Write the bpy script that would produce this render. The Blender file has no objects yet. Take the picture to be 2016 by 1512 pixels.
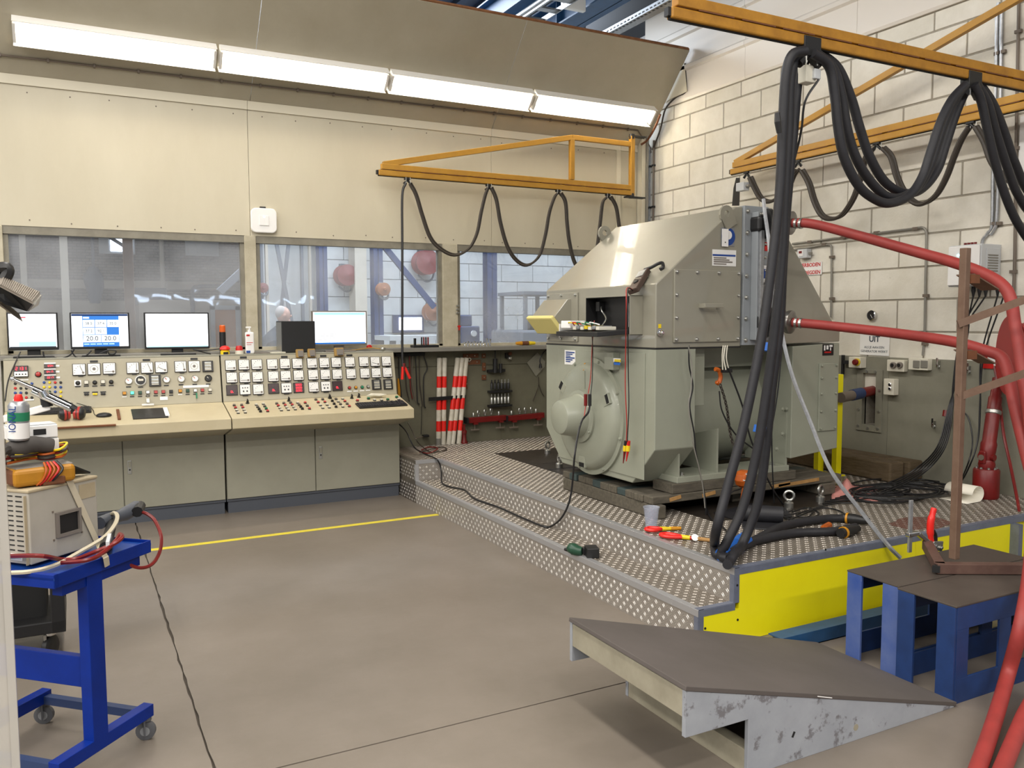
import bpy, bmesh, math, random
from mathutils import Vector as V, Matrix
random.seed(11)
S = bpy.context.scene
COL = S.collection
PI = math.pi
# ------------------------------------------------------------------ camera
FPX = 1651.0
EYE = V((0.0, 0.0, 1.6))
_y, _p, _r = (math.radians(a) for a in (27.64, -4.312, -0.203))
_f = V((math.sin(_y)*math.cos(_p), math.cos(_y)*math.cos(_p), math.sin(_p)))
_rt = V((math.cos(_y), -math.sin(_y), 0.0))
_up = _rt.cross(_f)
RT = _rt*math.cos(_r) + _up*math.sin(_r)
UP = _up*math.cos(_r) - _rt*math.sin(_r)
FW = _f
cd = bpy.data.cameras.new('camera')
cd.sensor_width = 36.0
cd.lens = FPX/2016*36.0
cd.clip_start = 0.02
cam = bpy.data.objects.new('camera', cd)
COL.objects.link(cam)
cam.matrix_world = Matrix(((RT.x, UP.x, -FW.x, EYE.x), (RT.y, UP.y, -FW.y, EYE.y), (RT.z, UP.z, -FW.z, EYE.z), (0, 0, 0, 1)))
S.camera = cam
# ------------------------------------------------------------------ world, lights, exposure
S.view_settings.view_transform = 'Standard'
S.view_settings.look = 'None'
S.view_settings.gamma = 1.0
S.view_settings.use_curve_mapping = False
S.view_settings.exposure = 0.42
w = bpy.data.worlds.new('world')
S.world = w
w.use_nodes = True
w.node_tree.nodes['Background'].inputs[0].default_value = (0.92, 0.95, 1.0, 1)
w.node_tree.nodes['Background'].inputs[1].default_value = 0.31
def area(name, loc, sx, sy, power, col=(1, 0.95, 0.88), rot=(0, 0, 0)):
    l = bpy.data.lights.new(name, 'AREA')
    l.shape = 'RECTANGLE'; l.size = sx; l.size_y = sy; l.energy = power; l.color = col
    o = bpy.data.objects.new(name, l); COL.objects.link(o)
    o.location = loc; o.rotation_euler = rot
    return o
# unseen fill lights, added in place of hall lamps above, behind and left
area('hall_fill_light', (0.6, 2.8, 5.9), 0.5, 7.5, 250)
area('hall_fill_light', (1.6, -2.4, 5.9), 8.0, 0.5, 210)
area('hall_fill_light', (1.6, -5.6, 5.9), 8.0, 0.5, 400)
area('hall_fill_light', (-4.2, 0.5, 5.6), 0.5, 11.0, 430)
area('hall_fill_light', (-7.5, 0.5, 5.6), 0.5, 11.0, 640)
# added area lights overhead, brightening the neighbouring hall like daylight
area('far_hall_fill', (2.5, 11.5, 6.0), 9.0, 3.0, 1100, (0.80, 0.89, 1.0))
area('far_hall_fill', (9.5, 11.5, 6.0), 6.0, 4.0, 330, (0.78, 0.88, 1.0))

# ------------------------------------------------------------------ helpers
def lin(h):
    h = h.lstrip('#'); o = []
    for i in (0, 2, 4):
        c = int(h[i:i+2], 16)/255
        o.append(c/12.92 if c <= 0.04045 else ((c+0.055)/1.055)**2.4)
    return (o[0], o[1], o[2], 1.0)
MAT = {}
def mat(name, col, rough=0.5, metal=0.0, spec=0.5, col2=None, scale=6.0, amt=0.5, bump=0.0, bscale=60.0, emit=None, es=0.0, alpha=None, coat=0.0, stretch=None, detail=6.0, spots=None):
    m = bpy.data.materials.new(name); m.use_nodes = True
    nt = m.node_tree; N = nt.nodes; L = nt.links
    b = N['Principled BSDF']
    c1 = lin(col)
    b.inputs['Base Color'].default_value = c1
    b.inputs['Roughness'].default_value = rough
    b.inputs['Metallic'].default_value = metal
    b.inputs['Specular IOR Level'].default_value = spec
    b.inputs['Coat Weight'].default_value = coat
    if emit:
        b.inputs['Emission Color'].default_value = lin(emit); b.inputs['Emission Strength'].default_value = es
    if col2 or bump:
        g = N.new('ShaderNodeNewGeometry')
        mp = N.new('ShaderNodeMapping')
        if stretch: mp.inputs['Scale'].default_value = stretch
        L.new(g.outputs['Position'], mp.inputs['Vector'])
    if col2:
        n = N.new('ShaderNodeTexNoise'); n.inputs['Scale'].default_value = scale; n.inputs['Detail'].default_value = detail; n.inputs['Roughness'].default_value = 0.65
        L.new(mp.outputs[0], n.inputs['Vector'])
        r = N.new('ShaderNodeValToRGB')
        r.color_ramp.elements[0].position = 0.5-0.28*amt if amt <= 1 else 0.3; r.color_ramp.elements[1].position = 0.5+0.28
        r.color_ramp.elements[0].color = lin(col2); r.color_ramp.elements[1].color = c1
        L.new(n.outputs['Fac'], r.inputs['Fac'])
        out = r.outputs['Color']
        if spots:
            sc, th, scol = spots
            n2 = N.new('ShaderNodeTexNoise'); n2.inputs['Scale'].default_value = sc; n2.inputs['Detail'].default_value = 8; n2.inputs['Roughness'].default_value = 0.7
            L.new(mp.outputs[0], n2.inputs['Vector'])
            r2 = N.new('ShaderNodeValToRGB'); r2.color_ramp.elements[0].position = th; r2.color_ramp.elements[1].position = th+0.05
            L.new(n2.outputs['Fac'], r2.inputs['Fac'])
            mx = N.new('ShaderNodeMixRGB'); L.new(r2.outputs['Color'], mx.inputs['Fac']); L.new(out, mx.inputs['Color1']); mx.inputs['Color2'].default_value = lin(scol)
            out = mx.outputs['Color']
        L.new(out, b.inputs['Base Color'])
    if bump:
        n = N.new('ShaderNodeTexNoise'); n.inputs['Scale'].default_value = bscale; n.inputs['Detail'].default_value = 4
        L.new(mp.outputs[0], n.inputs['Vector'])
        bp = N.new('ShaderNodeBump'); bp.inputs['Strength'].default_value = bump; bp.inputs['Distance'].default_value = 0.004
        L.new(n.outputs['Fac'], bp.inputs['Height']); L.new(bp.outputs['Normal'], b.inputs['Normal'])
    if alpha is not None:
        b.inputs['Alpha'].default_value = alpha
    MAT[name] = m
    return m
WORLD = {}
def wloc(o): return WORLD[o.name] if o else V((0, 0, 0))
def tag(o, label=None, cat=None, group=None, kind=None):
    if label: o['label'] = label
    if cat: o['category'] = cat
    if group: o['group'] = group
    if kind: o['kind'] = kind
    return o
def thing(name, loc, label, cat, group=None, kind=None):
    o = bpy.data.objects.new(name, None); COL.objects.link(o)
    o.empty_display_size = 0.1; o.location = loc; WORLD[o.name] = V(loc)
    return tag(o, label, cat, group, kind)
def ctree(o, delta=(0, 0, 0), parent=None, rz=None, label=None):
    c = o.copy(); COL.objects.link(c); WORLD[c.name] = WORLD[o.name] + V(delta)
    if parent is None:
        c.location = o.location + V(delta)
        if rz is not None: c.rotation_euler = (0, 0, rz)
        if label: c['label'] = label
    else: c.parent = parent
    for ch in list(o.children): ctree(ch, delta, c)
    return c
class MB:
    def __init__(s, T=None):
        s.v = []; s.f = []; s.T = T
    def add(s, vs, fs):
        k = len(s.v)
        T = s.T
        for p in vs:
            p = V(p)
            s.v.append(T @ p if T is not None else p)
        for f in fs: s.f.append(tuple(i+k for i in f))
        return s
    def box(s, c, d, R=None):
        c = V(c); hx, hy, hz = d[0]/2, d[1]/2, d[2]/2
        vs = [V((x*hx, y*hy, z*hz)) for z in (-1, 1) for y in (-1, 1) for x in (-1, 1)]
        if R is not None: vs = [R @ p for p in vs]
        return s.add([p+c for p in vs], [(0, 2, 3, 1), (4, 5, 7, 6), (0, 1, 5, 4), (2, 6, 7, 3), (0, 4, 6, 2), (1, 3, 7, 5)])
    def bx(s, x0, x1, y0, y1, z0, z1):
        return s.box(((x0+x1)/2, (y0+y1)/2, (z0+z1)/2), (abs(x1-x0), abs(y1-y0), abs(z1-z0)))
    def prism(s, poly, ax, a, b):
        def mk(p, t):
            return (t, p[0], p[1]) if ax == 'x' else (p[0], t, p[1]) if ax == 'y' else (p[0], p[1], t)
        n = len(poly)
        vs = [mk(p, a) for p in poly]+[mk(p, b) for p in poly]
        fs = [tuple(range(n-1, -1, -1)), tuple(range(n, 2*n))]+[(i, (i+1) % n, n+(i+1) % n, n+i) for i in range(n)]
        return s.add(vs, fs)
    def tube(s, pts, r, n=8, caps=True, closed=False):
        pts = [V(p) for p in pts]; m = len(pts)
        rs = r if isinstance(r, (list, tuple)) else [r]*m
        t0 = (pts[1]-pts[0]).normalized()
        u = t0.orthogonal().normalized()
        vs = []; prev = t0
        for i, p in enumerate(pts):
            if closed: t = (pts[(i+1) % m]-pts[i-1]).normalized()
            else: t = (pts[min(i+1, m-1)]-pts[max(i-1, 0)])
            t = t.normalized() if t.length > 1e-9 else prev
            q = prev.rotation_difference(t); u = (q @ u); u = (u-t*u.dot(t)).normalized(); prev = t
            w2 = t.cross(u)
            for k in range(n):
                a = 2*PI*k/n
                vs.append(p+(u*math.cos(a)+w2*math.sin(a))*rs[i])
        fs = []
        for i in range(m-1 if not closed else m):
            j = (i+1) % m
            for k in range(n):
                l = (k+1) % n
                fs.append((i*n+k, i*n+l, j*n+l, j*n+k))
        if caps and not closed:
            fs.append(tuple(range(n-1, -1, -1))); fs.append(tuple((m-1)*n+k for k in range(n)))
        return s.add(vs, fs)
    def cyl(s, a, b, r, n=16, r2=None):
        return s.tube([a, b], [r, r if r2 is None else r2], n)
    def lathe(s, prof, o, ax=(0, 0, 1), n=24):
        o = V(o); ax = V(ax).normalized(); u = ax.orthogonal().normalized(); w2 = ax.cross(u)
        vs = []; fs = []; m = len(prof)
        for r, h in prof:
            for k in range(n):
                a = 2*PI*k/n
                vs.append(o+ax*h+(u*math.cos(a)+w2*math.sin(a))*max(r, 1e-5))
        for i in range(m-1):
            for k in range(n):
                l = (k+1) % n
                fs.append((i*n+k, i*n+l, (i+1)*n+l, (i+1)*n+k))
        fs.append(tuple(range(n-1, -1, -1))); fs.append(tuple((m-1)*n+k for k in range(n)))
        return s.add(vs, fs)
    def sph(s, c, r, n=12, sc=(1, 1, 1), R=None):
        c = V(c); vs = []; fs = []; h = n//2
        for i in range(h+1):
            t = PI*i/h
            for k in range(n):
                a = 2*PI*k/n
                p = V((r*sc[0]*max(math.sin(t), 1e-4)*math.cos(a), r*sc[1]*max(math.sin(t), 1e-4)*math.sin(a), r*sc[2]*math.cos(t)))
                if R is not None: p = R @ p
                vs.append(c+p)
        for i in range(h):
            for k in range(n):
                l = (k+1) % n
                fs.append((i*n+k, (i+1)*n+k, (i+1)*n+l, i*n+l))
        return s.add(vs, fs)
    def bar(s, a, b, w2, h, up=(0, 0, 1)):
        a = V(a); b = V(b); t = (b-a).normalized(); up = V(up)
        x = t.cross(up)
        if x.length < 1e-4: x = t.orthogonal()
        x.normalize(); z = x.cross(t)
        vs = [p+x*(sx*w2/2)+z*(sz*h/2) for p in (a, b) for sx, sz in ((-1, -1), (1, -1), (1, 1), (-1, 1))]
        return s.add(vs, [(3, 2, 1, 0), (4, 5, 6, 7), (0, 1, 5, 4), (1, 2, 6, 5), (2, 3, 7, 6), (3, 0, 4, 7)])
    def quad(s, a, b, c, d): return s.add([a, b, c, d], [(0, 1, 2, 3)])
    def slab(s, pts, t):           # polygon (3-D) thickened along t
        n = len(pts); t = V(t)
        vs = [V(p) for p in pts]+[V(p)+t for p in pts]
        return s.add(vs, [tuple(range(n-1, -1, -1)), tuple(range(n, 2*n))]+[(i, (i+1) % n, n+(i+1) % n, n+i) for i in range(n)])
    def build(s, name, m, parent=None, smooth=False, bevel=0.0, ang=40, kind=None, seg=2):
        me = bpy.data.meshes.new(name)
        lo = V((min(p.x for p in s.v), min(p.y for p in s.v), min(p.z for p in s.v)))
        hi = V((max(p.x for p in s.v), max(p.y for p in s.v), max(p.z for p in s.v)))
        c = V(((lo.x+hi.x)/2, (lo.y+hi.y)/2, lo.z))
        me.from_pydata([tuple(p-c) for p in s.v], [], s.f)
        bm = bmesh.new(); bm.from_mesh(me); bmesh.ops.recalc_face_normals(bm, faces=bm.faces); bm.to_mesh(me); bm.free()
        if smooth:
            me.polygons.foreach_set('use_smooth', [True]*len(me.polygons))
            me.set_sharp_from_angle(angle=math.radians(ang))
        ms = m if isinstance(m, (list, tuple)) else [m]
        for q in ms: me.materials.append(MAT[q] if isinstance(q, str) else q)
        o = bpy.data.objects.new(name, me); COL.objects.link(o)
        WORLD[o.name] = c
        o.location = c-wloc(parent)
        if parent: o.parent = parent
        if bevel:
            b = o.modifiers.new('bevel', 'BEVEL'); b.width = bevel; b.segments = seg; b.limit_method = 'ANGLE'; b.angle_limit = 0.6
        if kind: o['kind'] = kind
        return o
def like(o, p, parent, R=None):        # another copy of a part, sharing its mesh, at world point p
    c = o.copy(); COL.objects.link(c); WORLD[c.name] = V(p); c.parent = parent; c.location = V(p)-wloc(parent)
    if R is not None: c.rotation_euler = R.to_euler()
    return c
def cr(pts, n=8):                      # smooth curve through points
    P = [V(p) for p in pts]; out = []
    for i in range(len(P)-1):
        a = P[i-1] if i else P[0]*2-P[1]
        b, c = P[i], P[i+1]
        d = P[i+2] if i+2 < len(P) else P[-1]*2-P[-2]
        for k in range(n):
            t = k/n
            out.append(((b*2)+(c-a)*t+(a*2-b*5+c*4-d)*t*t+(b*3-a-c*3+d)*t**3)*0.5)
    out.append(P[-1])
    return out
def ray(px, py): return RT*((px-1008)/FPX)-UP*((py-756)/FPX)+FW
def PN(px, py, p0, n):
    d = ray(px, py); n = V(n)
    return EYE+d*((V(p0)-EYE).dot(n)/d.dot(n))
def PX(px, py, x): return PN(px, py, (x, 0, 0), (1, 0, 0))
def PY(px, py, y): return PN(px, py, (0, y, 0), (0, 1, 0))
def PZ(px, py, z): return PN(px, py, (0, 0, z), (0, 0, 1))
def text(name, body, size, p, right, up, m, parent, align='CENTER', ext=0.0006, bold=0.0):
    cu = bpy.data.curves.new(name, 'FONT'); cu.body = body; cu.size = size; cu.align_x = align; cu.align_y = 'CENTER'; cu.extrude = ext; cu.resolution_u = 3; cu.offset = bold
    t = bpy.data.objects.new(name, cu)
    me = bpy.data.meshes.new_from_object(t)
    bpy.data.objects.remove(t); bpy.data.curves.remove(cu)
    r = V(right).normalized(); u = V(up); u = (u-r*u.dot(r)).normalized(); n = r.cross(u)
    R = Matrix((r, u, n)).transposed()
    for v in me.vertices: v.co = R @ v.co
    me.materials.clear(); me.materials.append(MAT[m])
    o = bpy.data.objects.new(name, me); COL.objects.link(o)
    WORLD[o.name] = V(p); o.location = V(p)-wloc(parent); o.parent = parent
    return o
def struct(o, label=None, cat=None): return tag(o, label, cat, kind='structure')

# ------------------------------------------------------------------ materials
mat('cream_wall', '#cac3ae', 0.38, col2='#bdb59f', scale=1.6, amt=0.9, spec=0.4, stretch=(1, 1, 0.35))
mat('cream_trim', '#d6cfba', 0.5)
mat('soffit', '#b3ac99', 0.5, col2='#a8a08c', scale=2.0, spots=(7.0, 0.74, '#a89c84'))
mat('raw_wood_edge', '#a5714a', 0.8, col2='#7d5233', scale=14)
mat('frame_paint', '#8f8b7d', 0.5, col2='#7a7568', scale=9)
mat('mullion', '#c4bda8', 0.5, col2='#aba38c', scale=9)
mat('dado', '#8d8b7d', 0.42, col2='#7e7c6e', scale=3.0, spots=(11.0, 0.72, '#5e5a50'))
mat('dado_dark', '#74725f', 0.55, col2='#625f4e', scale=3.0, spots=(9.0, 0.70, '#474136'))
mat('block', '#ece8dd', 0.7, col2='#dcd7ca', scale=5, bump=0.35, bscale=45, spots=(16.0, 0.73, '#b9b3a4'))
mat('block_b', '#e7e3d8', 0.7, col2='#d6d1c3', scale=4, bump=0.35, bscale=55, spots=(22.0, 0.70, '#aea898'))
mat('mortar', '#aaa497', 0.9, col2='#979082', scale=25)
mat('fascia', '#e3dcd2', 0.45)
mat('concrete', '#827970', 0.40, col2='#6c645a', scale=1.3, amt=0.9, spec=0.45, bump=0.08, bscale=30, detail=9, spots=(22.0, 0.70, '#5c544b'))
mat('joint_dark', '#4d463e', 0.95)
mat('line_yellow', '#ddcf45', 0.6, col2='#cdbd3a', scale=30)
mat('alu_plate', '#a39d95', 0.42, 0.3, col2='#938c84', scale=9)
mat('alu_deck', '#857d73', 0.48, 0.35, col2='#6f675d', scale=4, amt=0.9)
mat('tear_worn', '#aaa39a', 0.36, 0.5)
mat('alu_tear', '#bdb9b3', 0.34, 0.6)
mat('alu_dirty', '#8f8880', 0.42, 0.7, col2='#6f675e', scale=5)
mat('alu_trim', '#b4b4b6', 0.38, 0.55)
mat('trim_blue', '#7d8494', 0.45, 0.3, col2='#6b7080', scale=12)
mat('plat_yellow', '#efe614', 0.42, col2='#e6da10', scale=2.5, spots=(13.0, 0.755, '#a59a28'))
mat('steel_dark', '#47413b', 0.45, 0.5, col2='#3a342e', scale=8)
mat('roof_deck', '#3b3d42', 0.6, 0.2)
mat('beam_blue', '#27527e', 0.45, col2='#1f4468', scale=8)
mat('galv', '#b9bcc0', 0.38, 0.7, col2='#9b9da0', scale=30)
mat('lamp_white', '#e9e7e2', 0.4)
mat('lamp_glow', '#ffffff', 0.5, emit='#fff3dc', es=30.0)
mat('black', '#1a1a1b', 0.45)
mat('black_matt', '#141414', 0.85)
mat('rubber', '#25252b', 0.55, col2='#1d1d21', scale=20)
mat('cable_black', '#1c1c1e', 0.42)
mat('cable_brown', '#3a332c', 0.5)
mat('jib_yellow', '#c2902f', 0.42, col2='#af7f2a', scale=6)
mat('jib_old', '#bd8727', 0.5, col2='#976719', scale=9, amt=0.8, spots=(30, 0.72, '#6b4a14'))
mat('conduit', '#8b8880', 0.45, 0.3)
mat('conduit_brown', '#6d6257', 0.5)
mat('white_plastic', '#ecebe9', 0.35)
mat('ivory', '#d8d4c4', 0.4)
mat('grey_box', '#c6c9cb', 0.4)
mat('chrome', '#d8d8d8', 0.12, 1.0)
mat('zinc', '#b5b5b0', 0.3, 0.9)
mat('red', '#c11f1b', 0.4)
mat('red_bright', '#e0241c', 0.38)
mat('red_dark', '#7c1513', 0.4, col2='#651110', scale=8)
mat('red_hose', '#a03935', 0.55, col2='#8e332f', scale=10, spots=(18, 0.70, '#7a332e'))
mat('orange', '#c7641d', 0.42, col2='#a24c12', scale=18)
mat('green', '#1e7a55', 0.4)
mat('dark_green', '#1f4633', 0.4)
mat('yellow', '#e5c81e', 0.45)
mat('amber', '#c7891a', 0.4)
mat('blue_paint', '#1f4a9c', 0.42, col2='#1a3f86', scale=7)
mat('blue_tape', '#2567c2', 0.5)
mat('white_dirty', '#dcd8cc', 0.55, col2='#c2bba9', scale=14)
mat('paper', '#f0efec', 0.8)
mat('brown_board', '#7a4a2b', 0.7, col2='#633a20', scale=14)
mat('timber', '#6f5f4b', 0.85, col2='#53452f', scale=10, stretch=(1, 1, 6))
# ================================================================== STRUCTURE
DECK = 0.374
XW, YB = 5.76, 7.70
# --- floor of concrete slabs
fl = thing('floor', (1.5, 3, -0.16), 'grey concrete slab floor with dark joints', 'floor', kind='structure')
MB().bx(-4, 8, -16, 7.75, -0.16, -0.012).build('joint_bed', 'joint_dark', fl)
def rag(a, b, n, amp, horiz, c):
    out = []
    for i in range(n+1):
        t = a+(b-a)*i/n; j = c+random.uniform(-amp, amp)
        out.append((t, j) if horiz else (j, t))
    return out
XJ, YJ = 0.392, 2.965
lt = rag(YJ+0.004, 7.75, 60, 0.004, False, XJ-0.005); rt_ = rag(YJ+0.004, 7.75, 60, 0.004, False, XJ+0.005)
lb = rag(-16, YJ-0.004, 60, 0.003, False, XJ-0.005); rb_ = rag(-16, YJ-0.004, 60, 0.003, False, XJ+0.005)
for poly in ([(-4, YJ+0.004)]+lt+[(-4, 7.75)], rt_+[(8, 7.75), (8, YJ+0.004)], [(-4, -16)]+lb+[(-4, YJ-0.004)], rb_+[(8, YJ-0.004), (8, -16)]):
    MB().prism(poly, 'z', -0.1, 0.0).build('floor_slab', 'concrete', fl)
MB().slab([(0.30, 6.285, 0.0005), (2.63, 6.325, 0.0005), (2.63, 6.385, 0.0005), (0.30, 6.345, 0.0005)], (0, 0, 0.001)).build('floor_line', 'line_yellow', fl)

# --- back wall: painted panels over the windows
wb = thing('wall_back', (2, YB, 0), 'cream painted panel wall above the windows', 'wall', kind='structure')
xs = [-3.4, -0.97, 1.43, 3.805, 5.375, 5.60]
for i in range(5):
    MB().bx(xs[i]+0.0015, xs[i+1]-0.0015, YB, YB+0.02, 2.357, 3.47).build('wall_panel', 'cream_wall', wb, bevel=0.0015)
MB().bx(-3.4, 5.6, YB+0.02, YB+0.16, 2.36, 3.6).build('wall_core', 'joint_dark', wb)
for i in range(5):
    MB().bx(xs[i]+0.001, xs[i+1]-0.001, YB-0.014, YB+0.01, 3.445, 3.52).build('trim_strip', 'cream_trim', wb, bevel=0.002)
MB().bx(5.325, 5.375, YB-0.014, YB, 2.357, 3.445).build('trim_strip', 'cream_trim', wb)
scr = None
for i in range(5):                       # screw heads along the panel edges
    for zz in (2.40, 3.40):
        x = xs[i]+0.1
        while x < xs[i+1]-0.05 and x > -3:
            if -0.9 < x:
                p = V((x+random.uniform(-.03, .03), YB-0.002, zz+random.uniform(-.012, .012)))
                if scr is None: scr = MB().cyl((p.x, p.y+0.004, p.z), (p.x, p.y-0.0005, p.z), 0.006, 6).build('screw_head', 'conduit_brown', wb); base = WORLD[scr.name].copy(); off = base-p
                else: like(scr, p+off, wb)
            x += 0.31
# grey dado below
wl = thing('wall_dado', (4, YB, DECK), 'dirty grey panel wall under the windows', 'wall', kind='structure')
for a, b in ((-3.4, 2.6), (2.602, 3.9), (3.902, 5.76)):
    MB().bx(a, b, YB, YB+0.14, 0.0, 1.31).build('wall_panel', 'dado_dark', wl)
MB().bx(2.62, 5.76, YB-0.012, YB, 1.155, 1.16).build('trim_strip', 'dado_dark', wl)

# --- slanted soffit above
sf = thing('ceiling_soffit', (2, 7.3, 3.5), 'slanted cream ceiling boards above the control desk', 'ceiling', kind='structure')
nrm = V((0, -0.835, -0.745)).normalized()
xs2 = [-3.4, -0.95, 1.455, 3.81, 5.70]
for i in range(4):
    a, b = xs2[i]+0.002, xs2[i+1]-0.002
    MB().slab([(a, YB-0.004, 3.515), (b, YB-0.004, 3.515), (b, 6.945, 4.345), (a, 6.945, 4.345)], -nrm*0.018).build('soffit_board', 'soffit', sf)
for i in range(4):
    MB().bar((xs2[i]+0.002, 6.965, 4.362), (xs2[i+1]-0.002, 6.965, 4.362), 0.028, 0.03, (0, 0.745, 0.835)).build('edge_batten', 'raw_wood_edge', sf)
MB().slab([PX(1305, 205, 5.715), PX(1346, 120, 5.715), PX(1352, 180, 5.715), PX(1318, 196, 5.715)], (0.006, 0, 0)).build('gusset_plate', 'cream_trim', sf)

# --- windows
mat('pane_glass', '#ffffff', 0.05)
def glass_mat():
    m = MAT['pane_glass']; nt = m.node_tree; N = nt.nodes; L = nt.links; N.clear()
    o = N.new('ShaderNodeOutputMaterial'); tr = N.new('ShaderNodeBsdfTransparent'); tr.inputs[0].default_value = (0.93, 0.95, 0.97, 1)
    gl = N.new('ShaderNodeBsdfGlossy'); gl.inputs['Roughness'].default_value = 0.02
    df = N.new('ShaderNodeBsdfDiffuse'); df.inputs[0].default_value = (0.80, 0.82, 0.86, 1)
    fr = N.new('ShaderNodeFresnel'); fr.inputs[0].default_value = 1.45
    g = N.new('ShaderNodeNewGeometry'); n = N.new('ShaderNodeTexNoise'); n.inputs['Scale'].default_value = 1.6; n.inputs['Detail'].default_value = 7
    L.new(g.outputs['Position'], n.inputs['Vector'])
    n2 = N.new('ShaderNodeTexNoise'); n2.inputs['Scale'].default_value = 2.2; L.new(g.outputs['Position'], n2.inputs['Vector'])
    bp = N.new('ShaderNodeBump'); bp.inputs['Strength'].default_value = 0.25; bp.inputs['Distance'].default_value = 0.01
    L.new(n2.outputs['Fac'], bp.inputs['Height']); L.new(bp.outputs['Normal'], gl.inputs['Normal'])
    mr = N.new('ShaderNodeMapRange'); mr.inputs['From Min'].default_value = 0.35; mr.inputs['From Max'].default_value = 0.75; mr.inputs['To Min'].default_value = 0.11; mr.inputs['To Max'].default_value = 0.32
    L.new(n.outputs['Fac'], mr.inputs['Value'])
    m1 = N.new('ShaderNodeMixShader'); L.new(mr.outputs[0], m1.inputs[0]); L.new(tr.outputs[0], m1.inputs[1]); L.new(df.outputs[0], m1.inputs[2])
    m2 = N.new('ShaderNodeMixShader'); L.new(fr.outputs[0], m2.inputs[0]); L.new(m1.outputs[0], m2.inputs[1]); L.new(gl.outputs[0], m2.inputs[2])
    L.new(m2.outputs[0], o.inputs[0])
glass_mat()
def window(n, x0, x1, lab):
    t = thing('window_%d' % n, ((x0+x1)/2, YB+0.05, 1.35), lab, 'window', kind='structure')
    MB().bx(x0, x1, YB+0.005, YB+0.09, 2.295, 2.357).build('head_frame', 'frame_paint', t)
    MB().bx(x0, x0+0.035, YB+0.02, YB+0.09, 1.355, 2.295).build('side_frame', 'frame_paint', t)
    MB().bx(x1-0.035, x1, YB+0.02, YB+0.09, 1.355, 2.295).build('side_frame', 'frame_paint', t)
    MB().bx(x0, x1, YB+0.02, YB+0.09, 1.345, 1.375).build('bottom_frame', 'mullion', t)
    MB().bx(x0+0.035, x1-0.035, YB+0.05, YB+0.056, 1.375, 2.295).build('window_pane', 'pane_glass', t)
window(1, -0.45, 1.375, 'left hazy window over the two desk monitors')
window(2, 1.475, 3.265, 'middle hazy window behind the black computer')
window(3, 3.425, 5.58, 'right hazy window partly behind the generator')
for k, (a, b) in enumerate(((1.375, 1.475), (3.265, 3.425), (-0.56, -0.45), (5.58, 5.70))):
    struct(MB().bx(a, b, YB-0.005, YB+0.10, 1.345, 2.357).build('trim_%d' % (k+1), 'mullion', None, bevel=0.004), ['cream post between the left and middle windows', 'cream post between the middle and right windows', 'cream post at the left end of the windows', 'cream post at the right end of the windows'][k], 'post')
struct(MB().bx(-3.4, 5.74, 7.52, YB+0.12, 1.305, 1.345).build('window_sill', 'conduit', None, bevel=0.004), 'long grey window sill ledge', 'sill')
struct(MB().bx(-3.4, -0.56, YB-0.005, YB+0.1, 0, 2.357).build('wall_left_end', 'cream_wall', None), 'cream wall left of the windows', 'wall')

# --- right wall of large blocks
wr = thing('wall_right', (XW, 5, 0), 'right wall of white painted concrete blocks', 'wall', kind='structure')
HY0, HY1, HZ0, HZ1 = 4.616, 4.744, 0.742, 1.163
for y0, y1, z0, z1 in ((1.5, HY0, 0, 1.3), (HY1, 7.9, 0, 1.3), (HY0, HY1, 0, HZ0), (HY0, HY1, HZ1, 1.3), (1.5, 7.9, 1.3, 3.88)):
    MB().bx(XW+0.006, XW+0.25, y0, y1, z0, z1).build('wall_core', 'mortar', wr)
LB = 0.508; HC = 0.2475
zj = [3.876, 3.731]
while zj[-1] > 1.2: zj.append(zj[-1]-HC)
proto = {}
for c in range(len(zj)-1):
    z1, z0 = zj[c], zj[c+1]
    y = 6.252+LB*3 if c % 2 == 0 else 5.985+LB*4
    while y > 2.7:
        a, b = y-LB, y
        bb = min(b, 7.695)
        if bb-a > 0.03:
            h = z1-z0-0.014; wy = bb-a-0.014
            key = (round(h, 3), round(wy, 3), random.randint(0, 1))
            px = XW+random.uniform(-0.0035, 0.003)
            if key not in proto:
                proto[key] = MB().bx(px, px+0.06, a+0.007, bb-0.007, z0+0.007, z1-0.007).build('block', 'block' if key[2] else 'block_b', wr, bevel=0.004)
            else: like(proto[key], V((px+0.03, (a+bb)/2, z0+0.007)), wr)
        y -= LB
# fascia above the blocks
fa = thing('trim_fascia', (5.74, 5, 3.88), 'white profiled cladding above the block wall', 'cladding', kind='structure')
for a, b in ((7.75, 6.18), (6.177, 4.9), (4.897, 3.4), (3.397, 1.5)):
    MB().prism([(5.745, 3.878), (5.735, 3.90), (5.735, 4.17), (5.715, 4.19), (5.715, 4.225), (5.735, 4.245), (5.735, 4.53), (5.715, 4.55), (5.715, 4.60), (5.735, 4.62), (5.735, 4.95), (5.8, 4.95), (5.8, 3.878)], 'y', a, b).build('cladding_panel', 'fascia', fa)
MB().bx(5.76, 5.85, 1.5, 9, 4.95, 6.2).build('upper_cladding', 'roof_deck', fa)
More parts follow.
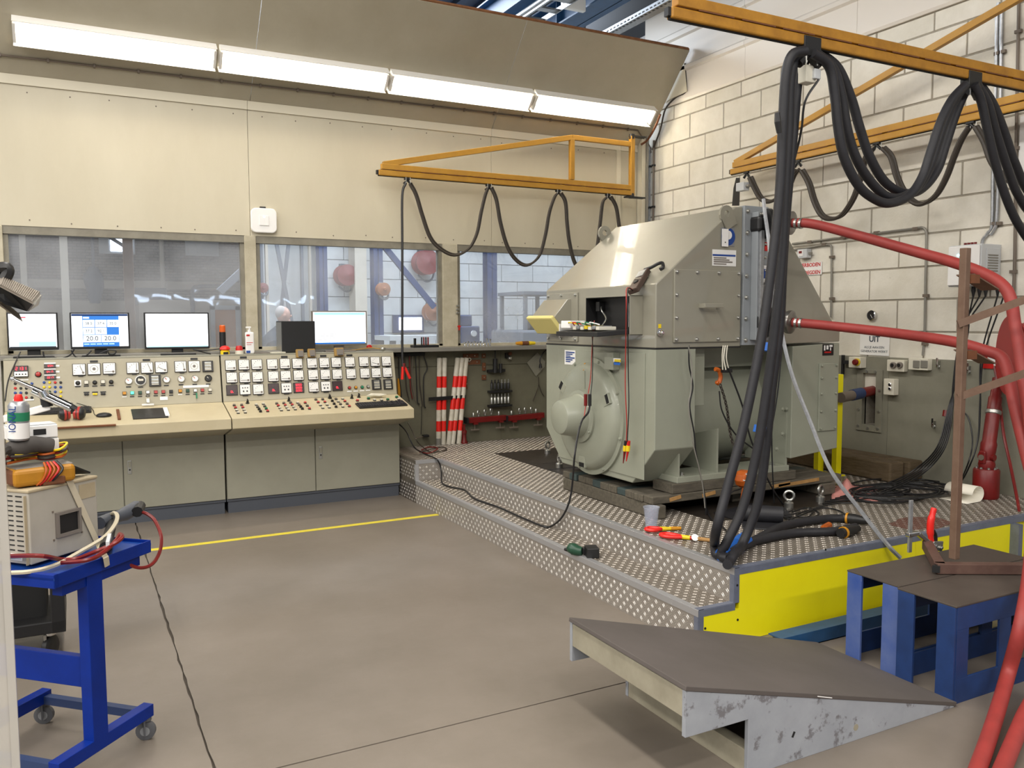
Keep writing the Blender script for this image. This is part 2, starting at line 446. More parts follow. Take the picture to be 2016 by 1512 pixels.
# grey dado of the right wall
dr = thing('wall_right_dado', (5.745, 5, DECK), 'grey painted panels along the foot of the block wall', 'wall', kind='structure')
def panelhole(y0, y1, z0, z1, hy0, hy1, hz0, hz1, x0, x1):
    b = MB()
    b.bx(x0, x1, y0, hy0, z0, z1); b.bx(x0, x1, hy1, y1, z0, z1); b.bx(x0, x1, hy0, hy1, z0, hz0); b.bx(x0, x1, hy0, hy1, hz1, z1)
    return b
panelhole(4.507, 5.3, DECK, 1.30, HY0, HY1, HZ0, HZ1, 5.742, XW+0.02).build('wall_panel', 'dado', dr)
MB().bx(5.742, XW+0.02, 5.303, 7.7, DECK, 1.30).build('wall_panel', 'dado', dr)
MB().bx(5.742, XW+0.02, 1.5, 4.504, DECK, 1.30).build('wall_panel', 'dado', dr)
wp = panelhole(4.555, 4.80, 0.69, 1.195, HY0, HY1, HZ0, HZ1, 5.730, 5.743).build('opening_frame', 'dado', dr, bevel=0.002)
for (y, z) in ((4.585, .72), (4.68, .715), (4.775, .725), (4.577, .86), (4.577, 1.03), (4.775, .86), (4.70, 1.178), (4.62, 1.178)):
    MB().cyl((5.731, y, z), (5.722, y, z), 0.011, 6).build('bolt', 'zinc', wp)

# --- hall roof, beams and trays seen above the soffit
rf = thing('ceiling', (2, 3, 6.2), 'dark profiled steel hall roof', 'ceiling', kind='structure')
MB().bx(-5, 8.5, -16, 32, 6.25, 6.35).build('roof_sheet', 'roof_deck', rf)
b = MB()
for i in range(14): b.bx(3.0+i*0.35, 3.12+i*0.35, 4, 12, 6.17, 6.25)
b.build('roof_rib', 'roof_deck', rf)
def overhead(name, m, pa, pb, wd, ht, z, lab, cat):
    a = PZ(*pa, z); bb = PZ(*pb, z); x = (a.x+bb.x)/2
    t = MB(); y0, y1 = 5.0, 11.0
    return t, x
for (px, py, z, nm, lab) in ((1130, 40, 5.0, 'roof_beam', 'blue steel roof beam nearest the white tray'), (1000, 30, 5.3, 'roof_beam', 'blue steel roof beam further left above the soffit')):
    x = PZ(px, py, z).x
    t = thing(nm, (x, 8, z), lab, 'beam')
    MB().bx(x-0.09, x+0.09, 5.2, 12, z, z+0.018).build('bottom_flange', 'beam_blue', t)
    MB().bx(x-0.006, x+0.006, 5.2, 12, z+0.018, z+0.28).build('web', 'beam_blue', t)
    MB().bx(x-0.09, x+0.09, 5.2, 12, z+0.28, z+0.298).build('top_flange', 'beam_blue', t)
    for y in (7.0, 8.6): MB().bx(x-0.085, x+0.085, y, y+0.012, z+0.018, z+0.28).build('stiffener', 'beam_blue', t)
x = 5.4; z = 5.05
t = thing('roof_beam', (x, 8, z), 'blue steel roof beam beside the fascia', 'beam')
MB().bx(x-0.09, x+0.09, 6.2, 12, z, z+0.018).build('bottom_flange', 'beam_blue', t); MB().bx(x-0.006, x+0.006, 6.2, 12, z, z+0.28).build('web', 'beam_blue', t)
x = PZ(1258, 40, 4.5).x
t = thing('cable_tray', (x, 6.8, 4.5), 'perforated white cable tray above the soffit end', 'tray')
MB().bx(x-0.06, x+0.06, 5.9, 8.2, 4.50, 4.503).build('tray_floor', 'galv', t); MB().bx(x-0.063, x-0.06, 5.9, 8.2, 4.50, 4.55).build('tray_side', 'galv', t); MB().bx(x+0.06, x+0.063, 5.9, 8.2, 4.50, 4.55).build('tray_side', 'galv', t)
b = MB()
for i in range(36): b.bx(x-0.066, x-0.0635, 5.95+i*0.06, 5.98+i*0.06, 4.515, 4.527); b.bx(x-0.045, x-0.025, 5.95+i*0.06, 5.98+i*0.06, 4.498, 4.4997)
b.build('slots', 'black', t)
x = PZ(1080, 20, 4.7).x
t = thing('cable_ladder', (x, 7.5, 4.7), 'galvanised cable ladder above the soffit', 'tray')
for s in (-0.12, 0.12): MB().bx(x+s-0.006, x+s+0.006, 5.6, 10, 4.7, 4.75).build('side_rail', 'galv', t)
rg = None
for i in range(14):
    y = 5.7+i*0.3
    if rg is None: rg = MB().bx(x-0.12, x+0.12, y, y+0.09, 4.715, 4.735).build('rung', 'galv', t)
    else: like(rg, WORLD[rg.name]+V((0, i*0.3, 0)), t)
x = PZ(1050, 15, 4.75).x
tag(MB().cyl((x, 5.6, 4.75), (x, 10, 4.75), 0.04, 14).build('roof_pipe', 'galv', None, smooth=True), 'grey steel pipe above the soffit', 'pipe')
tag(MB().bx(PZ(1125, 10, 4.9).x, PZ(1185, 10, 4.9).x, 7.9, 7.96, 4.93, 5.6).build('roof_panel', 'white_plastic', None, bevel=0.01), 'pale sheet metal panel hanging under the roof', 'panel')

# --- raised platform of tread plate
pf = thing('platform', (4.2, 5.4, 0), 'raised aluminium tread plate platform with two steps', 'platform', kind='structure')
X1, X2, Y0, Y1 = 2.632, 2.857, 3.09, 6.85
Z1 = 0.199
yb = 5.93
BX0, BX1, BY0, BY1 = 3.42, 5.02, 3.88, 6.91
plates = [('tread_plate', 'alu_plate', [(X2, X2+0.56, Y0, yb-0.002), (BX0-0.003+0.0, BX0-0.003, Y0, Y0)]),]
def plate(x0, x1, y0, y1, z, name='tread_plate'):
    return MB().bx(x0, x1, y0, y1, z-0.012, z).build(name, 'alu_deck', pf)
# deck plates around the dark bed
plate(X2, BX0, Y0, yb-0.001, DECK); plate(X2, BX0, yb+0.001, YB, DECK); plate(X1, X2, Y1, YB, DECK)
plate(BX0, 4.4, Y0, BY0, DECK); plate(4.402, 5.742, Y0, BY0, DECK); plate(BX1, 5.742, BY0, 5.6, DECK); plate(BX1, 5.742, 5.602, YB, DECK); plate(BX0, BX1, BY1, YB, DECK)
MB().bx(X2+0.03, 5.74, Y0+0.03, YB, 0, DECK-0.013).build('platform_core', 'joint_dark', pf)
for a, b in ((BX0, 4.1), (4.103, BX1)):
    for c, d in ((BY0, 5.3), (5.303, 6.2), (6.203, BY1)):
        MB().bx(a+0.004, b-0.004, c+0.004, d-0.004, DECK-0.012, DECK+0.001).build('bed_plate', 'steel_dark', pf, bevel=0.002)
for yy in (4.6, 5.9): MB().bx(BX0+0.02, BX1-0.02, yy, yy+0.03, DECK+0.0011, DECK+0.0016).build('bed_slot', 'black_matt', pf)
# first step
MB().bx(X1, X2, Y0, Y1, 0, Z1-0.001).build('step_core', 'joint_dark', pf)
plate(X1, X2, Y0, Y1, Z1)
RP = []
for x, z0, z1 in ((X1, 0.0, Z1), (X2, Z1, DECK)):
    for y0, y1 in ((Y0, 4.75), (4.752, Y1)):
        MB().bx(x-0.003, x+0.001, y0, y1, z0, z1).build('riser_plate', 'alu_plate', pf)
MB().bx(X1-0.003, X1+0.001, Y1, YB, 0, DECK).build('riser_plate', 'alu_dirty', pf)
MB().bx(X1, X2, Y1-0.004, Y1, Z1, DECK).build('riser_plate', 'alu_plate', pf)
# raised tears of the tread plate
def tears(name, o, eu, ev, n, lu, lv, skip=None, cell=0.0315, m='alu_tear'):
    eu = V(eu); ev = V(ev); n = V(n); o = V(o); vs = []; fs = []
    for i in range(int(lu/cell)):
        for j in range(int(lv/cell)):
            cu, cv = (i+0.5)*cell, (j+0.5)*cell
            c = o+eu*cu+ev*cv
            if skip and skip(c): continue
            s = 1 if (i+j) % 2 else -1
            d = (eu+ev*s)*0.70711; e = (ev-eu*s)*0.70711
            for k in (-0.0052, 0.0052):
                cc = c+e*k; b0 = len(vs)
                vs += [cc-d*0.0125-e*0.0004, cc-e*0.0024, cc+d*0.0125, cc+e*0.0024, cc-d*0.006+n*0.0018, cc+d*0.006+n*0.0018]
                fs += [(b0, b0+1, b0+4), (b0+1, b0+2, b0+5), (b0+1, b0+5, b0+4), (b0+2, b0+3, b0+5), (b0+3, b0, b0+4), (b0+3, b0+4, b0+5)]
    b = MB(); b.v = vs; b.f = fs
    return b.build(name, m, pf, kind='stuff')
tears('tread_pattern', (X2+0.03, Y0+0.03, DECK), (1, 0, 0), (0, 1, 0), (0, 0, 1), 5.71-X2, YB-Y0-0.05, m='tear_worn', skip=lambda c: (BX0 < c.x < BX1 and BY0 < c.y < BY1) or (3.3 < c.x < 4.8 and 4.3 < c.y < 5.2))
tears('tread_pattern', (X1+0.03, Y1+0.03, DECK), (1, 0, 0), (0, 1, 0), (0, 0, 1), X2-X1, YB-Y1-0.05, m='tear_worn')
tears('tread_pattern', (X1+0.035, Y0+0.03, Z1), (1, 0, 0), (0, 1, 0), (0, 0, 1), X2-X1-0.03, Y1-Y0-0.04, m='tear_worn')
tears('riser_pattern', (X1-0.003, Y0+0.03, 0.004), (0, 1, 0), (0, 0, 1), (-1, 0, 0), YB-Y0-0.06, Z1-0.03)
tears('riser_pattern', (X2-0.003, Y0+0.03, Z1+0.006), (0, 1, 0), (0, 0, 1), (-1, 0, 0), Y1-Y0-0.04, DECK-Z1-0.03)
tears('riser_pattern', (X1-0.003, Y1+0.02, Z1), (0, 1, 0), (0, 0, 1), (-1, 0, 0), YB-Y1-0.04, DECK-Z1-0.01)
tears('riser_pattern', (X1+0.02, Y1-0.004, Z1+0.006), (1, 0, 0), (0, 0, 1), (0, -1, 0), X2-X1-0.03, DECK-Z1-0.03)
# edge angles
def angle(a, b, d1, d2, wd=0.03, m='alu_trim', nm='edge_angle'):
    a = V(a); b = V(b); d1 = V(d1); d2 = V(d2); q = MB(); th = 0.003
    n1 = d2*-1; n2 = d1*-1
    q.slab([a, b, b+d1*wd, a+d1*wd], n1*th); q.slab([a, b, b+d2*wd, a+d2*wd], n2*th)
    return q.build(nm, m, pf)
e = 0.004
angle((X2-e, Y0-e, DECK+0.002), (X2-e, Y1, DECK+0.002), (1, 0, 0), (0, 0, -1), 0.032)
angle((X1-e, Y0-e, Z1+0.002), (X1-e, Y1, Z1+0.002), (1, 0, 0), (0, 0, -1), 0.032)
angle((X1-e, Y1-e, DECK+0.002), (X2, Y1-e, DECK+0.002), (0, 1, 0), (0, 0, -1), 0.028)
angle((X1-e+.0006, Y1-e+.0006, Z1), (X1-e+.0006, Y1-e+.0006, DECK-.03), (1, 0, 0), (0, 1, 0), 0.028)
angle((X2-e+.001, Y0-e, DECK+0.0025), (5.74, Y0-e, DECK+0.002), (0, 1, 0), (0, 0, -1), 0.034, 'trim_blue')
angle((X1-e+.001, Y0-e, Z1+0.0025), (X2, Y0-e, Z1+0.002), (0, 1, 0), (0, 0, -1), 0.034, 'trim_blue')
angle((X2-e+.0006, Y0-e+.0006, Z1+.003), (X2-e+.0006, Y0-e+.0006, DECK-.03), (1, 0, 0), (0, 1, 0), 0.03, 'trim_blue')
angle((X1-e+.0006, Y0-e+.0006, 0), (X1-e+.0006, Y0-e+.0006, Z1-.03), (1, 0, 0), (0, 1, 0), 0.03, 'trim_blue')
# yellow front boards
MB().prism([(X1+0.026, 0.002), (4.2, 0.002), (4.2, DECK-0.03), (X2+0.026, DECK-0.03), (X2+0.026, Z1-0.03), (X1+0.026, Z1-0.03)], 'y', Y0-0.005, Y0+0.02).build('front_board', 'plat_yellow', pf)
MB().bx(4.202, 5.10, Y0-0.005, Y0+0.02, 0.002, DECK-0.03).build('front_board', 'plat_yellow', pf)
MB().bx(5.10, 5.74, Y0+0.02, Y0+0.04, 0.002, DECK-0.03).build('front_board', 'plat_yellow', pf)
MB().prism([(5.08, Y0-0.06), (5.12, Y0-0.06), (5.12, Y0+0.03), (5.08, Y0+0.03)], 'z', 0, DECK-0.03).build('corner_post', 'trim_blue', pf)
for (px, py) in ((1451, 1152), (1452, 1220), (1388, 1237), (1625, 1082), (1662, 1053)):
    p = PY(px, py, Y0-0.005); MB().cyl((p.x, p.y, p.z), (p.x, p.y-0.003, p.z), 0.006, 8).build('screw_head', 'black', pf)
# rust stain on the deck near the front edge
p = PZ(1815, 1030, DECK)
mat('rust_stain', '#6d4a3e', 0.8, col2='#5a3a30', scale=40)
MB().prism([(p.x+0.22*math.cos(a*PI/9)*(1+random.uniform(-.12, .12)), p.y+0.13*math.sin(a*PI/9)*(1+random.uniform(-.12, .12))) for a in range(18)], 'z', DECK+0.0004, DECK+0.0012).build('rust_stain', 'rust_stain', pf)
# ================================================================== NEIGHBOURING HALL BEHIND THE GLASS
def brickmat():
    m = mat('far_brick', '#8f8880', 0.9); nt = m.node_tree; N = nt.nodes; L = nt.links
    g = N.new('ShaderNodeNewGeometry'); sp = N.new('ShaderNodeSeparateXYZ'); cb = N.new('ShaderNodeCombineXYZ')
    L.new(g.outputs['Position'], sp.inputs[0]); L.new(sp.outputs['X'], cb.inputs['X']); L.new(sp.outputs['Z'], cb.inputs['Y'])
    t = N.new('ShaderNodeTexBrick'); t.inputs['Scale'].default_value = 1.0; t.inputs['Brick Width'].default_value = 0.22; t.inputs['Row Height'].default_value = 0.085; t.inputs['Mortar Size'].default_value = 0.012
    t.inputs['Color1'].default_value = lin('#8c857c'); t.inputs['Color2'].default_value = lin('#7f7870'); t.inputs['Mortar'].default_value = lin('#5f5a54')
    L.new(cb.outputs[0], t.inputs['Vector']); L.new(t.outputs['Color'], N['Principled BSDF'].inputs['Base Color'])
brickmat()
mat('far_plaster', '#c9bfae', 0.8); mat('far_white', '#d5d6d4', 0.7, col2='#c5c7c6', scale=2); mat('far_grey', '#6b7078', 0.7)
mat('far_blue', '#26385f', 0.5); mat('far_door', '#c98f5f', 0.6); mat('far_floor', '#8b8780', 0.6); mat('far_red', '#7f3836', 0.55); mat('far_orange', '#8a5638', 0.55)
mat('sky_pane', '#ffffff', 0.5, emit='#dfeaff', es=5.0)
mat('brown_post', '#7b5f49', 0.7, col2='#6b503b', scale=6)
YF = 28.0
t = thing('far_wall', (1, YF, 0), 'distant grey brick wall seen through the left window', 'wall', kind='structure')
MB().bx(-6, 8, YF, YF+0.3, 0, 6.2).build('brick_face', 'far_brick', t)
za, zb = PY(200, 568, YF).z, PY(200, 552, YF).z
MB().bx(-6, 8, YF-0.04, YF, za, zb).build('concrete_band', 'far_plaster', t)
MB().bx(-6, 8, YF-0.05, YF, 0, PY(200, 592, YF).z).build('plaster_base', 'far_plaster', t)
fh = struct(MB().bx(-6, 16, 7.86, 28.2, -0.06, 0.0).build('floor_neighbour_hall', 'far_floor', None), 'grey floor of the neighbouring hall', 'floor')
for n, (x0, x1, y0, y1, split) in enumerate(((195, 265, 468, 499, 218), (365, 430, 472, 503, 388))):
    t = thing('window_%d' % (4+n), PY(x0, y1, YF-0.03), ['small bright window high in the distant brick wall', 'small dull window high in the distant brick wall'][n], 'window', kind='structure')
    a = PY(x0, y1, YF-0.03); b = PY(x1, y0, YF-0.03)
    MB().bx(a.x, b.x, YF-0.05, YF-0.01, a.z, b.z).build('window_frame', 'far_white', t)
    s = PY(split, y1, YF).x
    MB().bx(s, b.x-0.08, YF-0.07, YF-0.05, a.z+0.08, b.z-0.06).build('window_pane', 'sky_pane' if n == 0 else 'far_white', t)
    MB().bx(a.x+0.08, s-0.06, YF-0.07, YF-0.05, a.z+0.08, b.z-0.06).build('window_pane', 'far_white', t)
    if n == 0: MB().bar(V((s-0.2, YF-0.09, b.z+0.1)), V((b.x-0.1, YF-0.09, a.z+0.1)), 0.1, 0.1).build('diagonal_stay', 'far_grey', t)
# posts between
YP = 10.0
for (x0, x1, y, m, lab) in ((246, 266, 9.0, 'brown_post', 'brown steel post behind the left window'), (122, 138, 20.0, 'far_plaster', 'pale concrete column behind the left monitors'), (43, 56, 22.0, 'far_plaster', 'narrow pale column at the far left behind the glass')):
    a = PY(x0, 600, y).x; b = PY(x1, 600, y).x
    tag(MB().bx(a, b, y, y+(b-a), 0, 6.2).build('column', m, None, bevel=0.01), lab, 'column')
# bundle hanging, dark panel, clock, door, downpipe
p = PY(187, 540, 24.0)
t = thing('hanging_coat', PY(187, 596, 24.0), 'dark bundle hanging in the neighbouring hall', 'coat')
MB().tube([PY(184, 485, 24)+V((0, 0, 6.2-PY(184, 485, 24).z)), PY(184, 530, 24)], 0.04, 6).build('rope', 'far_grey', t)
MB().tube([PY(184, 525, 24), PY(183, 545, 24), PY(187, 565, 24), PY(187, 597, 24)], [0.1, 0.25, 0.22, 0.12], 10).build('cloth', 'far_grey', t, smooth=True)
a = PY(264, 601, 26); b = PY(328, 567, 26)
tag(MB().bx(a.x, b.x, 26, 26.2, a.z, b.z).build('wall_board', 'far_grey', None, bevel=0.02), 'dark rectangular board on the distant brick wall', 'board')
p = PY(354, 601, 26.5)
t = thing('wall_clock', p, 'round clock on the distant wall', 'clock')
MB().lathe([(0.001, 0), (0.18, 0), (0.18, 0.05), (0.15, 0.06)], p, (0, -1, 0), 24).build('clock_case', 'far_grey', t); MB().lathe([(0.001, 0.055), (0.14, 0.06)], p, (0, -1, 0), 24).build('clock_face', 'far_white', t)
MB().bar(p+V((0, -0.07, 0)), p+V((0.06, -0.07, 0.08)), 0.02, 0.01).build('clock_hand', 'black', t); MB().bar(p+V((0, -0.07, 0)), p+V((-0.02, -0.07, 0.11)), 0.015, 0.01).build('clock_hand', 'black', t)
a = PY(425, 690, 25); b = PY(463, 610, 25)
t = thing('door_1', ((a.x+b.x)/2, 25, 0), 'warm lit doorway in the distant wall', 'door', kind='structure')
MB().bx(a.x, b.x, 25, 25.06, 0, b.z).build('door_leaf', 'far_door', t); MB().bx(a.x-0.12, a.x, 24.95, 25.08, 0, b.z+0.1).build('door_jamb', 'far_white', t); MB().bx(b.x, b.x+0.12, 24.95, 25.08, 0, b.z+0.1).build('door_jamb', 'far_white', t); MB().bx(a.x-0.12, b.x+0.12, 24.95, 25.08, b.z, b.z+0.12).build('door_head', 'far_white', t)
struct(MB().bx(PY(275, 650, 25.2).x, PY(480, 650, 25.2).x, 25.2, 25.3, 0, PY(300, 590, 25.2).z).build('wall_partition', 'far_plaster', None), 'pale partition around the lit doorway', 'wall')
tag(MB().cyl(PY(317, 470, 26), PY(321, 565, 26), 0.06, 8).build('downpipe', 'far_plaster', None), 'thin pale pipe on the distant brick wall', 'pipe')
t = thing('bent_pipe', PY(380, 620, 25.15), 'bent grey pipe in front of the distant wall', 'pipe')
MB().tube(cr([PY(380, 640, 25.12), PY(379, 580, 25.12), PY(383, 567, 25.12), PY(395, 564, 25.12), PY(450, 563, 25.12)], 5), 0.06, 6).build('pipe_run', 'far_grey', t)
tag(MB().bar(PY(432, 575, 12), PY(486, 525, 12), 0.1, 0.1).build('brace', 'far_grey', None), 'diagonal grey brace beside the left window post', 'brace')
# white block wall
YWH = 16.0
t = thing('far_block_wall', (7, YWH, 0), 'white large-block wall seen through the right windows', 'wall', kind='structure')
x0 = PY(640, 600, YWH).x
MB().bx(x0, 15.5, YWH+0.02, YWH+0.3, 0, 6.2).build('wall_core', 'far_grey', t)
pr_ = {}
bh, bl = 0.355, 0.76
z = 0.3; r = 0
while z < 4.2:
    x = x0-(0.38 if r % 2 else 0)
    while x < 14.5:
        a = max(x, x0); w2 = x+bl-a-0.014
        if w2 > 0.05:
            key = round(w2, 3)
            if key not in pr_: pr_[key] = MB().bx(a+0.007, a+0.007+w2, YWH-0.01, YWH+0.06, z+0.007, z+bh-0.007).build('block', 'far_white', t)
            else: like(pr_[key], V((a+0.007+w2/2, YWH+0.025, z+0.007)), t)
        x += bl
    z += bh; r += 1
# blue columns and braces of the neighbouring hall
for (xa, xb, y, lab) in ((630, 646, 14.5, 'dark blue steel column left of the small red reel'), (737, 755, 14.0, 'dark blue steel column behind the brown cable'), (960, 979, 15.0, 'blue steel column behind the right window')):
    a = PY(xa, 600, y).x; b = PY(xb, 600, y).x
    t = thing('steel_column', ((a+b)/2, y, 0), lab, 'column')
    MB().bx(a, b, y, y+0.015, 0, 6.2).build('flange', 'far_blue', t); MB().bx((a+b)/2-0.005, (a+b)/2+0.005, y, y+0.2, 0, 6.2).build('web', 'far_blue', t); MB().bx(a, b, y+0.2, y+0.215, 0, 6.2).build('flange', 'far_blue', t)
tag(MB().bar(PY(757, 486, 14.2), PY(855, 605, 14.2), 0.06, 0.1).build('brace', 'far_blue', None), 'diagonal blue brace rising from the small orange reel', 'brace')
for a, b, lab in (((544, 478), (575, 640), 'dark crossing rod leaning right above the man'), ((568, 480), (550, 640), 'dark crossing rod leaning left above the man')):
    pa_, pb_ = PY(*a, 12.6 if a[0] < 550 else 12.72), PY(*b, 12.6 if a[0] < 550 else 12.72)
    tag(MB().bar(pa_+(pa_-pb_)*((6.2-pa_.z)/(pa_.z-pb_.z)), pb_+(pb_-pa_)*(pb_.z/(pa_.z-pb_.z)), 0.05, 0.05).build('cross_rod', 'far_grey', None), lab, 'brace')
struct(MB().bx(PY(512, 600, 17).x, PY(634, 600, 17).x, 17, 17.2, 0, 6.2).build('wall_far_corner', 'far_white', None), 'pale wall behind the crossing rods', 'wall')
for k, (xa, xb) in enumerate(((592, 597), (608, 612), (513, 518), (523, 528))):
    tag(MB().bx(PY(xa, 600, 16.5).x, PY(xb, 600, 16.5).x, 16.4, 16.5, 0, 6.2).build('conduit_riser', 'far_plaster' if k % 2 else 'far_grey', None), ['grey conduit right of the crossing rods', 'pale conduit left of the blue column', 'grey conduit beside the window post', 'pale conduit near the window post'][k], 'conduit')
# pale pilaster
tag(MB().bx(PY(700, 600, 15.5).x, PY(723, 600, 15.5).x, 15.5, 15.9, 0, 6.2).build('pilaster', 'far_plaster', None), 'pale pilaster right of the small red reel', 'column')
# hose reels
def reel(px, py, rr, y, m, lab, w2=0.35):
    c = PY(px, py, y); t = thing('hose_reel', c, lab, 'reel')
    R = rr/1651*(y*0.95)
    MB().lathe([(0.02, 0), (R, 0.02), (R, 0.05), (R*0.75, 0.1), (R*0.75, w2-0.1), (R, w2-0.05), (R, w2-0.02), (R*0.3, w2), (0.02, w2+0.03)], c, (0, -1, 0), 20).build('drum', m, t, smooth=True)
    MB().box(c+V((0, 0.05, R*0.6)), (R*0.5, 0.1, R*1.1)).build('bracket', 'far_grey', t)
    MB().tube(cr([c+V((R*0.9, -0.1, -R*0.2)), c+V((R*0.7, -0.12, -R*1.2)), c+V((R*0.1, -0.12, -R*1.5)), c+V((-R*0.6, -0.12, -R*1.0))], 6), 0.02, 6).build('hose_tail', 'far_grey', t)
reel(675, 543, 22, 15.885, 'far_red', 'small red hose reel on the neighbouring hall wall')
reel(831, 518, 27, 15.885, 'far_red', 'large red hose reel on the neighbouring hall wall')
reel(750, 570, 14, 13.97, 'far_orange', 'small orange cable reel on the blue column', 0.2)
reel(846, 614, 20, 15.885, 'far_orange', 'orange cable reel below the large red reel', 0.25)
reel(516, 567, 10, 16.38, 'far_red', 'partly hidden red reel beside the window post', 0.15)
# low window and bench things
a = PY(775, 655, 15.9); b = PY(835, 620, 15.9)
t = thing('window_6', a, 'low bright window behind the neighbouring workbench', 'window', kind='structure')
MB().bx(a.x, b.x, 15.92, 15.98, a.z, b.z).build('window_frame', 'far_blue', t); MB().bx(a.x+0.12, b.x-0.05, 15.9, 15.92, a.z+0.05, b.z-0.05).build('window_pane', 'sky_pane', t)
t = thing('machine', PY(925, 680, 12.5), 'dark blue machine behind the right window', 'machine')
a = PY(908, 690, 12.5); b = PY(945, 642, 12.5)
MB().bx(a.x, b.x, 12.5, 13.2, 0, b.z).build('machine_body', 'far_blue', t, bevel=0.02); MB().bx(a.x-0.1, a.x+0.25, 12.6, 13.1, b.z, PY(915, 620, 12.5).z).build('machine_head', 'far_blue', t, bevel=0.02)
MB().lathe([(0.01, 0), (0.05, 0.0), (0.05, 0.03)], V((b.x-0.12, 12.5, b.z-0.12)), (0, -1, 0), 12).build('dial', 'far_white', t)
t = thing('forklift', PY(1050, 690, 13), 'grey forklift truck behind the right window', 'forklift')
c = PY(1050, 650, 13)
MB().bx(c.x-0.35, c.x+0.75, 12.8, 14.0, 0.25, c.z).build('truck_body', 'far_grey', t, bevel=0.04)
for sx in (-0.2, 0.55): MB().bx(c.x+sx-0.03, c.x+sx+0.03, 12.9, 12.96, c.z, c.z+0.62).build('cab_post', 'far_grey', t)
for sx in (-0.2, 0.55): MB().bx(c.x+sx-0.03, c.x+sx+0.03, 13.8, 13.86, c.z, c.z+0.62).build('cab_post', 'far_grey', t)
MB().bx(c.x-0.25, c.x+0.6, 12.88, 13.9, c.z+0.62, c.z+0.68).build('cab_roof', 'far_grey', t); MB().bx(c.x+0.0, c.x+0.3, 13.1, 13.4, c.z, c.z+0.25).build('driver_seat', 'black', t, bevel=0.03)
for sx in (-0.2, 0.6): MB().lathe([(0.02, 0), (0.25, 0), (0.25, 0.16), (0.02, 0.16)], (c.x+sx, 12.9, 0.25), (0, -1, 0), 16).build('wheel', 'black', t)
t = thing('workbench', PY(800, 680, 13.6), 'long white workbench in the neighbouring hall', 'bench')
a = PY(760, 668, 13.4); b = PY(880, 655, 13.4)
MB().bx(a.x, b.x, 13.2, 14.0, b.z-0.12, b.z-0.04).build('bench_top', 'far_white', t)
for x in (a.x+0.1, b.x-0.1): MB().bx(x-0.04, x+0.04, 13.3, 13.4, 0, b.z-0.12).build('leg', 'far_grey', t)
# the man at the far side
t = thing('person', PY(540, 690, 12.2), 'grey-haired person in a dark grey jacket behind the glass, seen from the side', 'person')
mat('skin', '#c99a86', 0.55); mat('hair_grey', '#b0a8a2', 0.8); mat('jacket', '#3f4247', 0.85); mat('trousers', '#2d3138', 0.85)
hc = PY(558, 620, 12.2); bx_ = hc.x-0.12; by = hc.y
def skin(name, pts, edges, m, parent, sub=2):
    me = bpy.data.meshes.new(name); me.from_pydata([p[:3] for p in pts], edges, [])
    o = bpy.data.objects.new(name, me); COL.objects.link(o)
    sm = o.modifiers.new('skin', 'SKIN'); sm.use_smooth_shade = True
    for i, p in enumerate(pts):
        me.skin_vertices[0].data[i].radius = (p[3], p[4] if len(p) > 4 else p[3])
    me.skin_vertices[0].data[0].use_root = True
    o.modifiers.new('sub', 'SUBSURF').levels = sub; o.modifiers['sub'].render_levels = sub
    me.materials.append(MAT[m]); WORLD[o.name] = V((0, 0, 0)); o.location = -wloc(parent); o.parent = parent
    return o
sh = hc.z-0.30
skin('body', [(bx_-0.10, by, 0.95, .17, .13), (bx_-0.09, by, sh-0.25, .18, .14), (bx_-0.05, by, sh-0.03, .16, .13), (hc.x-0.03, by, hc.z-0.16, .06, .06), (hc.x, by, hc.z-0.06, .05, .05),
    (bx_-0.1, by-0.2, sh-0.06, .075, .075), (bx_-0.02, by-0.26, sh-0.36, .055, .055), (bx_+0.26, by-0.22, sh-0.42, .045, .045), (bx_+0.38, by-0.2, sh-0.40, .035, .03),
    (bx_-0.1, by+0.2, sh-0.06, .075, .075), (bx_-0.02, by+0.26, sh-0.36, .055, .055), (bx_+0.26, by+0.22, sh-0.42, .045, .045), (bx_+0.38, by+0.2, sh-0.40, .035, .03),
    (bx_-0.1, by-0.1, 0.88, .09, .09), (bx_-0.05, by-0.1, 0.48, .07, .07), (bx_-0.1, by-0.1, 0.08, .05, .05), (bx_+0.06, by-0.1, 0.04, .045, .035),
    (bx_-0.1, by+0.1, 0.88, .09, .09), (bx_-0.05, by+0.1, 0.48, .07, .07), (bx_-0.1, by+0.1, 0.08, .05, .05), (bx_+0.06, by+0.1, 0.04, .045, .035)],
    [(0, 1), (1, 2), (2, 3), (3, 4), (2, 5), (5, 6), (6, 7), (7, 8), (2, 9), (9, 10), (10, 11), (11, 12), (0, 13), (13, 14), (14, 15), (15, 16), (0, 17), (17, 18), (18, 19), (19, 20)], 'jacket', t)
h = MB().sph(hc, 0.1, 16, (1.0, 0.82, 1.2)); h.sph(hc+V((0.1, 0, -0.015)), 0.022, 8); h.sph(hc+V((0.0, -0.085, -0.01)), 0.022, 8, (1, .4, 1.4)); h.sph(hc+V((0.0, 0.085, -0.01)), 0.022, 8, (1, .4, 1.4)); h.sph(hc+V((0.05, 0, -0.09)), 0.05, 10)
hd = h.build('head', 'skin', t, smooth=True)
MB().sph(hc+V((-0.03, 0, 0.03)), 0.092, 16, (0.95, 0.86, 1.12)).build('hair', 'hair_grey', hd, smooth=True)
for s in (-1, 1): MB().sph(hc+V((0.088, s*0.032, 0.01)), 0.011, 8).build('eye', 'black', hd)
MB().box(hc+V((0.085, 0, -0.06)), (0.01, 0.04, 0.008)).build('mouth', 'far_red', hd)

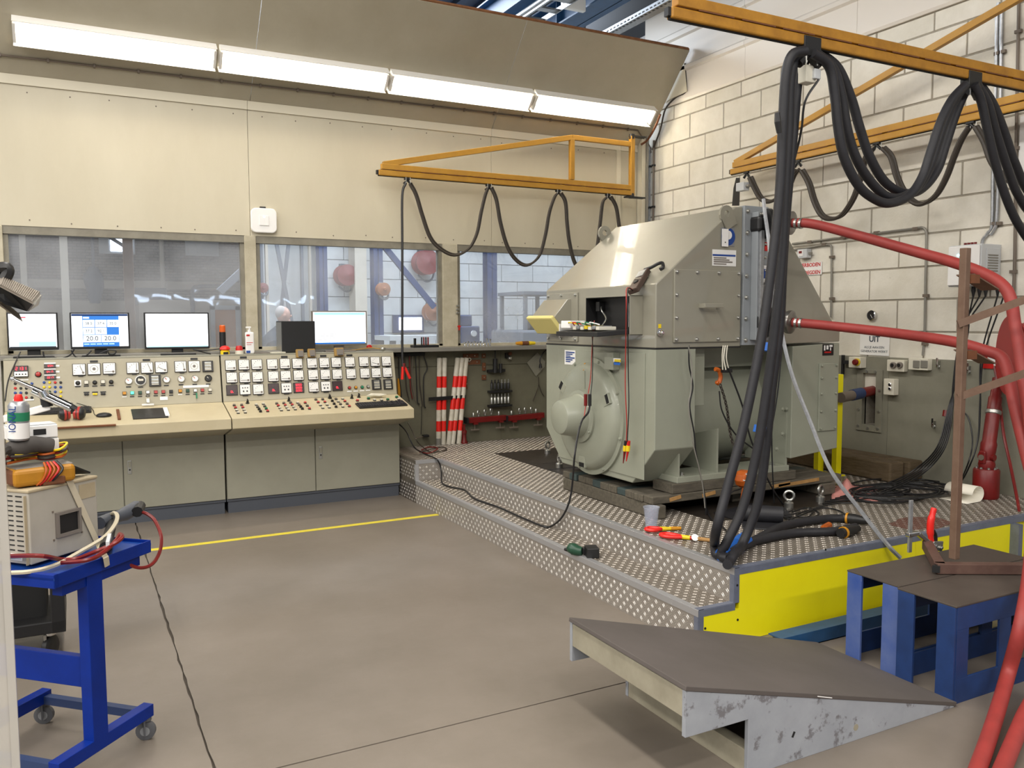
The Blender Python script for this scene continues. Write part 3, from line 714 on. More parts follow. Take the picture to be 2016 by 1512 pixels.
# row of bench lamps far behind the photographer (they show as streaks in the glass)
mat('bench_glow', '#ffffff', 0.5, emit='#cfe4ff', es=14.0)
for k in range(9):
    x = 1.9+k*0.66; z = 2.36+0.06*math.sin(k*0.8)
    t = thing('bench_lamp', (x, -13.0, z), 'bluish bench lamp behind the photographer, '+['first', 'second', 'third', 'fourth', 'fifth', 'sixth', 'seventh', 'eighth', 'ninth'][k]+' in its row', 'lamp', 'bench lamps behind the photographer')
    MB().bar((x-0.27, -13.0, z+0.02), (x+0.25, -13.0, z-0.04), 0.06, 0.09).build('lamp_tube', 'bench_glow', t); MB().bar((x-0.28, -13.05, z+0.09), (x+0.26, -13.05, z+0.03), 0.14, 0.03).build('lamp_hood', 'lamp_white', t); MB().bx(x-0.01, x+0.01, -13.06, -13.04, z+0.09, 6.2).build('suspension_rod', 'galv', t)
# ================================================================== CEILING LAMPS
SU = V((0, 6.945-YB, 4.345-3.515)).normalized()        # up the soffit
SN = V((0, -SU.z, SU.y)).normalized()                    # out of the soffit, into the room
def onsoff(px, py, lift=0.0): return PN(px, py, V((0, YB, 3.515))+SN*lift, SN)
edges = [(18, 32), (430, 90), (770, 134), (1055, 176), (1297, 207)]
for i in range(4):
    a = onsoff(*edges[i], 0.05); b = onsoff(*edges[i+1], 0.05)
    vmid = (a-V((0, YB, 3.515))).dot(SU)
    x0, x1 = a.x+0.012, b.x-0.012
    base = V((0, YB, 3.515))+SU*0.385
    t = thing('fluorescent_lamp', V(((x0+x1)/2, base.y, base.z)), ['leftmost glowing strip lamp on the slanted ceiling', 'second glowing strip lamp from the left on the slanted ceiling', 'third glowing strip lamp from the left on the slanted ceiling', 'rightmost glowing strip lamp, nearest the block wall'][i], 'lamp', 'strip lamps on the slanted ceiling')
    def P(x, u, n): return V((x, 0, 0))+base+SU*u+SN*n
    q = MB()
    q.add([P(x, u, n) for x in (x0, x1) for u, n in ((-0.094, 0.0), (-0.094, 0.012), (-0.03, 0.040), (0.03, 0.040), (0.094, 0.012), (0.094, 0.0))], [(0, 1, 2, 3, 4, 5), (6, 7, 8, 9, 10, 11)]+[(k, (k+1) % 6, 6+(k+1) % 6, 6+k) for k in range(6)])
    q.build('housing', 'lamp_white', t)
    for u in (-0.096, 0.096): MB().bar(P(x0, u, 0.048), P(x1, u, 0.048), 0.004, 0.096, SN).build('reflector_side', 'lamp_white', t)
    for u in (0.0,):
        MB().cyl(P(x0+0.03, u, 0.066), P(x1-0.03, u, 0.066), 0.019, 12).build('tube', 'lamp_glow', t, smooth=True)
    for x in (x0+0.012, x1-0.012):
        MB().bar(P(x, -0.075, 0.06), P(x, 0.075, 0.06), 0.02, 0.06, SN).build('lamp_holder', 'lamp_white', t)
# conduit on the soffit
t = thing('ceiling_conduit', onsoff(600, 180), 'brown conduit with clips along the slanted ceiling', 'conduit')
ca = onsoff(-60, 101, 0.01); cb_ = onsoff(1256, 257, 0.01)
MB().cyl(ca, cb_, 0.009, 8).build('conduit_run', 'conduit_brown', t, smooth=True)
cl = None
for k in range(19):
    p = ca.lerp(cb_, (k+0.6)/19)
    if cl is None: cl = MB().box(p, (0.016, 0.028, 0.028)).build('clip', 'conduit_brown', t); o0 = WORLD[cl.name]-p
    else: like(cl, p+o0, t)

# ================================================================== CONTROL DESK
mat('desk_paint', '#b3ad98', 0.42, col2='#a59e88', scale=3.0, spots=(20, 0.75, '#8f866e'))
mat('desk_top', '#c4b99c', 0.4, col2='#b7ab8c', scale=3.0, spots=(16, 0.74, '#9f9374'))
mat('desk_body', '#9c9a8a', 0.45, col2='#908e7f', scale=2)
mat('plinth', '#4b4f57', 0.5)
mat('meter_white', '#e9e9e6', 0.35); mat('meter_frame', '#22201f', 0.4)
mat('disp_dark', '#2a0d0e', 0.25); mat('disp_red', '#ff2a3a', 0.4, emit='#ff2238', es=2.6)
mat('lamp_green', '#4fe3b2', 0.4, emit='#45e0a8', es=1.4); mat('bead_red', '#a8322d', 0.3); mat('btn_white', '#d5d1c3', 0.4); mat('btn_grey', '#777069', 0.45); mat('btn_pink', '#c8484a', 0.4)
DP0 = V((0, 6.852, 0.837)); DP1 = V((0, 7.278, 0.934)); PP1 = V((0, 7.362, 1.325))
du = (DP1-DP0).normalized(); dn = V((0, -du.z, du.y))
pu = (PP1-DP1).normalized(); pn = V((0, -pu.z, pu.y))
def ONP(px, py, lift=0.0): return PN(px, py, DP1+pn*lift, pn)
def OND(px, py, lift=0.0): return PN(px, py, DP0+dn*lift, dn)
RP_ = Matrix((V((1, 0, 0)), pu, pn)).transposed()
RD_ = Matrix((V((1, 0, 0)), du, dn)).transposed()
def desk(x0, x1, split, lab):
    t = thing('control_desk', ((x0+x1)/2, 7.24, 0), lab, 'control desk', 'control desk units')
    MB().bx(x0+0.01, x1-0.01, 7.245, 7.66, 0, 0.095).build('plinth', 'plinth', t)
    MB().bx(x0, x1, 7.235, 7.68, 0.097, 0.118).build('plinth_rail', 'plinth', t, bevel=0.003)
    MB().prism([(7.242, 0.118), (7.68, 0.118), (7.68, 1.30), (7.38, 1.30), (7.30, 0.92), (7.242, 0.72)], 'x', x0+0.002, x1-0.002).build('body', 'desk_body', t)
    # sloping top, nose and apron
    MB().prism([(6.852, 0.837), (7.278, 0.934), (7.278, 0.922), (6.87, 0.80), (6.86, 0.752), (6.852, 0.757)], 'x', x0, x1).build('desk_top', 'desk_top', t, bevel=0.003)
    MB().prism([(6.862, 0.752), (6.872, 0.80), (7.24, 0.9), (7.24, 0.665), (7.215, 0.665)], 'x', x0+0.006, x1-0.006).build('apron', 'desk_paint', t, bevel=0.003)
    # instrument panel and top cover
    q = MB(); a, b = x0+0.002, x1-0.002
    q.slab([(a, DP1.y, DP1.z), (b, DP1.y, DP1.z), (b, PP1.y, PP1.z), (a, PP1.y, PP1.z)], -pn*0.02); q.build('instrument_panel', 'desk_paint', t, bevel=0.002)
    MB().bx(a, b, PP1.y-0.004, 7.68, PP1.z-0.012, PP1.z).build('top_cover', 'desk_body', t, bevel=0.003)
    for (c, d) in ((x0+0.004, split-0.004), (split+0.004, x1-0.006)):
        dr_ = MB().bx(c, d, 7.222, 7.242, 0.122, 0.70).build('door', 'desk_body', t, bevel=0.002)
        if c > split:
            l = MB().bx(c+0.028, c+0.058, 7.218, 7.224, 0.40, 0.51).build('latch', 'zinc', dr_, bevel=0.003)
            MB().bx(c+0.034, c+0.052, 7.212, 7.219, 0.455, 0.50).build('latch_flap', 'desk_body', dr_, bevel=0.002); MB().cyl((c+0.043, 7.22, 0.435), (c+0.043, 7.215, 0.435), 0.007, 10).build('lock', 'black', dr_)
    for x in (x0+0.42, x1-0.35):
        MB().box((x, 7.06, 0.712), (0.04, 0.012, 0.012)).build('under_clip', 'zinc', t)
    return t
dl = desk(-0.467, 1.088, 0.318, 'left control desk unit with round dials and the clipboard')
drr = desk(1.096, 2.622, 1.842, 'right control desk unit with three rows of square meters')
def R2(v): return RP_ @ V(v)
def dial_needle(c, r, ang, t):
    d = R2((math.cos(ang), math.sin(ang), 0))
    return MB().bar(c-d*0.002, c+d*r, 0.003, 0.001, pn).build('needle', 'black', t)
PROTO = {}
def meter(px, py, t, size=0.090, kind='meter', ang=PI):
    c = ONP(px, py)
    fr = MB().box(c+pn*0.007, (size, size, 0.014), RP_).build('meter', 'meter_frame', t, bevel=0.002)
    face = MB().box(c+pn*0.0146, (size*0.90, size*0.90, 0.0012), RP_).build('meter_face', 'meter_white', fr)
    piv = c+R2((size*0.30, -size*0.28, 0.0165))
    if kind == 'meter':
        MB().lathe([(0.001, 0), (0.009, 0), (0.007, 0.003)], piv-pn*0.001, pn, 10).build('pivot', 'btn_grey', fr)
        dial_needle(piv, size*0.62, ang, fr)
        q = MB()
        for k in range(6):
            a = PI*0.5+PI*0.5*k/5
            d = R2((math.cos(a), math.sin(a), 0)); s_ = piv+d*size*0.62
            q.bar(s_, s_+d*0.006, 0.003, 0.0008, pn)
        q.build('scale_marks', 'black', fr)
        MB().box(c+R2((0.01, -size*0.53, 0.006)), (0.035, 0.011, 0.01), RP_).build('name_tab', 'black', fr)
    elif kind == 'sync':
        q = MB()
        for k in range(16):
            a = 2*PI*k/16; d = R2((math.cos(a), math.sin(a), 0)); q.bar(c+pn*0.016+d*size*0.28, c+pn*0.016+d*size*0.32, 0.005, 0.0008, pn)
        q.build('scale_marks', 'black', fr); MB().lathe([(0.012, 0), (0.012, 0.001)], c+pn*0.0155, pn, 12).build('pivot', 'btn_grey', fr)
    elif kind == 'dots':
        q = MB()
        for dx, dy, r in ((-.22, .16, .0045), (0, .16, .0045), (.22, .16, .0045), (-.16, -.16, .0065), (.16, -.16, .0065)):
            q.lathe([(r, 0), (r, 0.004)], c+R2((dx*size, dy*size, 0.015)), pn, 10)
        q.build('sockets', 'black', fr); MB().box(c+R2((0.0, -size*0.55, 0.006)), (0.045, 0.009, 0.01), RP_).build('name_tab', 'black', fr)
    return fr
SEG = {'0': 'abcdef', '1': 'bc', '2': 'abged', '3': 'abgcd', '5': 'afgcd', '7': 'abc', '8': 'abcdefg', 'L': 'fed', 'O': 'abcdef', '4': 'fgbc', '6': 'afgedc', '9': 'abcdfg'}
def digits(s, c, h, parent, lift, R, n):
    q = MB(); w2 = h*0.55; adv = h*0.85; x0 = -adv*(len(s)-1)/2
    for i, ch in enumerate(s):
        cx = x0+i*adv
        for sg in SEG.get(ch, ''):
            px, py, hz = {'a': (0, h/2, 1), 'g': (0, 0, 1), 'd': (0, -h/2, 1), 'f': (-w2/2, h/4, 0), 'b': (w2/2, h/4, 0), 'e': (-w2/2, -h/4, 0), 'c': (w2/2, -h/4, 0)}[sg]
            q.box(c+R @ V((cx+px, py, lift)), (w2*0.8 if hz else h*0.13, h*0.13 if hz else h*0.4, 0.001), R)
    return q.build('digits', 'disp_red', parent)
def display(px, py, w2, h, s, t, dh, rows=1):
    c = ONP(px, py)
    f = MB().box(c+pn*0.006, (w2, h, 0.012), RP_).build('digital_display', 'meter_frame', t, bevel=0.002)
    MB().box(c+pn*0.0125, (w2*0.9, h*0.86, 0.001), RP_).build('display_window', 'disp_dark', f)
    for k in range(rows):
        digits(s, c+R2((0, (rows-1)*dh*0.8-k*dh*1.6-(0.014 if rows == 1 and h > 0.06 else 0), 0)), dh, f, 0.0135, RP_, pn)
    return f
def slats(px, py, t, size=0.090):
    c = ONP(px, py); f = MB().box(c+pn*0.008, (size, size*1.08, 0.016), RP_).build('recorder_unit', 'meter_frame', t, bevel=0.002)
    sl = None
    for k in range(6):
        p = c+R2((0, -size*0.36+k*size*0.145, 0.018))
        q = MB().box(p, (size*0.6, size*0.085, 0.003), RP_).build('slat', 'ivory' if k % 2 == 0 else 'zinc', f)
    return f
def button(p, t, m, nm='push_button', r=0.0125, R=RP_, n=None, sq=True, body='meter_frame'):
    n = pn if n is None else n
    b = MB()
    if sq: b.box(p+n*0.004, (r*2.1, r*2.1, 0.008), R)
    else: b.lathe([(r*1.15, 0), (r*1.15, 0.005), (r*0.9, 0.008)], p, n, 12)
    o = b.build(nm, body, t)
    q = MB()
    if sq: q.box(p+n*0.012, (r*1.75, r*1.6, 0.010), R)
    else: q.lathe([(r*0.85, 0.006), (r*0.85, 0.016), (r*0.6, 0.020)], p, n, 12)
    q.build('cap', m, o, smooth=not sq)
    return o
def tabp(px, py, w2, h, m, t, nm='name_plate'):
    return MB().box(ONP(px, py)+pn*0.002, (w2, h, 0.004), RP_).build(nm, m, t)
# right unit
def c3(x, y): return 420+x/4.8, 660+y/4.8
r1 = [(162, 285), (286, 280), (408, 277), (554, 275), (674, 270), (791, 268), (930, 265), (1045, 262), (1158, 258), (1287, 255), (1418, 250), (1525, 250), (1631, 247)]
r2 = [(172, 402), (295, 400), (416, 395), (564, 390), (681, 385), (802, 380), (940, 375), (1055, 372), (1167, 370), (1298, 365), (1428, 360), (1535, 357), (1640, 352)]
for i, p in enumerate(r1): meter(*c3(*p), drr, ang=PI*(0.92 if i == 11 else 1.0))
for p in r2: meter(*c3(*p), drr)
for (p, s, rows) in (((175, 520), '0L', 1), ((568, 505), '0L', 1), ((805, 497), '0000', 3), ((1170, 480), '0L', 1)):
    display(*c3(*p), 0.092, 0.088, s, drr, 0.016, rows)
for p in ((298, 515), (688, 500), (1060, 485)): meter(*c3(*p), drr, kind='dots')
for p in ((422, 512), (945, 490)): meter(*c3(*p), drr)
for p in ((1540, 467), (1648, 465)): slats(*c3(*p), drr, 0.086)
for (p, m) in (((1285, 497), 'bead_red'), ((1345, 494), 'amber'), ((1405, 491), 'green'), ((1462, 487), 'zinc')):
    button(ONP(*c3(*p)), drr, m, 'signal_lamp' if m != 'zinc' else 'key_switch', 0.014, sq=False); tabp(*c3(p[0], p[1]+34), 0.042, 0.009, 'white_plastic', drr)
for p in ((283, 210), (670, 205), (1038, 196), (1285, 190)): tabp(*c3(*p), 0.055, 0.017, 'black', drr)
# right desk buttons
cols = {'g': 'btn_grey', 'p': 'btn_pink', 'w': 'btn_white', 'b': 'black', 'n': 'green', 'r': 'red'}
def c4(x, y): return 400+x/5.04, 780+y/5.04
clusters = [((308, 98), (347, 172), 'gpww'), ((382, 95), (418, 168), 'gpww'), ((527, 92), (569, 158), 'wgbb'), ((596, 83), (640, 155), 'wgnp'), ((730, 80), (776, 146), 'gpww'), ((800, 76), (845, 141), 'gpww'), ((868, 72), (914, 136), 'gpww'), ((937, 72), (984, 132), 'wgbb'), ((1012, 72), (1054, 130), 'pgp'), ((1118, 40), (1186, 123), 'gpww'), ((1186, 38), (1251, 118), 'gpww'), ((1262, 25), (1318, 113), 'bbbb'), ((1318, 35), (1385, 110), 'gwgw'), ((1384, 32), (1450, 107), 'wpgp')]
for a, b, s in clusters:
    for k, ch in enumerate(s):
        f = k/(len(s)-1); p = OND(*c4(a[0]+(b[0]-a[0])*f, a[1]+(b[1]-a[1])*f))
        button(p, drr, cols[ch], 'push_button', 0.0105, RD_, dn)
for x, y in ((440, 72), (850, 50), (1255, 22), (1475, 22), (1545, 12)):
    p = OND(*c4(x, y)); k = MB().lathe([(0.016, 0), (0.016, 0.006), (0.010, 0.009), (0.010, 0.024)], p, dn, 12).build('selector_switch', 'black', drr, smooth=True); MB().box(p+dn*0.03, (0.008, 0.03, 0.014), RD_).build('grip', 'black', k)
for x, y, m in ((1640, 30, 'green'), (1700, 44, 'btn_white'), (1770, 44, 'btn_white'), (1832, 40, 'green'), (1920, 16, 'green'), (1940, 36, 'btn_white'), (1530, 50, 'btn_pink')):
    button(OND(*c4(x, y)), drr, m, 'push_button', 0.0115, RD_, dn)
# left unit
def c2(x, y): return x/4.582, 680+y/4.582
c = ONP(*c2(190, 237)); f = MB().box(c+pn*0.012, (0.098, 0.085, 0.024), RP_).build('counter', 'meter_frame', dl, bevel=0.003)
MB().box(c+R2((0, -0.022, 0.0245)), (0.088, 0.036, 0.001), RP_).build('counter_face', 'meter_white', f); MB().box(c+R2((0, 0.02, 0.0245)), (0.088, 0.038, 0.001), RP_).build('display_window', 'disp_dark', f)
digits('2131', c+R2((0, 0.02, 0)), 0.022, f, 0.0256, RP_, pn)
for k in range(4): MB().lathe([(0.005, 0), (0.005, 0.003)], c+R2((-0.03+k*0.02, -0.024, 0.025)), pn, 8).build('socket', 'black', f)
for (p, s) in (((450, 187), '1234'), ((450, 240), '0417'), ((455, 292), '0217')):
    display(*c2(*p), 0.078, 0.030, s, dl, 0.013); tabp(*c2(p[0]+68, p[1]-2), 0.028, 0.013, 'white_plastic', dl)
for p in ((450, 162), (450, 214), (452, 267)): tabp(*c2(*p), 0.078, 0.010, 'white_plastic', dl)
button(ONP(*c2(345, 262)), dl, 'bead_red', 'signal_lamp', 0.02, sq=False)
jm = ['black', 'black', 'dark_green', 'blue_paint', 'yellow', 'red', 'black', 'black', 'yellow', 'yellow', 'blue_paint', 'blue_paint']
jk = {}
for gx, gy, sd in ((138, 345, 0), (398, 335, 3)):
    for r in range(4):
        for cc in range(4):
            m = jm[(r*4+cc*1+sd+r) % len(jm)]
            p = ONP(*c2(gx+cc*50, gy+r*42))
            MB().lathe([(0.010, 0), (0.010, 0.006), (0.006, 0.010), (0.004, 0.010)], p, pn, 10).build('socket', m, dl)
for p in ((160, 492), (265, 492), (215, 312)): tabp(*c2(*p), 0.06, 0.010, 'white_plastic', dl)
for p, k, a in (((713, 220), 'meter', PI*0.62), ((848, 215), 'sync', 0), ((985, 210), 'meter', PI), ((1197, 205), 'meter', PI*0.5), ((1325, 203), 'meter', PI*0.62), ((1453, 198), 'meter', PI*0.85), ((1627, 193), 'meter', PI*0.55), ((1750, 190), 'sync', 0)):
    meter(*c2(*p), dl, 0.092, k, a)
slats(*c2(1873, 190), dl, 0.085); slats(*c2(1397, 318), dl, 0.088)
for p in ((847, 145), (1320, 132), (1750, 122)): tabp(*c2(*p), 0.055, 0.016, 'black', dl)
def gauge(p, t, r, rim, face):
    c = ONP(*p); g = MB().lathe([(0.001, 0), (r, 0), (r, 0.012), (r*0.86, 0.018), (r*0.80, 0.012)], c, pn, 24).build('round_gauge', rim, t, smooth=True)
    MB().lathe([(0.001, 0.0125), (r*0.8, 0.0125), (r*0.8, 0.013)], c, pn, 24).build('gauge_face', face, g)
    MB().bar(c+pn*0.0145, c+R2((-r*0.35, r*0.45, 0.0145)), 0.004, 0.001, pn).build('needle', 'red' if face == 'meter_white' else 'ivory', g)
    return g
for p, r, rim, fc in (((1160, 322), 0.029, 'chrome', 'meter_white'), ((1268, 318), 0.042, 'meter_white', 'black'), ((1500, 310), 0.029, 'chrome', 'meter_white'), ((1633, 303), 0.029, 'chrome', 'meter_white'), ((1757, 300), 0.029, 'chrome', 'meter_white'), ((1878, 298), 0.029, 'meter_frame', 'black')):
    g = gauge(c2(*p), dl, r, rim, fc); tabp(*c2(p[0], p[1]+(52 if r < 0.03 else 58)), 0.036, 0.009, 'black', dl)
    if r > 0.04: MB().box(ONP(*c2(*p))+R2((0, 0.004, 0.014)), (0.04, 0.016, 0.003), RP_).build('counter_window', 'ivory', g)
for p, m, sq in (((702, 340), 'black', 0), ((778, 335), 'btn_white', 1), ((855, 335), 'black', 0), ((928, 330), 'btn_white', 1), ((1003, 330), 'black', 0)):
    if p[0] == 702: MB().box(ONP(*c2(*p))+pn*0.003, (0.048, 0.044, 0.006), RP_).build('knob_plate', 'white_plastic', dl)
    button(ONP(*c2(*p), 0.004), dl, m, 'control_knob' if not sq else 'push_button', 0.015, sq=bool(sq)); tabp(*c2(p[0], p[1]+32), 0.036, 0.008, 'black', dl)
for p, m in (((780, 442), 'black'), ((857, 440), 'yellow'), ((930, 438), 'black')):
    tabp(*c2(p[0], p[1]-18), 0.04, 0.009, 'black', dl)
    for s in (-11, 11): MB().lathe([(0.009, 0), (0.009, 0.012), (0.004, 0.013)], ONP(*c2(p[0]+s, p[1])), pn, 10).build('socket', m, dl)
for p, m in (((1122, 433), 'amber'), ((1192, 430), 'lamp_green'), ((1263, 428), 'dark_green'), ((1333, 424), 'zinc'), ((1405, 422), 'bead_red'), ((1473, 420), 'bead_red'), ((1543, 418), 'black'), ((1625, 412), 'amber'), ((1692, 410), 'dark_green'), ((1760, 408), 'zinc'), ((1825, 405), 'bead_red'), ((1893, 402), 'btn_white')):
    b = button(ONP(*c2(*p)), dl, m, 'push_button' if m != 'zinc' else 'key_switch', 0.0135); tabp(*c2(p[0], p[1]+32), 0.032, 0.007, 'black' if m != 'amber' else 'white_plastic', dl)
tabp(*c2(1768, 370), 0.20, 0.020, 'white_plastic', dl); tabp(*c2(1478, 478), 0.058, 0.028, 'white_plastic', dl)
tag(MB().box(ONP(*c2(1772, 455))+pn*0.016, (0.012, 0.045, 0.003), RP_).build('key_tag', 'green', None), 'green key tag hanging on the desk panel', 'tag')
t = thing('key_bunch', ONP(*c2(1335, 510)), 'small keys hanging from the lit button row', 'keys')
MB().tube([ONP(*c2(1333, 445), 0.022), ONP(*c2(1335, 480), 0.02)], 0.0016, 6).build('key_chain', 'zinc', t)
for s in (-1, 1): MB().box(ONP(*c2(1335+s*6, 497), 0.02), (0.012, 0.034, 0.002), RP_).build('key', 'zinc', t)
# screens
mat('screen_white', '#f4f6fa', 0.3, emit='#f2f6ff', es=0.72); mat('screen_blue', '#2f6fc0', 0.3, emit='#2a73c8', es=0.45); mat('screen_pale', '#a9d6e4', 0.3, emit='#a9dbe6', es=0.4); mat('screen_navy', '#16315e', 0.3, emit='#16315e', es=0.4); mat('screen_cell', '#eef6fb', 0.3, emit='#eaf4fb', es=0.55); mat('screen_ink', '#38424e', 0.6); mat('screen_red', '#c04a5a', 0.5, emit='#c04a5a', es=.6)
TOPZ = PP1.z
def monitor(x0, y0, x1, y1, Y, lab, frame='black', bez=0.012, stand=0.55, tilt=0.0):
    a = PY(x0, y1, Y); b = PY(x1, y0, Y); cx = (a.x+b.x)/2
    t = thing('monitor', (cx, Y+0.08, TOPZ), lab, 'monitor', 'monitors on the control desk')
    MB().bx(a.x, b.x, Y, Y+0.035, a.z, b.z).build('monitor_case', frame, t, bevel=0.006)
    MB().bx(a.x+0.06, b.x-0.06, Y+0.03, Y+0.06, a.z+0.05, b.z-0.05).build('back_cover', frame, t, bevel=0.01)
    s = MB().bx(a.x+bez, b.x-bez, Y-0.0015, Y+0.002, a.z+bez*1.7, b.z-bez).build('screen', 'screen_white', t)
    MB().bx(cx-0.045, cx+0.045, Y+0.03, Y+0.06, TOPZ+0.01, a.z+0.1).build('stand_neck', frame, t, bevel=0.004)
    MB().prism([(cx-0.14, Y-0.03), (cx+0.14, Y-0.03), (cx+0.12, Y+0.15), (cx-0.12, Y+0.15)], 'z', TOPZ, TOPZ+0.014).build('stand_foot', frame, t, bevel=0.004)
    return t, s, a, b
def sc(s, a, b, Y, u0, u1, v0, v1, m, nm='screen_field', lift=0.0022):
    X = lambda u: a.x+(b.x-a.x)*u
    Z = lambda v: a.z+(b.z-a.z)*v
    return MB().bx(X(u0), X(u1), Y-lift-0.0006, Y-lift+0.0006, Z(v0), Z(v1)).build(nm, m, s)
Ym = 7.50
t, s, a, b = monitor(15.5, 615, 113, 690, Ym, 'leftmost desk monitor with a blank white screen')
sc(s, a, b, Ym, .22, .95, .10, .22, 'screen_pale'); sc(s, a, b, Ym, .04, .95, .07, .095, 'screen_ink', 'task_bar'); sc(s, a, b, Ym, .28, .37, .85, .88, 'screen_red', 'red_mark')
t, s, a, b = monitor(139.5, 615, 254, 688, Ym, 'monitor with blue screen showing the numbers 20.0')
sc(s, a, b, Ym, .03, .97, .90, .955, 'screen_navy', 'title_bar'); sc(s, a, b, Ym, .205, .815, .07, .90, 'screen_blue')
def cell(u0, u1, v0, v1, txt, sz):
    o = sc(s, a, b, Ym, u0, u1, v0, v1, 'screen_cell', 'reading_cell', 0.0035)
    text('reading', txt, sz, V((a.x+(b.x-a.x)*(u0+u1)/2, Ym-0.0052, a.z+(b.z-a.z)*(v0+v1)/2)), (1, 0, 0), (0, 0, 1), 'screen_ink', s)
for k, v in enumerate(('38.0', '37.4', '35.0')): cell(.213+k*.203, .405+k*.203, .60, .795, v, 0.030)
for k, v in enumerate(('37.2', '92.1')): cell(.213+k*.203, .405+k*.203, .40, .585, v, 0.030)
for k, v in enumerate(('20.0', '20.0')): cell(.213+k*.302, .507+k*.302, .185, .385, v, 0.052)
for k in range(5): sc(s, a, b, Ym, .22+k*.105, .31+k*.105, .12, .155, 'screen_pale', 'soft_key', 0.0035)
sc(s, a, b, Ym, .22, .32, .83, .875, 'screen_cell', 'tab_field', 0.0035)
t, s, a, b = monitor(285.5, 615, 411, 688, Ym, 'wide monitor with an empty white screen')
sc(s, a, b, Ym, .03, .97, .055, .085, 'screen_pale', 'task_bar')
t, s, a, b = monitor(615, 612, 722, 681, 7.46, 'grey framed monitor with a table on its screen, right end of the desk', 'btn_grey')
sc(s, a, b, 7.46, .04, .96, .88, .95, 'screen_pale', 'title_bar'); sc(s, a, b, 7.46, .04, .96, .05, .09, 'screen_blue', 'task_bar')
for r in range(12):
    u = .06
    while u < .46:
        w2 = random.uniform(.02, .09)
        if random.random() < .7: sc(s, a, b, 7.46, u, min(u+w2, .47), .16+r*.057, .168+r*.057, 'conduit', 'table_line')
        u += w2+.02
# items on and around the desk
a = PY(553, 688, 7.5); b = PY(617, 632, 7.5)
t = thing('computer', ((a.x+b.x)/2, 7.6, TOPZ), 'black desktop computer case lying behind the right monitor', 'computer')
MB().bx(a.x, b.x, 7.45, 7.67, TOPZ+0.004, b.z).build('case', 'black', t, bevel=0.004); MB().bx(a.x-0.003, a.x+0.003, 7.46, 7.66, TOPZ+0.01, b.z-0.01).build('front_strip', 'zinc', t)
p = PY(439, 690, 7.52); r = 0.026
t = thing('beacon_lamp', (p.x, p.y, TOPZ), 'orange topped warning beacon on a black tube', 'beacon')
h = PY(439, 640, 7.52).z-TOPZ
MB().lathe([(r, 0), (r, h*0.76)], (p.x, p.y, TOPZ), (0, 0, 1), 20).build('tube_base', 'black', t, smooth=True); mat('beacon_glass', '#c4561b', 0.3, emit='#c4561b', es=0.15)
MB().lathe([(r*0.95, h*0.76), (r*0.95, h*0.97), (r*0.7, h)], (p.x, p.y, TOPZ), (0, 0, 1), 20).build('beacon_glass', 'beacon_glass', t, smooth=True)
p = PY(443, 690, 7.43)
t = thing('stop_button', (p.x, p.y, TOPZ), 'red mushroom stop button on a yellow base', 'button')
MB().lathe([(0.038, 0), (0.038, 0.03), (0.030, 0.035)], (p.x, p.y, TOPZ), (0, 0, 1), 20).build('base', 'yellow', t, smooth=True); MB().bx(p.x-0.02, p.x+0.02, p.y-0.042, p.y-0.036, TOPZ, TOPZ+0.02).build('front_plate', 'black', t)
MB().lathe([(0.025, 0.03), (0.042, 0.042), (0.040, 0.056), (0.028, 0.068), (0.004, 0.074)], (p.x, p.y, TOPZ), (0, 0, 1), 20).build('mushroom_head', 'red_bright', t, smooth=True)
p = PY(471, 690, 7.46)
t = thing('stop_button', (p.x, p.y, TOPZ), 'small red cap button on a clear pale base beside the pump bottle', 'button')
MB().lathe([(0.036, 0), (0.034, 0.03)], (p.x, p.y, TOPZ), (0, 0, 1), 20).build('base', 'ivory', t, smooth=True); MB().lathe([(0.030, 0.03), (0.030, 0.045), (0.024, 0.068), (0.004, 0.072)], (p.x, p.y, TOPZ), (0, 0, 1), 20).build('cap', 'red', t, smooth=True)
p = PY(492, 690, 7.44); h = PY(492, 643, 7.44).z-TOPZ
t = thing('pump_bottle', (p.x, p.y, TOPZ), 'white hand soap pump bottle with red print', 'bottle')
MB().bx(p.x-0.036, p.x+0.036, p.y-0.022, p.y+0.022, TOPZ, TOPZ+h*0.80).build('bottle_body', 'white_plastic', t, bevel=0.012, seg=3)
MB().lathe([(0.014, h*0.8), (0.014, h*0.88), (0.006, h*0.88), (0.006, h*0.95)], (p.x, p.y, TOPZ), (0, 0, 1), 14).build('pump', 'white_plastic', t); MB().bx(p.x-0.03, p.x+0.014, p.y-0.008, p.y+0.008, TOPZ+h*0.94, TOPZ+h).build('spout', 'white_plastic', t, bevel=0.003)
MB().bx(p.x-0.03, p.x-0.002, p.y-0.0235, p.y-0.0222, TOPZ+h*0.65, TOPZ+h*0.71).build('red_print', 'red', t); MB().bx(p.x-0.03, p.x+0.022, p.y-0.0235, p.y-0.0222, TOPZ+h*0.40, TOPZ+h*0.42).build('red_print', 'red', t); MB().bx(p.x-0.03, p.x+0.01, p.y-0.0235, p.y-0.0222, TOPZ+h*0.33, TOPZ+h*0.345).build('red_print', 'red', t); MB().bx(p.x-0.034, p.x+0.0, p.y-0.0235, p.y-0.0222, TOPZ+h*0.03, TOPZ+h*0.12).build('blue_print', 'blue_paint', t)
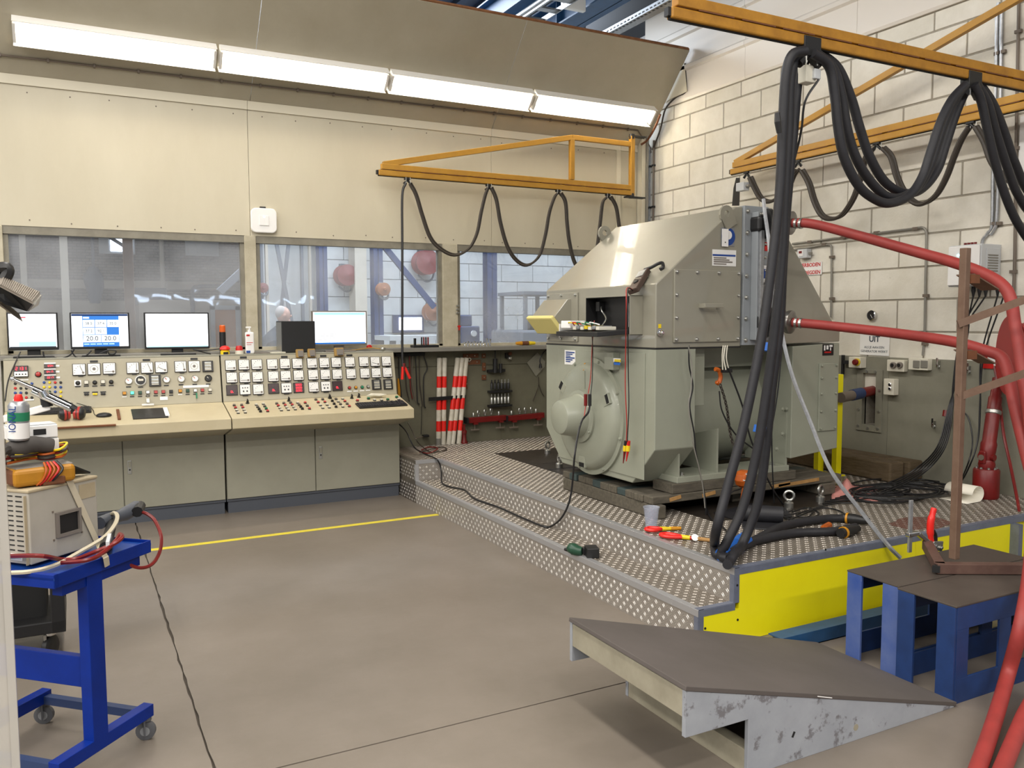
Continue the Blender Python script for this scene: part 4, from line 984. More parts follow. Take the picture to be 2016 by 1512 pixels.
# multimeters clipped over the top edge
mat('tan_case', '#9b7a3c', 0.55)
for k, (px, py) in enumerate(((589, 697), (612, 696), (666, 694))):
    p = ONP(px, py)+pn*0.02
    t = thing('clip_meter', p+V((0, 0, -0.05)), ['tan hand meter leaning on the desk edge, left of three', 'tan hand meter leaning on the desk edge, middle of three', 'wide tan hand meter leaning on the desk edge below the grey monitor'][k], 'meter', 'hand meters on the desk edge')
    w2 = 0.066 if k < 2 else 0.085
    MB().box(p, (w2, 0.075, 0.03), RP_).build('meter_case', 'tan_case', t, bevel=0.006); MB().box(p+R2((w2*0.08, -0.003, 0.0155)), (w2*0.72, 0.056, 0.002), RP_).build('display_window', 'btn_grey', t); MB().box(p+R2((w2*0.08, -0.03, 0.0165)), (w2*0.5, 0.008, 0.003), RP_).build('key_row', 'black', t)
# papers and mouse on the top
for k, (px, lab) in enumerate(((515, 'grey notepad lying flat beside the pump bottle'), (545, 'yellowish loose papers left of the computer'))):
    p = PY(px, 691, 7.44); tag(MB().box((p.x, 7.46, TOPZ+0.006), (0.13, 0.10, 0.010), Matrix.Rotation(0.2*k, 3, 'Z')).build('notepad', 'btn_grey' if k == 0 else 'ivory', None, bevel=0.002), lab, 'paper')
p = PY(754, 688, 7.42)
t = thing('web_camera', (p.x, p.y, TOPZ), 'small silver camera with a yellow lead at the right desk end', 'camera'); MB().sph((p.x, p.y, TOPZ+0.02), 0.022, 14, (1.2, 1, .85)).build('camera_body', 'zinc', t, smooth=True); MB().tube(cr([(p.x-0.02, p.y, TOPZ+0.02), (p.x-0.12, p.y+0.03, TOPZ+0.03), (p.x-0.28, p.y+0.04, TOPZ+0.012), (p.x-0.4, p.y+0.06, TOPZ+0.008)], 6), 0.005, 6).build('lead', 'tan_case', t, smooth=True)
# leads between the monitors
def lead(pts, r, lab, m='cable_black', nm='cable', cat='cable', n=7, grp=None):
    o = MB().tube(cr(pts, n), r, 6).build(nm, m, None, smooth=True); return tag(o, lab, cat, grp)
Yc = 7.46
lead([PY(85, 692, Yc), PY(88, 703, Yc), PY(105, 704, Yc), PY(120, 706, Yc), PY(138, 699, Yc), PY(146, 688, Yc)], 0.006, 'looping black lead between the two left monitors')
lead([PY(140, 690, Yc-.02), PY(150, 703, Yc-.02), PY(168, 701, Yc-.02), PY(180, 690, Yc-.02)], 0.006, 'black lead looping under the blue-screen monitor')
lead([PY(212, 690, Yc), PY(215, 697, Yc), PY(225, 697, Yc), PY(228, 691, Yc), PY(214, 689, Yc), PY(196, 696, Yc)], 0.005, 'small curled lead right of the blue-screen monitor stand')
lead([PY(415, 697, Yc), PY(395, 692, Yc), PY(380, 688, Yc), PY(400, 690, Yc), PY(440, 686, Yc)], 0.005, 'thin lead running to the orange beacon')
lead([PY(40, 693, 7.44), ONP(30, 715, .02), ONP(16, 750, .02), ONP(10, 790, .02)], 0.005, 'black lead hanging down the left end of the panel')
# desk top: strips, clipboard, mouse, keyboards, ear defenders
def slabD(p, w2, d, h, m, rot=0.0, bevel=0.002):
    R = RD_ @ Matrix.Rotation(rot, 3, 'Z')
    return MB().box(p+dn*(h/2), (w2, d, h), R)
p = OND(*c2(1069, 630)); tag(slabD(p, 0.022, 0.235, 0.012, '').build('wood_strip', 'brown_board', None, bevel=0.002), 'short brown wooden strip standing front to back on the desk', 'strip')
pa = OND(*c2(250, 775)); pb = OND(*c2(1045, 718)); q = slabD((pa+pb)/2, (pb-pa).length, 0.018, 0.012, ''); tag(q.build('wood_strip', 'brown_board', None, bevel=0.002), 'long brown wooden strip along the desk front edge', 'strip')
p = OND(*c2(1350, 618)); t = thing('clipboard', p, 'black folder with a white clip lying on the desk', 'clipboard')
slabD(p, 0.252, 0.235, 0.008, '').build('cover', 'black', t, bevel=0.002); q = OND(*c2(1500, 608)); slabD(q, 0.03, 0.20, 0.012, '').build('paper_edge', 'paper', t); q = OND(*c2(1335, 550)); slabD(q+dn*0.008, 0.09, 0.018, 0.012, '').build('clip', 'white_plastic', t, bevel=0.003)
p = OND(*c2(938, 640)); t = thing('computer_mouse', p, 'black computer mouse on the left desk', 'mouse')
MB().sph(p+dn*0.008, 0.05, 16, (1.1, 0.62, 0.42), RD_).build('mouse_shell', 'black', t, smooth=True); MB().tube(cr([p+RD_ @ V((-0.05, 0, .006)), OND(*c2(850, 618), .004), OND(*c2(838, 580), .004), ONP(*c2(790, 550), .01), ONP(*c2(690, 520), .03)], 6), 0.0025, 6).build('mouse_lead', 'cable_black', t)
def keyboard(p, w2, d, rot, lab):
    t = thing('keyboard', p, lab, 'keyboard', 'keyboards on the control desk')
    R = RD_ @ Matrix.Rotation(rot, 3, 'Z')
    MB().box(p+dn*0.008, (w2, d, 0.016), R).build('keyboard_case', 'black', t, bevel=0.004)
    nx, ny = 19, 5; kx = w2*0.95/nx; ky = d*0.86/ny; k0 = None
    for i in range(nx):
        for j in range(ny):
            if i in (13, 15) and j: continue
            q = p+R @ V(((i-(nx-1)/2)*kx, (j-(ny-1)/2)*ky, 0.018))
            if k0 is None: k0 = MB().box(q, (kx*0.84, ky*0.82, 0.007), R).build('key', 'rubber', t); kof = WORLD[k0.name]-q
            else: like(k0, q+kof, t)
    return t
keyboard(OND(*c3(1590, 662)), 0.44, 0.125, 0.02, 'black keyboard at the right end of the desk')
keyboard(OND(*c2(520, 600)), 0.46, 0.125, -0.02, 'black keyboard under the chrome arm on the left desk')
p = OND(*c3(1530, 590)); t = thing('paper_bundle', p, 'crumpled pale paper lying above the right keyboard', 'paper')
MB().slab([p+RD_ @ V(v) for v in ((-.09, -.02, .022), (-.03, .03, .026), (.06, .025, .022), (.10, -.01, .024), (.03, -.03, .02), (-.02, -.025, .028))], dn*0.008).build('sheet', 'ivory', t)
p = OND(*c2(650, 670)); t = thing('ear_defenders', p, 'red and black ear defenders lying on the left desk', 'ear defenders')
for s in (-1, 1):
    c = p+RD_ @ V((s*0.046, 0, 0.05)); ax = RD_ @ V((s*1.0, -0.25, 0))
    MB().lathe([(0.001, 0.045), (0.03, 0.042), (0.045, 0.025), (0.048, 0.0), (0.044, -0.012)], c, ax, 18).build('ear_cup', 'black', t, smooth=True); MB().lathe([(0.049, 0.012), (0.050, 0.004), (0.049, -0.004)], c, ax, 18).build('red_ring', 'bead_red', t, smooth=True)
    MB().lathe([(0.044, -0.012), (0.044, -0.03), (0.03, -0.032)], c, ax, 18).build('cushion', 'bead_red', t, smooth=True)
MB().tube(cr([p+RD_ @ V(v) for v in ((-.06, .02, .06), (-.075, .08, .055), (-.03, .14, .05), (.03, .14, .05), (.075, .08, .055), (.06, .02, .06))], 6), 0.007, 6).build('head_band', 'black', t, smooth=True)
# ================================================================== GENERATOR ON ITS PALLET
mat('gen_green', '#999c8d', 0.36, col2='#929586', scale=2.5, bump=0.10, bscale=160, coat=0.12)
mat('gen_hood', '#949183', 0.3, col2='#8c897b', scale=2.5, spec=0.6, coat=0.6)
mat('gen_grey', '#8b9094', 0.4)
mat('foam', '#d8cc84', 0.9, bump=0.5, bscale=120)
mat('pallet_wood', '#6b6456', 0.85, col2='#4f4a40', scale=7, stretch=(1.5, 6, 6), spots=(9, .70, '#8a826f'))
mat('pallet_blue', '#41504f', 0.8, col2='#364241', scale=7)
mat('pallet_fresh', '#b98f58', 0.85, col2='#9b7443', scale=20)
GX, GYF, GYB = 3.145, 4.12, 5.45
g = thing('generator', (3.9, 4.78, 0.56), 'large grey-green industrial generator standing on a wooden pallet', 'generator')
SE = 1.428
# lower bell housing
MB().prism([(4.12, SE-0.004), (4.12, 0.80), (4.35, 0.56), (5.22, 0.56), (5.45, 0.80), (5.45, SE-0.004)], 'x', GX, 3.46).build('bell_housing', 'gen_green', g, bevel=0.006)
MB().cyl((3.44, 4.785, 0.985), (4.32, 4.785, 0.985), 0.405, 40).build('stator_barrel', 'gen_green', g, smooth=True)
MB().bx(3.46, 3.60, 4.20, 5.37, 1.05, SE-0.004).build('stator_flange', 'gen_green', g, bevel=0.004)
MB().bx(3.60, 4.29, 4.42, 5.15, 1.28, SE-0.004).build('stator_neck', 'gen_green', g)
rb = MB().prism([(4.29, SE-0.006), (4.29, 0.66), (4.735, 0.70), (4.735, SE+0.01)], 'y', 4.12, 5.45).build('rear_housing', 'gen_green', g, bevel=0.005)
MB().bx(4.535, 4.715, 4.108, 4.121, 0.83, 1.30).build('rear_cover', 'gen_green', g, bevel=0.004)
bo = None
def bolt(p, n, par, m='zinc', r=0.010, L=0.010):
    b = MB(); b.lathe([(r*1.5, 0), (r*1.5, 0.003), (r, 0.003), (r, L), (r*0.6, L+0.002)], p, n, 8)
    return b.build('bolt', m, par)
for x in (4.555, 4.695):
    for z in (0.85, 0.97, 1.09, 1.20, 1.285): bolt((x, 4.108, z), (0, -1, 0), g, 'gen_green', 0.008)
# feet
for y0, y1 in ((4.14, 4.40), (5.17, 5.43)):
    MB().bx(3.34, 4.30, y0, y1, 0.574, 0.612).build('foot_plate', 'gen_green', g, bevel=0.003)
for x in (3.36, 3.675, 4.285):
    for s in (1, -1):
        yo, yi = (4.16, 4.55) if s == 1 else (5.41, 5.02)
        MB().prism([(yo, 0.612), (yo, 1.0 if x > 4 else 0.90), (yi, 0.80), (yi, 0.612)], 'x', x, x+0.014).build('foot_gusset', 'gen_green', g)
for (x, y) in ((3.42, 4.20), (4.2, 4.2)): bolt((x, y, 0.612), (0, 0, 1), g, 'zinc', 0.014, 0.02)
for p in ((1547, 855), (1548, 806), (1536, 885), (1556, 806)):
    q = PY(*p, 4.13); bolt((min(q.x, 4.285), 4.16, q.z), (-1, 0, 0), g, 'gen_green')
# round end cover with hub
cy, cz = 4.822, 0.950
MB().bx(GX-0.006, GX, 4.22, 5.265, 0.60, SE-0.03).build('end_plate', 'gen_green', g, bevel=0.003)
ec = MB().lathe([(0.001, 0), (0.405, 0.006), (0.405, 0.024), (0.372, 0.024), (0.368, 0.034), (0.352, 0.062), (0.322, 0.078), (0.19, 0.092), (0.001, 0.092)], (GX, cy, cz), (-1, 0, 0), 64).build('end_cover', 'gen_green', g, smooth=True, ang=35)
hb = MB().lathe([(0.001, 0.085), (0.178, 0.085), (0.178, 0.108), (0.160, 0.112), (0.152, 0.112), (0.145, 0.118), (0.118, 0.245), (0.110, 0.262), (0.095, 0.268), (0.001, 0.270)], (GX, cy, cz), (-1, 0, 0), 48).build('bearing_hub', 'gen_green', ec, smooth=True, ang=35)
for k in range(8):
    a = 2*PI*k/8+0.3
    bolt((GX-0.024, cy+0.389*math.cos(a), cz+0.389*math.sin(a)), (-1, 0, 0), ec, 'gen_green', 0.009)
for k in range(4):
    a = 2*PI*k/4+0.6
    bolt((GX-0.11, cy+0.166*math.cos(a), cz+0.166*math.sin(a)), (-1, 0, 0), ec, 'gen_green', 0.006)
for a in (math.radians(145), math.radians(25), math.radians(270)):
    c = V((GX-0.077, cy-0.315*math.cos(a), cz+0.315*math.sin(a)))
    R = Matrix.Rotation(-(a-PI/2), 3, 'X')
    q = MB().box(c+V((0.004, 0, 0)), (0.022, 0.075, 0.075), R).build('cover_recess', 'gen_green', ec, bevel=0.003)
    MB().box(c+V((-0.0075, 0, 0)) + R @ V((0, 0, 0.02)), (0.003, 0.06, 0.03), R).build('recess_hole', 'black_matt', q)
MB().tube([PX(1152, 716, GX-0.05), PX(1152, 723, GX-0.06), PX(1150, 730, GX-0.075)], 0.009, 8).build('grease_nipple', 'amber', ec)
MB().tube([PX(1151, 730, GX-0.082), PX(1151, 765, GX-0.094)], 0.004, 6).build('grease_pipe', 'gen_green', ec)
# hood
hd = MB().prism([(GX, SE), (GX, 1.822), (3.765, 2.318), (3.826, 2.324), (3.826, SE)], 'y', GYF, GYB).build('cooler_hood', 'gen_hood', g, bevel=0.008, seg=3)
MB().bx(GX-0.001, 3.826, GYF-0.001, GYB+0.001, SE-0.006, SE+0.003).build('seam_gasket', 'black', g)
MB().prism([(4.03, 1.436), (4.03, 2.325), (4.085, 2.325), (4.68, 1.562), (4.735, 1.545), (4.735, 1.448)], 'y', GYF, GYB).build('outlet_hood', 'gen_hood', g, bevel=0.006)
fl_ = MB().bx(3.826, 4.03, GYF-0.018, GYB+0.018, 1.437, 2.328).build('cooler_frame', 'gen_grey', g, bevel=0.003)
for z in [1.47+0.137*k for k in range(7)]: bolt((3.852, GYF-0.018, z), (0, -1, 0), fl_, 'zinc', 0.011)
ch = MB().bx(3.885, 4.05, GYF-0.075, GYF-0.018, 1.47, 2.285).build('cooler_header', 'gen_grey', g, bevel=0.004)
MB().bx(3.895, 3.925, GYF-0.095, GYF-0.075, 1.52, 2.19).build('header_strip', 'galv', ch, bevel=0.002)
for z in [1.50+0.083*k for k in range(10)]: bolt((3.95, GYF-0.075, z), (0, -1, 0), ch, 'zinc', 0.007)
for z in (1.485, 2.24, 2.27): bolt((3.91, GYF-0.076, z), (0, -1, 0), ch, 'zinc', 0.010, 0.02)
# pipe flanges for the red hoses
YH = 3.93
HA = PY(1553, 439, YH); HB_ = PY(1553, 634, YH)
for c in (HA, HB_):
    f = MB().lathe([(0.05, 0), (0.095, 0.0), (0.095, 0.022), (0.05, 0.022), (0.05, 0.14)], (c.x-0.10, GYF-0.10, c.z), (0.9, -0.43, 0), 24).build('pipe_flange', 'black', g, smooth=True)
    MB().bx(c.x-0.16, c.x-0.06, GYF-0.10, GYF-0.0, c.z-0.05, c.z+0.05).build('pipe_stub', 'black', g, bevel=0.02)
    for k in range(6):
        a = 2*PI*k/6; ax = V((0.9, -0.43, 0)).normalized(); u = ax.orthogonal().normalized(); w_ = ax.cross(u)
        bolt(V((c.x-0.10, GYF-0.10, c.z))+ax*0.022+(u*math.cos(a)+w_*math.sin(a))*0.078, ax, f, 'zinc', 0.008)
# access panel with handle
ap = MB().bx(3.275, 3.808, GYF-0.014, GYF, 1.462, 1.912).build('access_panel', 'gen_hood', g, bevel=0.004)
for x in (3.292, 3.452, 3.625, 3.790):
    for z in (1.480, 1.895): bolt((x, GYF-0.014, z), (0, -1, 0), ap, 'zinc', 0.009)
for x in (3.292, 3.790):
    for z in (1.615, 1.755): bolt((x, GYF-0.014, z), (0, -1, 0), ap, 'zinc', 0.008)
hx = PY(1391, 602, GYF).x; hz = PY(1391, 602, GYF).z
MB().bx(hx-0.075, hx+0.075, GYF-0.075, GYF-0.062, hz-0.014, hz+0.014).build('handle', 'gen_hood', ap, bevel=0.003)
for s in (-1, 1): MB().bx(hx+s*0.068-0.007, hx+s*0.068+0.007, GYF-0.064, GYF-0.012, hz-0.014, hz+0.014).build('handle_post', 'gen_hood', ap)
# lifting lugs
def lug(p, R, par):
    b = MB(); n = 14; pts = [(-0.045, -0.06), (0.045, -0.06), (0.055, 0.03)]+[(0.055*math.cos(a), 0.03+0.055*math.sin(a)) for a in [PI*k/8 for k in range(1, 8)]]+[(-0.055, 0.03)]
    m = len(pts); ring = [(0.022*math.cos(2*PI*k/m+PI*1.25), 0.032+0.022*math.sin(2*PI*k/m+PI*1.25)) for k in range(m)]
    vs = []
    for t_ in (-0.009, 0.009):
        vs += [p+R @ V((x, t_, z)) for x, z in pts]+[p+R @ V((x, t_, z)) for x, z in ring]
    fs = []
    for i in range(m):
        j = (i+1) % m
        fs += [(i, j, m+j, m+i), (2*m+j, 2*m+i, 3*m+i, 3*m+j), (i, 2*m+i, 2*m+j, j), (m+j, 3*m+j, 3*m+i, m+i)]
    b.add(vs, fs); return b.build('lifting_lug', 'gen_hood', par)
R45 = Matrix.Rotation(math.radians(-35), 3, 'Y')
lug(PY(1433, 430, GYF+0.0), Matrix.Rotation(math.radians(-30), 3, 'Y'), g)
lug(PY(1193, 466, GYB-0.02), Matrix.Rotation(math.radians(-30), 3, 'Y'), g)
# terminal box open at the front
yR = PX(1266, 600, GX).y; xB = PY(1240, 620, yR).x; yL = PX(1153, 620, xB).y
zT, zBt = PX(1200, 583, xB).z, PX(1200, 659, xB).z
tb = MB(); th = 0.006
for a in ((xB, GX, yR, yR+th, zBt, zT), (xB, GX, yL-th, yL, zBt, zT), (xB, GX, yR, yL, zT-th, zT), (xB, GX, yR, yL, zBt, zBt+th)): tb.bx(*a)
tbo = tb.build('terminal_box', 'gen_hood', g, bevel=0.002)
tl = MB()
for a in ((xB-.002, GX, yR+th, yR+th+.003, zBt+th, zT-th), (xB-.002, GX, yL-th-.003, yL-th, zBt+th, zT-th), (xB-.002, GX, yR+th, yL-th, zT-th-.003, zT-th), (xB-.002, GX, yR+th, yL-th, zBt+th, zBt+th+.003), (GX-0.012, GX-0.008, yR+th, yL-th, zBt+th, zT-th)): tl.bx(*a)
tl.build('box_lining', 'black', tbo)
MB().bx(GX-0.016, GX-0.0125, yR+0.05, yR+0.13, zBt+0.05, zBt+0.20).build('wiring_label', 'paper', tbo); MB().bx(GX-0.018, GX-0.0162, yR+0.065, yR+0.10, zBt+0.155, zBt+0.185).build('warning_mark', 'amber', tbo)
for k in range(5): MB().bx(GX-0.017, GX-0.0162, yR+0.06, yR+0.12, zBt+0.07+k*0.014, zBt+0.075+k*0.014).build('print_line', 'conduit', tbo)
MB().bx(GX-0.06, GX-0.013, yL-0.10, yL-0.06, zBt+0.15, zT-0.03).build('contactor', 'black', tbo, bevel=0.005); MB().tube(cr([(GX-0.03, yL-0.08, zT-0.05), (GX-0.05, yL-0.12, zT-0.09), (GX-0.03, yL-0.14, zBt+0.1), (GX-0.06, yL-0.1, zBt+0.03)], 5), 0.006, 6).build('wire', 'zinc', tbo)
# swung-down tray with electronics
xT = xB-0.20
tr = MB().slab([(xB, yR+0.01, zBt+0.006), (xB, yL+0.02, zBt+0.006), (xT, yL+0.05, zBt-0.01), (xT, yR+0.06, zBt-0.01)], (0, 0, 0.03)).build('swing_tray', 'black', tbo, bevel=0.003)
zt = zBt+0.03
MB().box((xT+0.09, yL-0.02, zt+0.035), (0.14, 0.09, 0.05), Matrix.Rotation(0.2, 3, 'Z')).build('controller', 'white_plastic', tr, bevel=0.006)
MB().box((xT+0.08, yL+0.055, zt-0.005), (0.12, 0.006, 0.09), Matrix.Rotation(0.2, 3, 'Z')).build('controller_label', 'white_plastic', tr)
for k in range(7): MB().box((xT+0.10, yL-0.12-k*0.045, zt+0.012+0.006*(k % 2)), (0.13, 0.036, 0.022)).build('terminal_block', ['ivory', 'galv', 'ivory', 'yellow', 'ivory', 'galv', 'ivory'][k], tr, bevel=0.003)
for k in range(6):
    y = yL-0.05-k*0.05
    MB().tube(cr([(xT+0.05, y, zt+0.03), (xT+0.02, y-0.03, zt+0.05), (xT+0.06, y-0.08, zt+0.035)], 5), 0.004, 5).build('wire', ['yellow', 'red', 'green', 'ivory', 'green', 'white_plastic'][k], tr)
# inlet duct blocked with foam
zA, zC = PX(1110, 592, GX-0.005).z, PX(1110, 635, GX).z
y0, y1 = PX(1078, 620, GX).y, PX(1140, 620, GX).y
pl = MB().bx(GX-0.012, GX, y1+0.005, y0-0.01, PX(1110, 672, GX).z, PX(1110, 577, GX).z).build('duct_plate', 'gen_hood', g, bevel=0.004)
for y in (y1+0.03, (y0+y1)/2, y0-0.035):
    for z in (PX(1110, 667, GX).z, PX(1110, 582, GX).z): bolt((GX-0.012, y, z), (-1, 0, 0), pl, 'zinc', 0.009)
yd0, yd1 = PX(1127, 610, GX).y, y0-0.02
q4 = [PY(x, y, yd0) for x, y in ((1131, 588), (1117, 589), (1091, 624), (1110, 650), (1131, 650))]
q4[0].x = q4[4].x = GX; q4[4].z = q4[3].z+0.03
MB().prism([(v.x, v.z) for v in q4], 'y', yd0, yd1).build('inlet_duct', 'gen_hood', g, bevel=0.004)
m1, m2 = q4[2], q4[3]; dm = (m2-m1).normalized(); nm_ = V((-dm.z, 0, dm.x)); nm_ = nm_ if nm_.x < 0 else -nm_
f4 = [m1-dm*0.02+nm_*0.001, m1-dm*0.02+nm_*0.034, m2+dm*0.012+nm_*0.034, m2+dm*0.012+nm_*0.001]
MB().prism([(v.x, v.z) for v in f4], 'y', yd0-0.012, yd1+0.02).build('foam_plug', 'foam', g, bevel=0.010)
# labels
def plq(px0, py0, px1, py1, Y, m, par, nm, t_=0.002):
    a = PY(px0, py1, Y); b = PY(px1, py0, Y)
    return MB().bx(a.x, b.x, Y-t_, Y, a.z, b.z).build(nm, m, par)
q = plq(1402, 493, 1449, 523, GYF-0.001, 'meter_white', g, 'name_plate'); plq(1403, 502, 1448, 503.5, GYF-0.0035, 'blue_paint', q, 'rule', .001)
for k in range(4): plq(1405, 507+k*4, 1430+6*((k*7) % 3), 508.2+k*4, GYF-0.0035, 'btn_grey', q, 'print_line', .001)
q = plq(1419, 449, 1446, 484, GYF-0.001, 'galv', g, 'ear_protection_sign'); c = PY(1434, 466, GYF-0.004)
MB().lathe([(0.001, 0), (0.055, 0), (0.055, 0.001)], c, (0, -1, 0), 28).build('blue_disc', 'blue_paint', q); MB().lathe([(0.001, 0.0012), (0.028, 0.0012), (0.028, 0.002)], c+V((0, 0, 0.01)), (0, -1, 0), 20).build('white_head', 'meter_white', q)
q = plq(1421, 451, 1434, 485, GYF-0.012, 'white_plastic', g, 'hang_tag'); plq(1427, 476, 1429, 478, GYF-0.0145, 'black', q, 'dot', .001); MB().tube([PY(1427, 450, GYF-.013), PY(1421, 432, GYF-.02)], 0.0015, 5).build('tag_string', 'black', q)
def plx(px0, py0, px1, py1, X, m, par, nm, t_=0.002):
    a = PX(px0, py1, X); b = PX(px1, py0, X)
    return MB().bx(X-t_, X, b.y, a.y, a.z, b.z).build(nm, m, par)
q = plx(1112, 690, 1133, 717, GX-0.007, 'paper', g, 'type_label')
for k in range(6): plx(1114, 693+k*3.6, 1131-4*(k % 3), 694.2+k*3.6, GX-0.0105, 'blue_paint', q, 'print_line', .001)
jb = PX(1212, 711, GX); q = MB().bx(GX-0.06, GX-0.006, jb.y-0.055, jb.y+0.045, jb.z-0.055, jb.z+0.06).build('junction_box', 'gen_green', g, bevel=0.004)
plx(1208, 706, 1222, 713, GX-0.061, 'paper', q, 'sticker'); plx(1210, 708, 1222, 712, GX-0.064, 'yellow', q, 'sticker'); plx(1209, 713, 1221, 718, GX-0.061, 'blue_tape', q, 'sticker')
q = plq(1619, 677, 1641, 700, GYF-0.001, 'black', g, 'maker_plate')
for a in ((1622, 680, 1625, 690), (1627, 680, 1631, 688), (1633, 679, 1639, 683), (1634, 684, 1636, 690)): plq(*a, GYF-0.0035, 'meter_white', q, 'white_print', .001)
plq(1623, 692, 1636, 695, GYF-0.0035, 'red', q, 'red_print', .001)
q = PY(1298, 655, GYF); MB().lathe([(0.012, 0), (0.022, 0.004), (0.022, 0.010), (0.013, 0.012), (0.013, 0.035), (0.008, 0.04)], (q.x, GYF, q.z), (0, -1, 0), 14).build('earth_stud', 'chrome', g, smooth=True); plq(1296, 638, 1301.5, 646, GYF-0.001, 'yellow', g, 'earth_sticker')
plq(1534, 583, 1537, 589, GYF-.001, 'yellow', g, 'earth_sticker'); q = PY(1537, 597, GYF); MB().lathe([(0.012, 0), (0.02, 0.004), (0.02, 0.010), (0.012, 0.012), (0.012, 0.03)], (q.x, GYF, q.z), (0, -1, 0), 14).build('earth_stud', 'chrome', g, smooth=True)
plq(1505, 477, 1511, 494, GYF-.076, 'red', g, 'red_mark'); plq(1500, 523, 1513, 560, GYF-.076, 'white_plastic', g, 'header_sticker'); plq(1503, 530, 1512, 548, GYF-.079, 'blue_paint', g, 'header_sticker')

# --- pallet
pt = thing('pallet', (3.9, 4.65, DECK), 'weathered wooden pallet under the generator', 'pallet')
MB().slab([(3.145, 4.085, DECK+.002), (3.215, 4.09, DECK+.002), (3.205, 5.19, DECK+.002), (3.135, 5.188, DECK+.002)], (0, 0, 0.082)).build('bearer', 'pallet_wood', pt, bevel=0.006)
MB().bx(4.60, 4.72, 4.11, 5.25, DECK+.002, DECK+.082).build('bearer', 'pallet_wood', pt, bevel=0.006); MB().bx(3.9, 4.0, 4.25, 5.25, DECK+.002, DECK+.082).build('bearer', 'pallet_wood', pt, bevel=0.006)
n = 11
for k in range(n):
    y0 = 4.13+k*(1.08/n); y1 = y0+1.08/n-0.004; xa = 3.142+0.004*k/n+random.uniform(-.008, .008)
    MB().bx(xa, 4.80+random.uniform(-.02, .02), y0, y1, DECK+.085, DECK+.132+random.uniform(-.003, .003)).build('plank', 'pallet_wood' if k < 2 or k % 3 else 'pallet_blue', pt, bevel=0.006)
for (a, b) in (((1330, 995), (1352, 990)), ((1395, 982), (1420, 976)), ((1530, 950), (1568, 940)), ((1545, 958), (1625, 941))):
    p, q = PY(*a, 4.07), PY(*b, 4.07); MB().bar((p.x, 4.127, DECK+.105), (q.x, 4.127, DECK+.118), 0.006, 0.022).build('split_face', 'pallet_fresh', pt)
MB().bx(3.30, 4.36, 4.135, 4.34, DECK+.137, 0.573).build('support_plank', 'pallet_wood', pt, bevel=0.004); MB().bx(3.30, 4.36, 5.0, 5.42, DECK+.137, 0.573).build('support_plank', 'pallet_wood', pt, bevel=0.004)

# --- hand multimeter on the hood slope, with leads
hs = V((3.765-GX, 0, 2.318-1.822)).normalized(); hn = V((-hs.z, 0, hs.x)); RH = Matrix((V((0, -1, 0)), hs, hn)).transposed()
def ONH(px, py, l=0.0): return PN(px, py, V((GX, 0, 1.822))+hn*l, hn)
mat('meter_brown', '#4a3a33', 0.5)
p = ONH(1258, 553, 0.02); t = thing('multimeter', p, 'dark brown hand multimeter resting on the generator hood', 'multimeter')
pa, pb = ONH(1246, 574, .025), ONH(1270, 534, .025)
MB().bar(pa, pb, 0.075, 0.035, hn).build('meter_case', 'meter_brown', t, bevel=0.006); d = (pb-pa)
MB().bar(pa+d*0.62+hn*.019, pa+d*0.92+hn*.019, 0.058, 0.004, hn).build('display_window', 'galv', t); MB().lathe([(0.018, 0), (0.018, 0.006), (0.012, 0.008)], pa+d*0.36+hn*.017, hn, 14).build('rotary_knob', 'black', t)
for k in range(4): MB().box(pa+d*0.53+hn*.019+V((0, -0.024+k*0.016, 0)), (0.008, 0.010, 0.004)).build('key', 'ivory', t)
MB().tube(cr([pb+hn*.01, ONH(1283, 526, .03), ONH(1296, 519, .03), ONH(1304, 518, .02), ONH(1305, 526, .012), ONH(1299, 530, .01)], 6), 0.011, 8).build('carry_strap', 'black', t, smooth=True)
Xl = GX-0.24
lead([ONH(1246, 570, .03), PX(1234, 568, Xl+.04), PX(1233, 600, Xl), PX(1232, 680, Xl+.1), PX(1231, 760, GX-.12), PX(1234, 830, GX-.10), PX(1233, 868, GX-.08)], 0.0035, 'red test lead hanging from the multimeter on the hood', 'bead_red', 'test_lead', 'test lead')
lead([ONH(1247, 573, .02), PX(1236, 572, Xl+.05), PX(1236, 640, Xl+.02), PX(1237, 730, GX-.13), PX(1238, 800, GX-.12), PX(1235, 870, GX-.09)], 0.0035, 'black test lead hanging from the multimeter on the hood', 'cable_black', 'test_lead', 'test lead')
for k, (px, py, m) in enumerate(((1230, 880, 'black'), (1236, 880, 'red'))):
    t = thing('test_clip', PX(px, 905, GX-.08), ['black and yellow test clip hanging beside the end cover', 'red and yellow test clip hanging beside the end cover'][k], 'clip')
    MB().cyl(PX(px+2, 868, GX-.08), PX(px+1, 878, GX-.08), 0.011, 8).build('boot', m, t); MB().cyl(PX(px+1, 877, GX-.08), PX(px, 888, GX-.08), 0.013, 8).build('yellow_sleeve', 'yellow', t); MB().cyl(PX(px, 888, GX-.08), PX(px-3, 912 if k == 0 else 908, GX-.08), 0.009, 8, 0.003).build('jaw', 'red' if k else 'red_dark', t)
lead([PX(1170, 632, xT+.03), PX(1166, 680, GX-.15), PX(1163, 740, GX-.15), PX(1158, 775, GX-.17)], 0.003, 'red wire from the terminal tray to its plug', 'bead_red', 'wire', 'wire')
lead([PX(1164, 632, xT+.02), PX(1167, 690, GX-.15), PX(1166, 745, GX-.15), PX(1163, 778, GX-.17)], 0.003, 'black wire from the terminal tray to its plug', 'cable_black', 'wire', 'wire')
for k, (px, m) in enumerate(((1153, 'red_dark'), (1161, 'black'))):
    tag(MB().cyl(PX(px, 776, GX-.17), PX(px, 799, GX-.17), 0.012, 8).build('test_plug', m, None), ['dark red test plug dangling before the end cover', 'black test plug dangling before the end cover'][k], 'plug')
